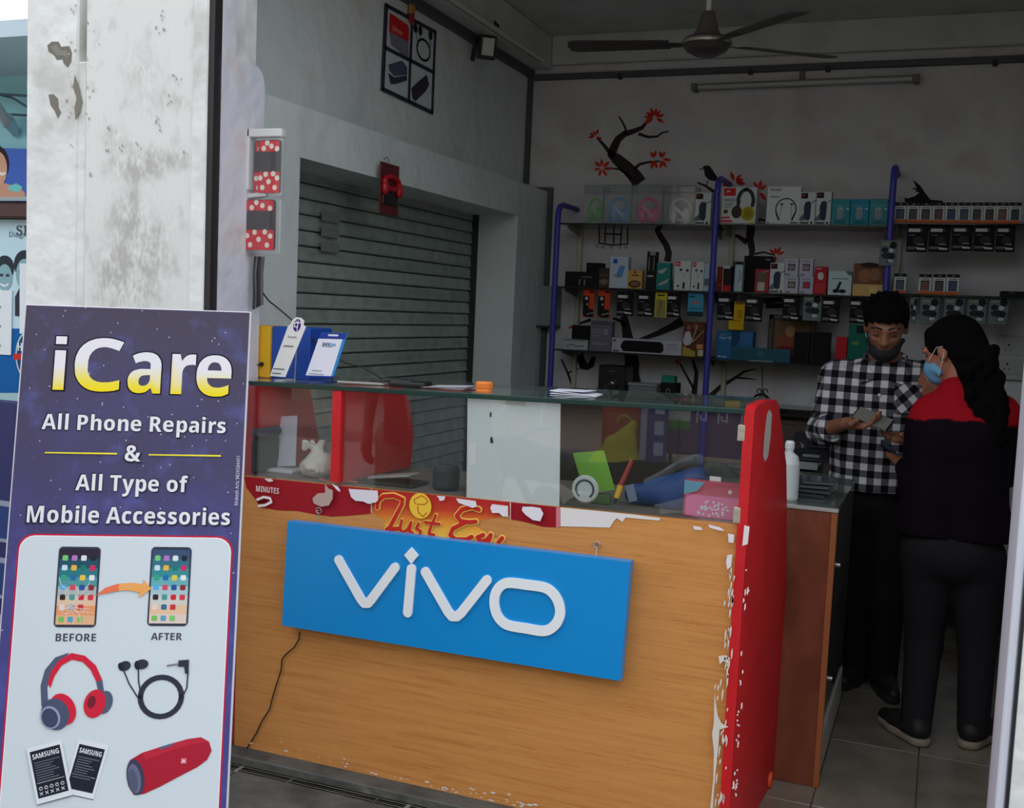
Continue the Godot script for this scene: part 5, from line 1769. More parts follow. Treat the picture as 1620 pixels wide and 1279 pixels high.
func second_counter() -> void:
	var x0 := -0.86
	var x1 := -0.276
	var z0 := -3.565
	var z1 := -4.40
	var H := 0.917
	var o := thing("side_cabinet", "brown wooden glass-topped side cabinet behind the red end panel", "cabinet", Vector3((x0 + x1) / 2.0, 0, (z0 + z1) / 2.0))
	var brown := tri_mat(noise_tex(81, 0.015, [[0.0, rgb(96, 50, 34)], [0.5, rgb(122, 66, 46)], [0.8, rgb(132, 74, 52)], [1.0, rgb(108, 56, 40)]], 256), 1.0, 0.6)
	brown.uv1_scale = Vector3(1.2, 0.6, 1.2)
	var b := MB.new()
	b.slab(Vector3(x0, 0.0, z0 - 0.02), Vector3(x1 - 0.02, H - 0.012, z0), 0.002)
	wpart(o, "end_board", b, brown)
	b = MB.new()
	b.slab(Vector3(x1 - 0.02, 0.0, z0 - 0.022), Vector3(x1, H - 0.012, z0 + 0.001), 0.002)
	wpart(o, "edge_band", b, M(rgb(158, 92, 48), 0.5))
	b = MB.new()
	b.slab(Vector3(x0, H - 0.012, z0 - 0.02), Vector3(x1 + 0.002, H, z0 + 0.004), 0.002)
	wpart(o, "top_rail", b, M(rgb(186, 186, 182), 0.4, 0.4))
	b = MB.new()
	b.slab(Vector3(x0, 0.0, z1), Vector3(x0 + 0.02, H - 0.012, z0 - 0.02))
	b.slab(Vector3(x0 + 0.02, 0.0, z1), Vector3(x1 - 0.01, H - 0.012, z1 + 0.02))
	b.slab(Vector3(x0 + 0.02, 0.1, z1 + 0.02), Vector3(x1 - 0.02, 0.12, z0 - 0.02))
	b.slab(Vector3(x0 + 0.02, 0.5, z1 + 0.02), Vector3(x1 - 0.02, 0.51, z0 - 0.02))
	wpart(o, "carcass", b, M(rgb(52, 40, 34), 0.7))
	b = MB.new()
	b.slab(Vector3(x1 - 0.02, 0.02, z1), Vector3(x1 - 0.005, 0.16, z0 - 0.022), 0.002)
	wpart(o, "plinth", b, M(rgb(176, 172, 164), 0.6))
	b = MB.new()
	b.quad(Vector3(x1 - 0.01, 0.16, z0 - 0.02), Vector3(x1 - 0.01, H - 0.012, z0 - 0.02), Vector3(x1 - 0.01, H - 0.012, z1), Vector3(x1 - 0.01, 0.16, z1), Vector3.RIGHT)
	wpart(o, "side_pane", b, glass(rgb(200, 220, 212), 0.10))
	b = MB.new()
	b.quad(Vector3(x0, H, z0 - 0.02), Vector3(x1, H, z0 - 0.02), Vector3(x1, H, z1), Vector3(x0, H, z1), Vector3.UP)
	wpart(o, "top_pane", b, glass(rgb(190, 220, 208), 0.14))
	for yy in [0.72, 0.34]:
		b = MB.new()
		b.tube([Vector3(x1 - 0.009, yy, z0 - 0.09), Vector3(x1 + 0.012, yy, z0 - 0.09)], 0.008, -1.0, 10)
		wpart(o, "pane_knob", b, M(rgb(190, 190, 190), 0.25, 0.9))
	# dark stock inside
	for j in 4:
		b = MB.new()
		b.slab(Vector3(x0 + 0.06, 0.51, z0 - 0.2 - j * 0.17), Vector3(x1 - 0.06, 0.60 + 0.05 * (j % 2), z0 - 0.06 - j * 0.17), 0.006)
		solo("phone_box", ["flat black carton on cabinet shelf next to the end board", "tall black carton on cabinet shelf, second from end board", "flat black carton on cabinet shelf, third from end board", "tall black carton on cabinet shelf at far end"][j], "box", b, M(rgb(26, 26, 30), 0.5), Vector3((x0 + x1) / 2.0, 0.51, z0 - 0.13 - j * 0.17), "cartons inside the side cabinet")
	# clear-wrapped packs lying on the cabinet top
	var base := ony(1283, 785, H)
	for j in 4:
		b = MB.new()
		var p := Vector3(base.x + 0.012 * (j % 2), H + 0.001 + j * 0.014, base.z - 0.02 - 0.008 * j)
		b.box(Vector3(0.11, 0.012, 0.15), 0.003, Transform3D(Basis(Vector3.UP, 0.1 * j - 0.1), p + Vector3(0, 0.006, 0)))
		solo("screen_guard_pack", ["clear-wrapped dark pack lying directly on cabinet glass, lowest of four", "clear-wrapped dark pack, second from bottom of four on cabinet", "clear-wrapped dark pack, third from bottom of four on cabinet", "clear-wrapped dark pack on top of four on cabinet"][j], "pack", b, M(rgb(58, 66, 70), 0.12), p, "stacked packs on the cabinet")
	# white bottle
	var bp := ony(1246, 800, H)
	var o2 := thing("white_bottle", "white plastic spray bottle standing on cabinet by red panel", "bottle", Vector3(bp.x - 0.02, H, bp.z - 0.12))
	b = MB.new()
	b.lathe([Vector2(0, 0), Vector2(0.034, 0), Vector2(0.037, 0.006), Vector2(0.037, 0.12), Vector2(0.03, 0.145), Vector2(0.014, 0.158), Vector2(0.014, 0.17)], 20, Transform3D())
	part(o2, "body", b.mesh(), M(rgb(206, 212, 210), 0.35))
	b = MB.new()
	b.lathe([Vector2(0, 0.17), Vector2(0.016, 0.17), Vector2(0.016, 0.188), Vector2(0.012, 0.196), Vector2(0, 0.196)], 16, Transform3D())
	part(o2, "cap", b.mesh(), M(rgb(220, 222, 222), 0.35))
	# table at the back with black boxes
	var tx0 := -0.66
	var tx1 := -0.46
	var t := thing("back_table", "dark glass-topped table in front of the shelves", "table", Vector3((tx0 + tx1) / 2.0, 0, -4.95))
	b = MB.new()
	b.slab(Vector3(tx0, 0.895, -5.2), Vector3(tx1, 0.915, -4.72), 0.003)
	wpart(t, "top", b, M(rgb(44, 50, 48), 0.15))
	b = MB.new()
	b.slab(Vector3(tx0, 0.885, -4.722), Vector3(tx1, 0.917, -4.714), 0.001)
	wpart(t, "edge_strip", b, M(rgb(160, 164, 162), 0.4, 0.5))
	b = MB.new()
	b.slab(Vector3(tx0 + 0.02, 0.0, -5.18), Vector3(tx1 - 0.02, 0.885, -4.76), 0.004)
	wpart(t, "base", b, M(rgb(36, 32, 30), 0.7))
	var kinds := [[1288, 728, 0.26, 0.055, 0.16, rgb(30, 32, 38), "long black carton lying on back table edge"], [1262, 724, 0.10, 0.085, 0.14, rgb(40, 40, 44), "black carton wrapped in crinkled film on back table"], [1300, 708, 0.22, 0.06, 0.14, rgb(24, 26, 32), "black carton with silver lettering stacked on back table"]]
	for j in kinds.size():
		var kd: Array = kinds[j]
		var p := ony(kd[0], kd[1], 0.917)
		p.z = -4.84 - 0.005 * j
		p = Vector3(onz(kd[0], kd[1], p.z).x, 0.915 + (0.055 if j == 2 else 0.0), p.z)
		var cb := thing("black_carton", kd[6], "box", p)
		b = MB.new()
		b.slab(Vector3(-kd[2] / 2, 0, -kd[4] / 2), Vector3(kd[2] / 2, kd[3], kd[4] / 2), 0.003)
		part(cb, "carton", b.mesh(), M(kd[5], 0.3))
		var k := Ink.new(place(Vector3(0, 0, kd[4] / 2)))
		if j == 1:
			for q in 9:
				k.line([Vector2(-0.04 + 0.08 * rng.randf(), 0.01 + 0.065 * rng.randf()), Vector2(-0.04 + 0.08 * rng.randf(), 0.01 + 0.065 * rng.randf())], 0.003, rgb(150, 148, 144))
		else:
			k.rect(-0.04, kd[3] * 0.35, 0.03, kd[3] * 0.55, rgb(140, 142, 146))
			k.rect(-kd[2] * 0.45, kd[3] * 0.12, kd[2] * 0.3, kd[3] * 0.17, rgb(84, 86, 90))
		ink_part(cb, "print", k)

# ---------------------------------------------------------------- painting on the back wall
func mural() -> void:
	var zz := BACK + 0.0005
	var tr := place(Vector3(0, 0, zz))
	var P := func(a: Array) -> Array:
		var r := []
		for q in a:
			var h := onz(q[0], q[1], zz)
			r.append(Vector2(h.x, h.y))
		return r
	var bark := rgb(58, 48, 48)
	var o := thing("painted_tree", "dark tree with red leaves painted on the back wall", "mural", Vector3(onz(993, 610, zz).x, onz(993, 620, zz).y, zz))
	var stroke := func(called: String, pts: Array, w0: float, w1: float, c: Color) -> void:
		var k := Ink.new(tr)
		var q: Array = P.call(pts)
		var lft := []
		var rgt := []
		for i in q.size():
			var d: Vector2 = ((q[mini(i + 1, q.size() - 1)] as Vector2) - (q[maxi(i - 1, 0)] as Vector2)).normalized().orthogonal()
			var w := lerpf(w0, w1, float(i) / (q.size() - 1)) / 2.0
			lft.append(q[i] + d * w)
			rgt.push_front(q[i] - d * w)
		k.poly(lft + rgt, c)
		wpart(o, called, k.b, print_mat)
	# upper crown
	stroke.call("branch", [[1012, 290], [1004, 278], [990, 264], [976, 252], [968, 244], [972, 232], [978, 220], [988, 212], [1002, 208], [1016, 202], [1024, 192], [1030, 182]], 0.085, 0.010, bark)
	stroke.call("branch", [[972, 248], [962, 238], [952, 226], [944, 218]], 0.03, 0.010, bark)
	stroke.call("branch", [[988, 213], [990, 204], [984, 192], [979, 184]], 0.018, 0.007, bark)
	stroke.call("branch", [[1010, 212], [1026, 217], [1040, 216], [1048, 210], [1058, 208]], 0.018, 0.008, bark)
	stroke.call("branch", [[1003, 268], [1012, 260], [1024, 257], [1044, 255]], 0.022, 0.009, bark)
	stroke.call("branch", [[998, 284], [990, 274], [980, 268], [964, 266]], 0.022, 0.007, bark)
	# trunk behind the shelves
	stroke.call("trunk", [[1042, 358], [1040, 365], [1046, 376], [1054, 388], [1058, 400], [1056, 414]], 0.030, 0.040, bark)
	stroke.call("trunk", [[987, 500], [990, 516], [993, 534], [997, 555], [1000, 575], [998, 592], [1000, 608]], 0.040, 0.11, bark)
	stroke.call("branch", [[990, 516], [982, 508], [970, 504]], 0.025, 0.014, bark)
	stroke.call("branch", [[1012, 538], [1040, 528], [1062, 518], [1080, 508]], 0.020, 0.055, bark)
	stroke.call("branch", [[905, 516], [920, 511], [935, 506]], 0.008, 0.020, bark)
	stroke.call("branch", [[888, 568], [898, 590], [906, 612]], 0.010, 0.018, bark)
	stroke.call("branch", [[1096, 570], [1102, 590], [1100, 612], [1098, 624]], 0.016, 0.034, bark)
	stroke.call("branch", [[1076, 576], [1088, 598], [1098, 616]], 0.010, 0.016, bark)
	stroke.call("branch", [[1188, 362], [1186, 378], [1190, 395], [1188, 412]], 0.05, 0.026, bark)
	stroke.call("branch", [[1150, 371], [1168, 374], [1182, 384]], 0.010, 0.030, bark)
	stroke.call("branch", [[1194, 402], [1208, 399], [1226, 404]], 0.012, 0.008, bark)
	stroke.call("branch", [[1122, 629], [1140, 612], [1160, 600], [1178, 588], [1196, 584]], 0.030, 0.006, bark)
	stroke.call("branch", [[1166, 598], [1182, 599], [1196, 601]], 0.014, 0.004, bark)
	stroke.call("branch", [[1208, 476], [1236, 474], [1240, 484], [1212, 484]], 0.03, 0.03, bark)
	stroke.call("branch", [[1196, 350], [1202, 347], [1212, 349]], 0.012, 0.008, bark)
	stroke.call("branch", [[1103, 289], [1116, 294], [1130, 304]], 0.008, 0.018, bark)
	# leaves, each a pointed blade
	var clusters := [[1036, 186, [-2.6, -2.0, -1.4, -0.9, -0.3, 0.5, 2.6, 3.2], 17.0], [942, 216, [-1.9, -1.2, -2.6, 3.0, 0.4], 12.0], [952, 266, [-2.4, -1.6, -0.7, 0.1, 1.0, 1.9, 2.9], 15.0], [1034, 252, [-1.9, -1.3, 1.2, 1.8], 15.0], [1046, 252, [-1.7, -1.1, 0.1, 1.0, 1.6], 16.0], [1162, 289, [-1.9, -0.9, -0.35, 0.1, 2.9], 19.0], [1200, 302, [-2.0, -0.6, 0.9, -1.3], 18.0], [1228, 404, [-2.4, -1.7, -1.1, -0.4, 2.4, 1.8], 15.0], [897, 520, [-0.3], 13.0], [1066, 573, [-0.3, 0.2], 11.0], [1176, 596, [], 8.0]]
	for cl in clusters:
		for a in cl[2]:
			var ctr := Vector2(cl[0], cl[1])
			var d := Vector2.from_angle(a)
			var L: float = cl[3] * (0.85 + 0.3 * rng.randf())
			var w := L * 0.17
			var pp := []
			for q in [[0.12, 0.0], [0.4, 0.9], [0.62, 1.0], [0.82, 0.6], [1.0, 0.0], [0.82, -0.6], [0.62, -1.0], [0.4, -0.9]]:
				var r: Vector2 = ctr + d * L * q[0] + d.orthogonal() * w * q[1]
				pp.append([r.x, r.y])
			var k := Ink.new(tr)
			k.z = 0.0009
			k.poly(P.call(pp), rgb(214, 62, 44) if rng.randf() < 0.7 else rgb(200, 52, 40))
			wpart(o, "leaf", k.b, print_mat)
	var black := rgb(40, 36, 38)
	var birds := [[[[1111, 265], [1116, 262], [1122, 262], [1126, 267], [1132, 276], [1138, 284], [1132, 287], [1122, 285], [1115, 278], [1114, 270]], "small black perching bird painted beside the blue post"], [[[1421, 312], [1436, 314], [1448, 310], [1454, 305], [1447, 302], [1451, 300], [1444, 284], [1456, 294], [1464, 306], [1472, 316], [1492, 318], [1490, 324], [1460, 328], [1440, 324]], "black swooping bird painted above the small case boxes"], [[[904, 587], [910, 583], [918, 584], [912, 566], [926, 570], [930, 576], [936, 564], [943, 566], [940, 580], [930, 586], [918, 584], [906, 588]], "black flying bird painted beneath the third shelf"]]
	for bd in birds:
		var q: Array = P.call(bd[0])
		var base := Vector3(q[0].x, q[0].y, zz)
		var bo := thing("painted_bird", bd[1], "mural", base)
		var k := Ink.new(tr)
		for tri in [q]:
			var hull := PackedVector2Array(tri)
			if Geometry2D.triangulate_polygon(hull).is_empty():
				hull = Geometry2D.convex_hull(hull)
			k.poly(Array(hull), black)
		wpart(bo, "body", k.b, print_mat)
		k = Ink.new(tr)
		if bd == birds[0]:
			k.line(P.call([[1120, 286], [1118, 293]]), 0.006, black)
			k.line(P.call([[1111, 267], [1107, 268]]), 0.006, black)
		elif bd == birds[2]:
			k.poly(P.call([[912, 566], [922, 558], [926, 572]]), black)
			k.line(P.call([[900, 590], [908, 586]]), 0.01, black)
		else:
			k.line(P.call([[1450, 300], [1445, 298]]), 0.007, black)
		wpart(bo, "beak" if bd != birds[2] else "wing", k.b, print_mat)
	# painted hanging cages
	var cage := thing("painted_cage", "black wire bird-cage outline painted below the top shelf", "mural", Vector3(onz(970, 390, zz).x, onz(970, 392, zz).y, zz))
	var k := Ink.new(tr)
	for ln in [[[948, 354], [948, 385], [970, 388], [993, 386], [993, 356]], [[958, 355], [957, 384]], [[971, 355], [971, 388]], [[984, 356], [982, 385]], [[958, 370], [982, 371]]]:
		k.line(P.call(ln), 0.008, rgb(50, 44, 44))
	wpart(cage, "bars", k.b, print_mat)
	k = Ink.new(tr)
	for q in [[945, 390], [954, 391], [967, 391], [981, 391], [990, 391]]:
		var h := onz(q[0], q[1], zz)
		k.arc(h.x, h.y, 0.008, 0.008, 0.0, TAU, 0.003, rgb(70, 62, 62))
	wpart(cage, "scrolls", k.b, print_mat)
	cage = thing("painted_cage", "black scrolled lantern outline painted near the red panel", "mural", Vector3(onz(1206, 690, zz).x, onz(1206, 690, zz).y, zz))
	k = Ink.new(tr)
	k.line(P.call([[1206, 580], [1206, 622]]), 0.005, black)
	k.line(P.call([[1190, 633], [1196, 626], [1206, 623], [1214, 628], [1220, 638], [1226, 654], [1238, 668], [1258, 676]]), 0.012, black)
	for q in [[1201, 619, 0.012], [1211, 619, 0.012], [1236, 650, 0.018], [1238, 646, 0.012]]:
		var h := onz(q[0], q[1], zz)
		k.arc(h.x, h.y, q[2], q[2], -0.5, 4.4, 0.005, black)
	for i in 5:
		k.line(P.call([[1206, 622], [1196 + 5 * i, 634]]), 0.004, black)
	wpart(cage, "scrolls", k.b, print_mat)

# ---------------------------------------------------------------- shelves and stock
const SF := -5.88   # front edge of the shelves
var white_box := rgb(206, 212, 208)
func shelf_y(px: float, py: float) -> float:
	return onz(px, py, SF).y
# rect in pixels of an upright thing whose front stands at z; returns [base centre, width, height]
func spot(r: Array, z: float, base_y := -1.0) -> Array:
	var mx: float = (r[0] + r[2]) / 2.0
	var p := onz(mx, r[3], z)
	var w := onz(r[2], r[3], z).x - onz(r[0], r[3], z).x
	var h := onz(mx, r[1], z).y - p.y
	if base_y > 0.0:
		h += p.y - base_y
		p.y = base_y
	return [p, w, h]
func draw(k: Ink, prints: Array, w: float, h: float) -> void:
	var X := func(u: float) -> float: return (u - 0.5) * w
	var Y := func(v: float) -> float: return v * h
	for p in prints:
		match p[0]:
			"r": k.rect(X.call(p[1]), Y.call(p[2]), X.call(p[3]), Y.call(p[4]), p[5])
			"o": k.oval(X.call(p[1]), Y.call(p[2]), p[3] * w, p[4] * h, p[5], p[6] if p.size() > 6 else 0.0)
			"t": k.text(p[1], X.call(p[2]), Y.call(p[3]), X.call(p[4]), Y.call(p[5]), bold_font, p[6])
			"p":
				var q := []
				for a in p[1]:
					q.append(Vector2(X.call(a[0]), Y.call(a[1])))
				k.poly(q, p[2])
			"l":
				var q := []
				for a in p[1]:
					q.append(Vector2(X.call(a[0]), Y.call(a[1])))
				k.line(q, p[2] * w, p[3])
			"a": k.arc(X.call(p[1]), Y.call(p[2]), p[3] * w, p[4] * h, p[5], p[6], p[7] * w, p[8])
func pbox(called: String, label: String, cat: String, r: Array, base_y: float, col: Color, prints: Array, depth := 0.09, group := "", z := SF - 0.02) -> Node3D:
	var s := spot(r, z, base_y)
	var o := thing(called, label, cat, s[0] - Vector3(0, 0, depth / 2.0), group)
	var b := MB.new()
	b.slab(Vector3(-s[1] / 2, 0, -depth / 2), Vector3(s[1] / 2, s[2], depth / 2), 0.0015)
	part(o, "carton", b.mesh(), M(col, 0.6, 0.0, 0.25))
	if prints:
		var k := Ink.new(place(Vector3(0, 0, depth / 2.0)))
		draw(k, prints, s[1], s[2])
		ink_part(o, "front_print", k)
	return o
func hung(called: String, label: String, cat: String, r: Array, top_py: float, col: Color, prints: Array, group := "", shiny := 0.35, z := SF - 0.035) -> Node3D:
	var s := spot(r, z)
	var o := thing(called, label, cat, s[0], group)
	var b := MB.new()
	b.slab(Vector3(-s[1] / 2, 0, -0.003), Vector3(s[1] / 2, s[2], 0.003), 0.002)
	part(o, "card", b.mesh(), M(col, shiny + 0.25, 0.0, 0.2))
	var k := Ink.new(place(Vector3(0, 0, 0.003)))
	draw(k, prints, s[1], s[2])
	ink_part(o, "front_print", k)
	b = MB.new()
	b.tube([Vector3(0, s[2] - 0.012, 0.004), Vector3(0, s[2] - 0.012, -0.02), Vector3(0, s[2] + 0.004, -0.03), Vector3(0, maxf(s[2], shelf_y(r[0], top_py) - 0.006 - s[0].y), -0.03)], 0.0015, -1.0, 5)
	part(o, "hook", b.mesh(), M(rgb(120, 120, 118), 0.4, 0.7))
	return o

func shelves() -> void:
	var y1 := shelf_y(1005, 354)
	var y1b := shelf_y(1270, 355)
	var y1c := shelf_y(1515, 353)
	var y2 := shelf_y(1000, 457)
	var y2b := shelf_y(1250, 464.5)
	var y2c := shelf_y(1515, 467)
	var y3 := shelf_y(1000, 559)
	var y3b := shelf_y(1215, 573)
	var y4 := 1.045
	var o := thing("shelf_rack", "blue tube shelf rack with glass shelves along the back wall", "shelf", Vector3(-0.9, 0, (SF + BACK) / 2.0))
	var blue := M(rgb(62, 60, 164), 0.4)
	var posts := []
	for q in [[880, 400, 322], [1128, 420, 280], [1409, 350, 262]]:
		var p := onz(q[0], q[1], SF + 0.02)
		var yt := onz(q[0], q[2], SF + 0.02).y
		posts.append(p.x)
		var b := MB.new()
		var pts := [Vector3(p.x, 0.0, SF + 0.02), Vector3(p.x, 1.0, SF + 0.02), Vector3(p.x, yt - 0.09, SF + 0.02), Vector3(p.x, yt - 0.04, SF + 0.012), Vector3(p.x, yt - 0.012, SF - 0.015), Vector3(p.x, yt, SF - 0.06), Vector3(p.x, yt, BACK + 0.002)]
		b.tube(pts, 0.0165, -1.0, 12)
		wpart(o, "post", b, blue)
		b = MB.new()
		b.slab(Vector3(p.x + 0.022, 0.99, BACK), Vector3(p.x + 0.047, yt - 0.12, BACK + 0.03), 0.002)
		wpart(o, "wall_channel", b, M(rgb(184, 184, 160), 0.5))
	var x3 := RIGHT - 0.01
	var gm := M(rgb(34, 44, 42), 0.12)
	for s in [[posts[0], posts[1], y1], [posts[1], posts[2], y1b], [posts[2], x3, y1c], [posts[0], posts[1], y2], [posts[1], posts[2], y2b], [posts[2], x3, y2c], [posts[0], posts[1], y3], [posts[1], posts[2], y3b], [posts[0], posts[1], y4], [posts[1], posts[2], y4]]:
		var b := MB.new()
		b.slab(Vector3(s[0] + 0.004, s[2] - 0.009, BACK + 0.01), Vector3(s[1] - 0.004, s[2], SF), 0.0015)
		wpart(o, "glass_shelf", b, gm)
		for e in [s[0] + 0.03, s[1] - 0.03]:
			b = MB.new()
			b.prism(PackedVector2Array([Vector2(0.0, 0.0), Vector2(0.24, 0.0), Vector2(0.24, -0.012), Vector2(0.0, -0.05)]), -0.004, 0.004, Transform3D(Basis(Vector3(0, 0, 1), Vector3.UP, Vector3(-1, 0, 0)), Vector3(e, s[2] - 0.009, BACK + 0.01)))
			wpart(o, "bracket", b, M(rgb(150, 150, 136), 0.5))
	# ---- top shelf, left bay: headphones in clear tubs
	var tubs := [[[921, 293, 953, 350], rgb(70, 168, 40), "green"], [[953, 292, 997, 351], rgb(60, 140, 206), "blue"], [[997, 292, 1046, 352], rgb(222, 40, 120), "pink"], [[1047, 293, 1098, 353], rgb(206, 206, 206), "white"]]
	for tb in tubs:
		var s := spot(tb[0], SF - 0.03, y1)
		var w: float = s[1] - 0.004
		var h: float = s[2]
		var t := thing("headphone_tub", "%s headphones in a clear square tub on the top shelf" % tb[2], "headphones", s[0] - Vector3(0, 0, 0.07), "clear tubs of headphones")
		var b := MB.new()
		b.slab(Vector3(-w / 2, 0, -0.065), Vector3(w / 2, h * 0.82, 0.065), 0.003)
		part(t, "clear_tub", b.mesh(), glass(rgb(210, 216, 214), 0.22))
		b = MB.new()
		b.slab(Vector3(-w / 2 - 0.002, h * 0.8, -0.067), Vector3(w / 2 + 0.002, h, 0.067), 0.006)
		part(t, "lid", b.mesh(), glass(rgb(150, 156, 158), 0.4))
		b = MB.new()
		b.ring(w * 0.32, h * 0.27, 0.010, Transform3D(Basis(), Vector3(0, h * 0.40, 0.02)), 0.0, TAU, 24, 8)
		part(t, "headband", b.mesh(), M(tb[1], 0.35))
		b = MB.new()
		for sx in [-1.0, 1.0]:
			b.ball(Vector3(sx * w * 0.2, h * 0.24, 0.03), Vector3(w * 0.16, h * 0.2, 0.02))
		part(t, "ear_cup", b.mesh(), M(tb[1], 0.35))
		b = MB.new()
		b.box(Vector3(w * 0.5, h * 0.08, 0.003), 0.001, Transform3D(Basis(Vector3.BACK, -0.7), Vector3(0, h * 0.34, 0.055)))
		part(t, "cord", b.mesh(), M(tb[1].lightened(0.3), 0.5))
	var spk := [["r", 0.04, 0.80, 0.48, 0.97, rgb(44, 38, 40)], ["t", "JBL", 0.10, 0.86, 0.30, 0.93, rgb(206, 60, 60)], ["p", [[0.30, 0.16], [0.25, 0.56], [0.36, 0.70], [0.62, 0.72], [0.72, 0.62], [0.70, 0.2], [0.6, 0.12]], rgb(58, 66, 78)], ["l", [[0.7, 0.66], [0.98, 0.74]], 0.05, rgb(58, 66, 78)], ["p", [[0.0, 0.2], [0.28, 0.34], [0.3, 0.12], [0.0, 0.12]], rgb(100, 116, 128)], ["r", 0.05, 0.03, 0.62, 0.08, rgb(70, 70, 70)], ["o", 0.8, 0.06, 0.07, 0.04, rgb(40, 40, 40)]]
	pbox("speaker_box", "white carton picturing a dark speaker, on top shelf beside white headphone tub", "box", [1098, 305, 1123, 355], y1, white_box, spk, 0.08, "speaker cartons")
	# ---- top shelf, middle bay
	pbox("headphone_box", "white carton with black and yellow wireless headphones on top shelf", "box", [1139, 296, 1194, 356], y1b, white_box, [["r", 0.06, 0.76, 0.40, 0.97, rgb(200, 40, 50)], ["t", "JBL", 0.12, 0.84, 0.26, 0.91, rgb(240, 236, 234)], ["t", "WIRELESS", 0.07, 0.61, 0.40, 0.68, rgb(70, 74, 74)], ["t", "X330BT", 0.09, 0.51, 0.36, 0.56, rgb(90, 94, 94)], ["t", "PURE BASS", 0.08, 0.44, 0.32, 0.48, rgb(110, 110, 110)], ["r", 0.08, 0.28, 0.20, 0.38, rgb(90, 84, 40)], ["p", [[0.02, 0.18], [0.24, 0.2], [0.3, 0.15], [0.02, 0.13]], rgb(206, 70, 80)], ["p", [[0.02, 0.1], [0.32, 0.1], [0.36, 0.04], [0.02, 0.04]], rgb(206, 70, 80)], ["a", 0.70, 0.60, 0.22, 0.33, 0.1, PI - 0.1, 0.10, rgb(56, 60, 60)], ["l", [[0.5, 0.62], [0.48, 0.44]], 0.1, rgb(56, 60, 60)], ["l", [[0.92, 0.62], [0.9, 0.5]], 0.1, rgb(56, 60, 60)], ["o", 0.46, 0.32, 0.15, 0.17, rgb(64, 60, 54)], ["o", 0.78, 0.28, 0.19, 0.19, rgb(178, 160, 40)], ["o", 0.79, 0.28, 0.12, 0.12, rgb(150, 136, 34)], ["p", [[0.78, 0.0], [0.96, 0.0], [0.96, 0.1]], rgb(200, 190, 60)]], 0.10)
	pbox("neckband_box", "white carton with a looped neckband earphone drawing on top shelf", "box", [1211, 295, 1264, 355], y1b, rgb(214, 220, 214), [["t", "SONY", 0.08, 0.88, 0.42, 0.94, rgb(60, 64, 62)], ["r", 0.10, 0.71, 0.38, 0.735, rgb(120, 124, 122)], ["a", 0.58, 0.40, 0.30, 0.28, -0.35, PI + 0.35, 0.035, rgb(50, 54, 58)], ["l", [[0.30, 0.3], [0.38, 0.12]], 0.05, rgb(50, 54, 58)], ["l", [[0.86, 0.3], [0.78, 0.12]], 0.05, rgb(50, 54, 58)], ["l", [[0.46, 0.5], [0.40, 0.14]], 0.012, rgb(110, 114, 114)], ["l", [[0.74, 0.5], [0.76, 0.14]], 0.012, rgb(110, 114, 114)], ["r", 0.40, 0.51, 0.5, 0.55, rgb(50, 54, 58)], ["r", 0.7, 0.51, 0.8, 0.55, rgb(50, 54, 58)], ["r", 0.04, 0.03, 0.1, 0.06, rgb(70, 70, 70)], ["r", 0.72, 0.03, 0.95, 0.06, rgb(70, 70, 70)]], 0.08)
	pbox("speaker_box", "white carton picturing a dark speaker, on top shelf beside the neckband carton", "box", [1264, 304, 1288, 355], y1b, white_box, spk, 0.08, "speaker cartons")
	pbox("speaker_box", "white carton picturing a dark speaker, on top shelf beside teal cartons", "box", [1289, 303, 1313, 355], y1b, white_box, spk, 0.08, "speaker cartons")
	for j in 3:
		pbox("teal_speaker_box", ["teal carton with a pale cylinder speaker, next to the white cartons", "teal carton with a pale cylinder speaker, middle of three teal cartons", "teal carton with a pale cylinder speaker, next to the blue post"][j], "box", [1314 + 30 * j, 315, 1343 + 30 * j, 355], y1b, [rgb(62, 146, 152), rgb(52, 140, 168), rgb(70, 146, 150)][j], [["r", 0.05, 0.72, 0.95, 0.78, rgb(84, 164, 170)], ["r", 0.30, 0.24, 0.66, 0.64, rgb(140, 156, 168)], ["o", 0.48, 0.64, 0.18, 0.05, rgb(160, 172, 182)], ["a", 0.48, 0.28, 0.24, 0.12, PI, TAU, 0.03, rgb(60, 70, 76)], ["r", 0.80, 0.6, 0.94, 0.65, rgb(216, 222, 222)], ["r", 0.15, 0.08, 0.85, 0.12, rgb(40, 90, 96)]], 0.08, "teal speaker cartons")
	# ---- small case boxes
	var casebox := func(r: Array, yb: float, label: String, tint: Color, group: String) -> void:
		var t := pbox("case_box", label, "box", r, yb, white_box, [["r", 0.0, 0.84, 1.0, 1.0, rgb(34, 34, 36)], ["o", 0.5, 0.92, 0.14, 0.035, rgb(120, 124, 122)], ["r", 0.16, 0.17, 0.84, 0.68, rgb(52, 52, 58)], ["r", 0.22, 0.17, 0.78, 0.62, tint], ["r", 0.18, 0.73, 0.82, 0.77, rgb(110, 112, 112)], ["r", 0.0, 0.0, 1.0, 0.15, rgb(206, 104, 52)]], 0.03, group)
	var tints := [rgb(88, 92, 112), rgb(96, 84, 82), rgb(92, 84, 92), rgb(120, 84, 88), rgb(84, 88, 120), rgb(92, 98, 118), rgb(96, 80, 82), rgb(88, 80, 74), rgb(140, 96, 92), rgb(78, 82, 92)]
	var ord := ["first", "second", "third", "fourth", "fifth", "sixth", "seventh", "eighth", "ninth", "tenth"]
	for j in 10:
		casebox.call([1413.5 + 20.2 * j, 320.5, 1432.5 + 20.2 * j, 353.5], y1c, "white and orange window box, %s from the blue post on top shelf" % ord[j], tints[j], "phone case boxes on the top shelf")
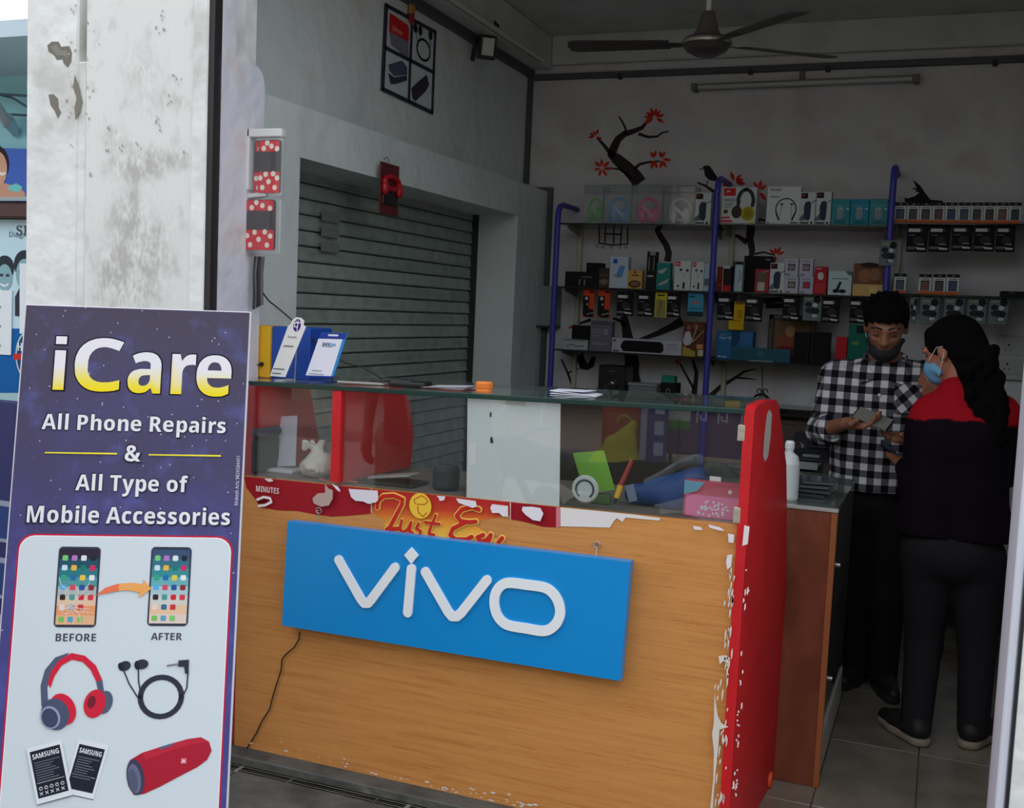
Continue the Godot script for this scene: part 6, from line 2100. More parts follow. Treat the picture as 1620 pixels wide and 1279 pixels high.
	for j in 4:
		casebox.call([[1413, 433, 1432, 466], [1452, 434, 1472, 467], [1474.5, 434, 1494.5, 467], [1496, 434, 1516, 467]][j], y2c, ["white and orange window box standing alone behind the man's head", "white and orange window box, first of three on second shelf", "white and orange window box, middle of three on second shelf", "white and orange window box, last of three on second shelf"][j], tints[(j * 3 + 5) % 10], "phone case boxes on the second shelf")
	pbox("black_tray", "low black tray at the right end of the second shelf", "tray", [1583, 461, 1625, 468], y2c, rgb(30, 30, 32), [["r", 0.3, 0.7, 0.5, 1.0, rgb(90, 88, 84)]], 0.14)
	# ---- cable packs hanging under the shelves
	var cable := [["r", 0.06, 0.74, 0.62, 0.86, rgb(206, 208, 208)], ["r", 0.62, 0.74, 0.74, 0.86, rgb(70, 74, 90)], ["r", 0.08, 0.60, 0.4, 0.63, rgb(120, 120, 120)], ["o", 0.55, 0.42, 0.26, 0.16, rgb(62, 54, 52)], ["r", 0.05, 0.10, 0.42, 0.2, rgb(110, 112, 112)], ["p", [[0.42, 0.18], [0.94, 0.14], [0.9, 0.08], [0.55, 0.09]], rgb(206, 208, 206)], ["r", 0.5, 0.26, 0.85, 0.31, rgb(140, 142, 140)]]
	for j in 5:
		hung("cable_pack", "black cable pack hanging under top shelf, %s from the blue post" % ord[j], "blister pack", [[1433, 356, 1466, 399], [1468, 356, 1501, 399], [1505, 356, 1537, 397], [1539, 356, 1572, 398], [1574, 356, 1604, 399]][j], 352, rgb(28, 28, 32), cable, "black cable packs under the top shelf")
	var lab := ["black cable pack hanging beside the orange packs", "black cable pack hanging beside the yellow pack's rounded tab", "black cable pack hanging between the yellow and blue packs", "black cable pack hanging beside the middle blue post", "black cable pack hanging beside the yellow pouch", "black cable pack hanging beside the silver pack, nearer the middle post", "black cable pack hanging beside the silver pack, nearer the man", "black cable pack hanging half behind the man's head"]
	var rects := [[975, 462, 1001, 500], [1008, 463, 1033, 501], [1054, 464, 1076, 502], [1134, 467, 1161, 507], [1178, 469, 1205, 509], [1237, 468, 1264, 508], [1299, 471, 1327, 511], [1343, 472, 1368, 512]]
	for j in 8:
		hung("cable_pack", lab[j], "blister pack", rects[j], 459 + 0.03 * (rects[j][0] - 980), rgb(30, 29, 31), cable, "black cable packs under the second shelf")
	var silver := [["r", 0.1, 0.8, 0.7, 0.88, rgb(150, 158, 120)], ["o", 0.3, 0.62, 0.2, 0.1, rgb(44, 48, 52)], ["o", 0.75, 0.8, 0.2, 0.14, rgb(36, 38, 42)], ["o", 0.42, 0.4, 0.3, 0.12, rgb(50, 54, 58)], ["o", 0.7, 0.38, 0.2, 0.12, rgb(42, 46, 50)], ["o", 0.65, 0.6, 0.14, 0.08, rgb(206, 212, 212)], ["l", [[0.5, 0.3], [0.45, 0.1]], 0.06, rgb(70, 76, 80)], ["o", 0.65, 0.2, 0.16, 0.06, rgb(190, 198, 200)], ["r", 0.05, 0.03, 0.9, 0.1, rgb(120, 128, 130)]]
	var srect := [[1390, 380, 1418, 421], [1269, 466, 1298, 508], [1437, 470, 1449, 512], [1453.5, 470, 1484, 513], [1491, 470, 1523, 514], [1528, 470, 1559, 514], [1562, 470, 1593, 514]]
	var slab_ := ["silver earphone pouch hung on the blue post above the man", "silver earphone pouch hanging between two black cable packs", "silver earphone pouch half hidden by the man's head", "silver earphone pouch, first beyond the man's head under second shelf", "silver earphone pouch above the woman's head, second beyond the man", "silver earphone pouch behind the woman's hair, third beyond the man", "silver earphone pouch nearest the wall socket under second shelf"]
	for j in 7:
		hung("earphone_pouch", slab_[j], "pouch", srect[j], srect[j][1] - 3, rgb(112, 122, 124), silver, "silver earphone pouches", 0.2, SF + 0.045 if j == 0 else SF - 0.035)
	for j in 2:
		hung("orange_pack", ["orange and black pack hanging next to the left blue post", "orange and black pack hanging beside the black cable pack"][j], "blister pack", [[921.5, 457, 939, 502], [945, 457, 964, 503]][j], 455, rgb(214, 72, 40), [["p", [[0.0, 0.1], [0.0, 0.75], [0.55, 0.75], [0.55, 0.3], [0.95, 0.28], [0.95, 0.0], [0.3, 0.0]], rgb(34, 30, 32)], ["o", 0.3, 0.66, 0.14, 0.06, rgb(190, 190, 186)], ["o", 0.4, 0.45, 0.08, 0.04, rgb(180, 180, 180)], ["r", 0.55, 0.85, 0.95, 0.92, rgb(40, 34, 34)], ["l", [[0.4, 0.1], [0.9, 0.16]], 0.08, rgb(170, 166, 160)]], "orange packs")
	hung("yellow_pack", "yellow pack with rounded tab hanging under the second shelf", "blister pack", [1035, 462, 1054, 503], 461, rgb(206, 192, 56), [["r", 0.1, 0.0, 0.9, 0.7, rgb(150, 142, 84)], ["r", 0.2, 0.84, 0.8, 0.9, rgb(60, 56, 30)], ["l", [[0.5, 0.7], [0.35, 0.1]], 0.06, rgb(80, 78, 66)], ["l", [[0.5, 0.7], [0.65, 0.15]], 0.06, rgb(110, 106, 90)]])
	hung("blue_pack", "pale blue pack hanging next to the middle blue post", "blister pack", [1087, 462, 1112, 501], 462, rgb(74, 158, 190), [["r", 0.0, 0.0, 1.0, 0.2, rgb(40, 56, 70)], ["r", 0.08, 0.78, 0.44, 0.84, rgb(30, 60, 80)], ["r", 0.25, 0.5, 0.75, 0.64, rgb(160, 130, 140)], ["r", 0.1, 0.3, 0.9, 0.34, rgb(40, 110, 150)]])
	hung("yellow_pouch", "yellow pouch hanging between two black cable packs", "pouch", [1152, 477, 1176, 522], 463, rgb(206, 166, 30), [["r", 0.35, 0.9, 1.0, 1.0, rgb(110, 90, 24)], ["r", 0.2, 0.3, 0.8, 0.34, rgb(150, 116, 20)], ["r", 0.55, 0.4, 0.9, 0.7, rgb(180, 140, 26)]])
	# ---- second shelf, left bay
	pbox("black_box", "wide black carton with silver script on the second shelf", "box", [893, 430, 945, 456], y2, rgb(32, 31, 33), [["r", 0.50, 0.62, 0.82, 0.70, rgb(110, 110, 110)], ["l", [[0.45, 0.5], [0.45, 0.15]], 0.025, rgb(160, 160, 158)], ["l", [[0.6, 0.48], [0.6, 0.12]], 0.025, rgb(160, 160, 158)]], 0.08)
	pbox("black_box", "square black carton standing behind the silver-script carton", "box", [926, 416, 950, 456], y2, rgb(26, 26, 28), [["r", 0.1, 0.85, 0.4, 0.9, rgb(50, 50, 52)]], 0.08, "", SF - 0.12)
	pbox("brown_pack", "small brown pack beside the white phone carton", "box", [946, 424, 963, 456], y2, rgb(74, 58, 50), [["o", 0.5, 0.3, 0.4, 0.14, rgb(120, 112, 100)], ["r", 0.1, 0.6, 0.9, 0.7, rgb(96, 76, 62)]], 0.06)
	pbox("phone_carton", "white carton with a blue phone picture on the second shelf", "box", [963, 406, 992, 457], y2, rgb(190, 204, 216), [["r", 0.18, 0.78, 0.40, 0.92, rgb(40, 96, 176)], ["p", [[0.35, 0.40], [0.55, 0.72], [0.85, 0.70], [0.70, 0.36]], rgb(96, 150, 206)], ["p", [[0.12, 0.42], [0.5, 0.32], [0.72, 0.36], [0.34, 0.44]], rgb(150, 140, 160)]], 0.06)
	pbox("amber_pack", "amber pack with a dark coiled cable picture", "box", [992, 428, 1015, 458], y2, rgb(206, 160, 88), [["o", 0.5, 0.26, 0.42, 0.2, rgb(76, 56, 40)], ["o", 0.5, 0.28, 0.3, 0.12, rgb(140, 110, 70)], ["o", 0.5, 0.9, 0.08, 0.05, rgb(50, 40, 30)], ["r", 0.25, 0.7, 0.75, 0.78, rgb(120, 90, 50)]], 0.05)
	pbox("black_pack", "tall narrow black pack with pale sketch beside the teal carton", "box", [1021, 398, 1036, 458], y2, rgb(38, 34, 34), [["r", 0.3, 0.9, 0.9, 1.0, rgb(150, 146, 136)], ["r", 0.2, 0.5, 0.3, 0.85, rgb(150, 140, 124)], ["r", 0.7, 0.5, 0.78, 0.85, rgb(150, 140, 124)], ["r", 0.15, 0.33, 0.75, 0.37, rgb(190, 186, 176)]], 0.05)
	pbox("teal_carton", "teal carton with pale gadgets beside the white earphone cartons", "box", [1037, 416, 1059, 459], y2, rgb(46, 132, 126), [["p", [[0.1, 0.7], [0.8, 0.82], [0.5, 0.62], [0.2, 0.6]], rgb(190, 186, 170)], ["p", [[0.15, 0.2], [0.9, 0.42], [0.85, 0.3], [0.3, 0.14]], rgb(186, 176, 164)]], 0.05)
	var ear := [["r", 0.05, 0.82, 0.36, 0.98, rgb(214, 70, 60)], ["t", "JBL", 0.08, 0.87, 0.30, 0.93, rgb(240, 236, 230)], ["o", 0.4, 0.70, 0.09, 0.04, rgb(40, 42, 44)], ["o", 0.8, 0.68, 0.09, 0.04, rgb(40, 42, 44)], ["l", [[0.4, 0.68], [0.55, 0.44], [0.8, 0.66]], 0.02, rgb(120, 124, 124)], ["r", 0.55, 0.06, 0.68, 0.28, rgb(44, 46, 48)], ["r", 0.2, 0.12, 0.34, 0.18, rgb(50, 52, 54)]]
	for j in 2:
		pbox("earphone_box", ["white carton with red corner and earphones, next to the teal carton", "white carton with red corner and earphones, next to the narrow blue-white carton"][j], "box", [[1065, 413, 1091, 460], [1092, 414, 1112, 460]][j], y2, white_box, ear, 0.06, "earphone cartons")
	pbox("pale_carton", "narrow blue-white carton against the middle blue post", "box", [1112.5, 416, 1121, 460], y2, rgb(176, 196, 206), [["r", 0.1, 0.2, 0.9, 0.45, rgb(96, 110, 124)]], 0.05)
	# ---- second shelf, middle bay
	pbox("red_carton", "narrow dark red carton against the middle blue post", "box", [1133, 422, 1140, 464], y2b, rgb(124, 40, 36), [["r", 0.1, 0.2, 0.9, 0.3, rgb(160, 70, 60)]], 0.05)
	pbox("black_red_carton", "black and red carton on the second shelf beside narrow red carton", "box", [1141, 421, 1156, 464], y2b, rgb(38, 32, 34), [["r", 0.0, 0.0, 0.95, 0.24, rgb(176, 44, 44)], ["r", 0.0, 0.9, 0.8, 1.0, rgb(196, 196, 192)], ["r", 0.0, 0.0, 0.12, 1.0, rgb(190, 120, 110)]], 0.06)
	pbox("tall_carton", "black and white tall carton with earphone drawing", "box", [1158, 414, 1173, 464], y2b, rgb(176, 196, 200), [["r", 0.0, 0.0, 0.18, 1.0, rgb(30, 38, 60)], ["r", 0.2, 0.9, 1.0, 1.0, rgb(32, 32, 36)], ["l", [[0.7, 0.7], [0.8, 0.5], [0.6, 0.3]], 0.06, rgb(60, 64, 66)]], 0.06)
	pbox("big_black_carton", "large plain black carton at the back of second shelf", "box", [1174, 405, 1218, 464], y2b, rgb(24, 23, 24), [["r", 0.78, 0.88, 0.95, 0.93, rgb(110, 110, 108)]], 0.08, "", SF - 0.13)
	pbox("red_case_pack", "red framed window pack with a pale item inside", "box", [1193, 426, 1215, 465], y2b, rgb(176, 52, 64), [["r", 0.14, 0.08, 0.82, 0.88, rgb(112, 92, 84)], ["r", 0.2, 0.08, 0.7, 0.44, rgb(196, 186, 170)], ["l", [[0.5, 0.86], [0.92, 0.94]], 0.03, rgb(214, 190, 186)]], 0.05)
	pbox("speaker_box", "white carton picturing a dark speaker, on second shelf beside small white boxes", "box", [1216, 416, 1240, 465], y2b, white_box, spk, 0.08, "speaker cartons")
	var sy := spot([1240, 437.5, 1262, 465], SF - 0.02, y2b)
	for j in 4:
		var rr := [[1240, 437.5, 1262, 465], [1263.5, 437.5, 1285.5, 465.5], [1240, 409, 1262, 437], [1263.5, 409, 1285.5, 437.5]][j] as Array
		pbox("small_white_box", ["small white box with square photo, lower one next to the speaker carton", "small white box with pink photo, lower one next to the red carton", "small white box with square photo, stacked next to the speaker carton", "small white box with square photo, stacked next to the red carton"][j], "box", rr, y2b + (sy[2] if j > 1 else 0.0), rgb(190, 188, 204), [["r", 0.25, 0.32, 0.78, 0.7, rgb(92, 84, 82)], ["o", 0.5, 0.5, 0.22, 0.13, rgb(206, 50, 90) if j == 1 else rgb(150, 140, 136)], ["r", 0.2, 0.8, 0.8, 0.86, rgb(140, 138, 150)], ["r", 0.1, 0.06, 0.4, 0.14, rgb(120, 118, 126)]], 0.05, "small white boxes stacked two by two")
	pbox("red_gadget_box", "red carton with a white gadget picture", "box", [1286.5, 422, 1306.5, 466], y2b, rgb(184, 44, 56), [["o", 0.5, 0.66, 0.24, 0.14, rgb(214, 206, 200)], ["r", 0.1, 0.06, 0.9, 0.42, rgb(196, 66, 62)], ["r", 0.1, 0.9, 0.5, 0.94, rgb(224, 180, 180)]], 0.05)
	pbox("mount_box", "white carton with a black car-mount picture", "box", [1309, 429, 1346, 466], y2b, rgb(196, 214, 214), [["p", [[0.7, 1.0], [1.0, 1.0], [1.0, 0.82], [0.85, 0.84]], rgb(110, 116, 118)], ["r", 0.16, 0.66, 0.85, 0.70, rgb(120, 130, 130)], ["p", [[0.38, 0.34], [0.48, 0.58], [0.58, 0.54], [0.46, 0.2], [0.3, 0.14]], rgb(44, 46, 50)], ["o", 0.34, 0.17, 0.13, 0.08, rgb(36, 38, 42)], ["o", 0.62, 0.17, 0.16, 0.08, rgb(36, 38, 42)]], 0.06)
	pbox("brown_photo_box", "brown carton with warm portrait print and cream base", "box", [1348, 417, 1397, 467], y2b, rgb(124, 84, 60), [["r", 0.0, 0.0, 1.0, 0.36, rgb(214, 176, 112)], ["o", 0.36, 0.62, 0.2, 0.2, rgb(160, 106, 76)], ["o", 0.7, 0.66, 0.18, 0.18, rgb(146, 108, 92)], ["o", 0.5, 0.95, 0.3, 0.08, rgb(60, 46, 40)], ["r", 0.55, 0.1, 0.8, 0.3, rgb(226, 200, 120)]], 0.06)
	# ---- third shelf, left bay
	pbox("white_gadget_box", "low white box with a sketched gadget on the third shelf", "box", [888, 537, 929, 556], y3, rgb(168, 172, 170), [["l", [[0.2, 0.3], [0.4, 0.5], [0.6, 0.35], [0.85, 0.4]], 0.04, rgb(100, 108, 110)], ["r", 0.05, 0.85, 0.95, 0.95, rgb(110, 112, 112)]], 0.09)
	var wg := spot([888, 537, 929, 556], SF - 0.02, y3)
	pbox("black_cube_box", "small black box resting on the low white gadget box", "box", [904, 515, 931, 537], y3 + wg[2], rgb(24, 22, 22), [["r", 0.1, 0.1, 0.3, 0.15, rgb(60, 60, 60)]], 0.06)
	pbox("grey_box", "grey-violet carton with faint text lines on the third shelf", "box", [932, 508, 966, 558], y3, rgb(112, 106, 118), [["r", 0.05, 0.86, 0.95, 1.0, rgb(90, 86, 96)], ["r", 0.08, 0.7, 0.5, 0.73, rgb(140, 136, 146)], ["r", 0.08, 0.6, 0.55, 0.63, rgb(140, 136, 146)], ["r", 0.08, 0.5, 0.5, 0.53, rgb(140, 136, 146)], ["r", 0.62, 0.55, 0.85, 0.75, rgb(140, 134, 146)], ["r", 0.1, 0.2, 0.8, 0.3, rgb(132, 126, 138)]], 0.06)
	pbox("soundbar_box", "long white carton with a black soundbar picture on the third shelf", "box", [966, 537, 1077, 562], y3, rgb(176, 176, 186), [["p", [[0.13, 0.42], [0.16, 0.78], [0.2, 0.86], [0.7, 0.86], [0.74, 0.7], [0.75, 0.3], [0.72, 0.1], [0.17, 0.1]], rgb(22, 22, 24)], ["r", 0.02, 0.76, 0.06, 0.88, rgb(60, 60, 64)], ["r", 0.02, 0.05, 0.11, 0.15, rgb(80, 80, 84)], ["r", 0.8, 0.5, 0.95, 0.54, rgb(140, 140, 150)], ["r", 0.8, 0.36, 0.96, 0.4, rgb(140, 140, 150)], ["r", 0.8, 0.66, 0.94, 0.72, rgb(130, 130, 140)]], 0.09)
	pbox("family_photo_box", "brown and yellow carton with a white-shirted figure and sticks", "box", [1079, 509, 1113, 565], y3, rgb(92, 54, 42), [["p", [[0.0, 0.0], [0.6, 0.0], [0.6, 0.14], [0.0, 0.3]], rgb(170, 150, 60)], ["p", [[0.0, 0.4], [0.1, 0.7], [0.3, 0.72], [0.42, 0.5], [0.35, 0.34], [0.1, 0.3]], rgb(196, 190, 190)], ["o", 0.25, 0.82, 0.1, 0.07, rgb(140, 96, 74)], ["o", 0.55, 0.86, 0.1, 0.07, rgb(150, 84, 60)], ["o", 0.8, 0.82, 0.12, 0.09, rgb(96, 70, 50)], ["l", [[0.4, 0.4], [0.65, 0.9]], 0.03, rgb(206, 190, 160)], ["l", [[0.42, 0.4], [0.95, 0.75]], 0.03, rgb(206, 190, 160)], ["r", 0.65, 0.22, 0.95, 0.36, rgb(206, 140, 90)], ["r", 0.72, 0.02, 0.97, 0.2, rgb(190, 186, 160)]], 0.06)
	# ---- third shelf, middle bay
	var vrz := SF - 0.02
	pbox("headset_carton", "blue carton with white lettering on the third shelf", "box", [1131, 524, 1189, 570], y3b, rgb(50, 106, 150), [["t", "SAMSUNG", 0.10, 0.84, 0.26, 0.87, rgb(170, 196, 214)], ["t", "Gear VR", 0.08, 0.70, 0.42, 0.80, rgb(160, 190, 212)], ["p", [[0.42, 1.0], [0.62, 0.98], [0.66, 0.7], [0.56, 0.5], [0.42, 0.42]], rgb(38, 70, 106)], ["o", 0.8, 0.78, 0.16, 0.17, rgb(60, 110, 160)], ["r", 0.08, 0.06, 0.14, 0.12, rgb(190, 206, 214)], ["r", 0.16, 0.06, 0.32, 0.1, rgb(160, 190, 206)]], 0.09, "", SF - 0.07)
	pbox("slim_carton", "long dark teal carton lying in front of the blue carton", "box", [1156, 551, 1249, 573], y3b, rgb(42, 88, 104), [["o", 0.5, 0.55, 0.06, 0.2, rgb(60, 110, 122)], ["r", 0.3, 0.0, 0.72, 0.06, rgb(150, 166, 170)], ["l", [[0.02, 0.9], [0.98, 0.9]], 0.006, rgb(70, 120, 134)]], 0.04)
	var fr := thing("framed_picture", "dark-framed warm devotional picture leaning behind the cartons", "picture", onz(1250, 573, SF - 0.2))
	fr.position.y = y3b
	var fs := spot([1214, 499, 1289, 573], SF - 0.2, y3b)
	var fb := MB.new()
	var fw: float = fs[1] / 2.0
	var fh: float = fs[2]
	for e in [[-fw, 0.0, -fw + 0.028, fh], [fw - 0.028, 0.0, fw, fh], [-fw, fh - 0.028, fw, fh], [-fw, 0.0, fw, 0.028]]:
		fb.slab(Vector3(e[0], e[1], -0.01), Vector3(e[2], e[3], 0.012), 0.004)
	part(fr, "frame", fb.mesh(), M(rgb(62, 44, 34), 0.5))
	var fk := Ink.new(Transform3D())
	fk.rect(-fw + 0.02, 0.02, fw - 0.02, fh - 0.02, rgb(112, 90, 66))
	fk.oval(-0.02, fh * 0.38, fw * 0.42, fh * 0.3, rgb(140, 78, 56))
	fk.oval(-0.01, fh * 0.66, fw * 0.2, fh * 0.13, rgb(170, 130, 100))
	fk.oval(-0.03, fh * 0.2, fw * 0.5, fh * 0.14, rgb(130, 40, 34))
	ink_part(fr, "print", fk)
	pbox("black_carton_pair", "tall black carton next to its twin before the framed picture", "box", [1254, 526, 1279, 574], y3b, rgb(20, 19, 20), [["r", 0.9, 0.1, 0.94, 0.95, rgb(50, 48, 46)]], 0.07, "twin black cartons", SF - 0.05)
	pbox("black_carton_pair", "tall black carton nearer the small red box", "box", [1280, 526, 1311, 575], y3b, rgb(22, 21, 22), [["r", 0.04, 0.1, 0.08, 0.95, rgb(50, 48, 46)]], 0.07, "twin black cartons", SF - 0.05)
	pbox("red_small_box", "small plain red box beside the man's shoulder", "box", [1320, 533, 1338, 576], y3b, rgb(190, 40, 48), [["r", 0.1, 0.2, 0.9, 0.24, rgb(150, 30, 38)]], 0.05)
	pbox("green_carton", "green carton with lime lettering behind the man's collar", "box", [1339, 514, 1369, 576], y3b, rgb(32, 106, 88), [["t", "FAST", 0.25, 0.52, 0.60, 0.60, rgb(150, 190, 50)], ["r", 0.4, 0.8, 0.95, 0.98, rgb(30, 40, 44)]], 0.06)
	# ---- fourth shelf behind the counter
	var ls := thing("loudspeaker", "black cube loudspeaker with round driver on the lowest shelf", "speaker", Vector3.ZERO)
	var s4 := spot([945, 579, 988, 627], SF - 0.02, y4)
	ls.position = s4[0] - Vector3(0, 0, 0.08)
	var sb := MB.new()
	sb.slab(Vector3(-s4[1] / 2, 0, -0.08), Vector3(s4[1] / 2, s4[2], 0.08), 0.004)
	part(ls, "cabinet", sb.mesh(), M(rgb(20, 19, 20), 0.4))
	sb = MB.new()
	sb.ring(0.034, 0.034, 0.007, Transform3D(Basis(), Vector3(-0.005, s4[2] * 0.38, 0.081)))
	part(ls, "driver_ring", sb.mesh(), M(rgb(44, 42, 42), 0.3))
	sb = MB.new()
	sb.ball(Vector3(-0.005, s4[2] * 0.38, 0.076), Vector3(0.03, 0.03, 0.014))
	part(ls, "driver_cone", sb.mesh(), M(rgb(90, 84, 82), 0.12, 0.6))
	sb = MB.new()
	sb.box(Vector3(0.04, 0.008, 0.003), 0.001, Transform3D(Basis(), Vector3(0, s4[2] * 0.82, 0.081)))
	part(ls, "badge", sb.mesh(), M(rgb(70, 70, 72), 0.4))
	var ct := thing("plastic_container", "clear lidded plastic container on the lowest shelf", "container", Vector3.ZERO)
	s4 = spot([991, 607, 1039, 627], SF - 0.02, y4)
	ct.position = s4[0] - Vector3(0, 0, 0.06)
	sb = MB.new()
	sb.slab(Vector3(-s4[1] / 2 + 0.006, 0, -0.055), Vector3(s4[1] / 2 - 0.006, s4[2] - 0.012, 0.055), 0.006)
	part(ct, "tub", sb.mesh(), M(rgb(120, 124, 126), 0.3))
	sb = MB.new()
	sb.slab(Vector3(-s4[1] / 2, s4[2] - 0.014, -0.06), Vector3(s4[1] / 2, s4[2], 0.06), 0.004)
	part(ct, "lid", sb.mesh(), M(rgb(150, 154, 154), 0.35))
	var dk := pbox("dark_box", "black box with ring mark carrying a teal box", "box", [1044, 606, 1071, 628], y4, rgb(26, 25, 26), [["a", 0.45, 0.5, 0.1, 0.16, 0.0, TAU, 0.04, rgb(150, 150, 148)]], 0.08)
	var ds := spot([1044, 606, 1071, 628], SF - 0.02, y4)
	pbox("teal_small_box", "small teal box resting on the black ring-marked box", "box", [1046, 595, 1067, 607], y4 + ds[2], rgb(40, 132, 104), [["r", 0.1, 0.2, 0.5, 0.4, rgb(60, 150, 120)]], 0.06)
	var pk := thing("pink_pouch", "bright pink pouch lying on the lowest shelf", "pouch", Vector3.ZERO)
	s4 = spot([1058, 617, 1086, 628], SF + 0.0, y4)
	pk.position = s4[0] + Vector3(0.012, 0, -0.02)
	part(pk, "pouch", nets([[Vector3(-0.035, 0.012, 0), Vector3(0.03, 0.010, 0), 0.016, 0.012], [Vector3(-0.03, 0.02, -0.01), Vector3(0.0, 0.026, -0.01), 0.012, 0.010]], 0.005, 0.015, [Plane(Vector3.DOWN, 0.0)]), M(rgb(206, 56, 116), 0.5))
	sb = MB.new()
	sb.box(Vector3(0.05, 0.003, 0.004), 0.001, Transform3D(Basis(), Vector3(0, 0.027, 0.008)))
	part(pk, "zip", sb.mesh(), M(rgb(150, 36, 80), 0.5))
	# ---- added cupboards, form guessed, to darken the view through the counter glass
	var cu := thing("added_dark_cupboard", "added low dark brown cupboard darkening the space under the shelf rack", "cupboard", Vector3(-1.3, 0, -6.0))
	var dkw := M(rgb(74, 56, 46), 0.6)
	var mb0 := MB.new()
	mb0.slab(Vector3(-2.2, 0.0, BACK + 0.005), Vector3(-0.46, 0.98, SF - 0.06), 0.004)
	wpart(cu, "body", mb0, dkw)
	for j in 4:
		var x0 := -2.19 + j * 0.435
		mb0 = MB.new()
		mb0.slab(Vector3(x0, 0.06, SF - 0.06), Vector3(x0 + 0.42, 0.96, SF - 0.042), 0.003)
		var dr := wpart(cu, "door", mb0, M(rgb(84, 64, 52), 0.55))
		mb0 = MB.new()
		mb0.slab(Vector3(x0 + (0.38 if j % 2 == 0 else 0.02), 0.55, SF - 0.042), Vector3(x0 + (0.40 if j % 2 == 0 else 0.04), 0.65, SF - 0.025), 0.003)
		wpart(dr, "handle", mb0, M(rgb(140, 138, 132), 0.3, 0.8))
	mb0 = MB.new()
	mb0.slab(Vector3(-0.46, 0.0, BACK), Vector3(RIGHT, 0.33, BACK + 0.02), 0.003)
	structure("baseboard_back", mb0, M(rgb(92, 72, 62), 0.6))  # added dark board to darken the wall foot; its form is guessed
	# ---- wall switch panel
	var sp := onz(1573, 600, BACK + 0.03)
	var sw := thing("switch_board", "grey-white double socket board on the back wall", "switchboard", Vector3(0, 0, 0))
	sw.position = Vector3(sp.x + 0.1, sp.y, BACK)
	var hgt := onz(1575, 530, BACK + 0.03).y - sp.y
	sb = MB.new()
	sb.slab(Vector3(-0.1, 0, 0), Vector3(0.16, hgt, 0.03), 0.004)
	part(sw, "box", sb.mesh(), M(rgb(170, 172, 168), 0.5))
	for j in 2:
		var cy := hgt * (0.28 + 0.43 * j)
		sb = MB.new()
		sb.slab(Vector3(-0.08, cy - 0.035, 0.03), Vector3(0.10, cy + 0.04, 0.034), 0.002)
		var pl := part(sw, "plate", sb.mesh(), M(rgb(162, 164, 160), 0.45))
		sb = MB.new()
		sb.tube([Vector3(-0.045, cy + 0.018, 0.034), Vector3(-0.045, cy + 0.018, 0.0347)], 0.006, -1.0, 10)
		for e in [-1.0, 1.0]:
			sb.tube([Vector3(-0.045 + e * 0.012, cy - 0.008, 0.034), Vector3(-0.045 + e * 0.012, cy - 0.008, 0.0347)], 0.004, -1.0, 10)
		part(pl, "socket_hole", sb.mesh(), M(rgb(30, 30, 30), 0.6))
		sb = MB.new()
		sb.slab(Vector3(0.04, cy - 0.012, 0.034), Vector3(0.065, cy + 0.018, 0.039), 0.002)
		part(pl, "rocker", sb.mesh(), M(rgb(186, 188, 184), 0.4))
	# ---- red-sided meter box in the corner
	var mb := thing("meter_box", "grey box with a red side and dark foot in the back corner", "meter box", Vector3(0, 0, 0))
	var m0 := onz(850, 515, BACK + 0.1)
	mb.position = Vector3(onz(852, 480, BACK + 0.12).x, m0.y, BACK)
	var mh := onz(850, 452, BACK + 0.1).y - m0.y
	var mw := (onz(873, 480, BACK + 0.12).x - onz(847, 480, BACK + 0.12).x)
	sb = MB.new()
	sb.slab(Vector3(-0.01, 0, 0.0), Vector3(mw, mh, 0.11), 0.003)
	part(mb, "cover", sb.mesh(), M(rgb(132, 142, 142), 0.5))
	sb = MB.new()
	sb.slab(Vector3(-0.045, 0, 0.02), Vector3(-0.01, mh, 0.115), 0.003)
	part(mb, "red_side", sb.mesh(), M(rgb(176, 52, 40), 0.5))
	sb = MB.new()
	sb.slab(Vector3(-0.047, -0.012, 0.0), Vector3(mw, 0.0, 0.118), 0.002)
	part(mb, "foot", sb.mesh(), M(rgb(52, 50, 50), 0.6))

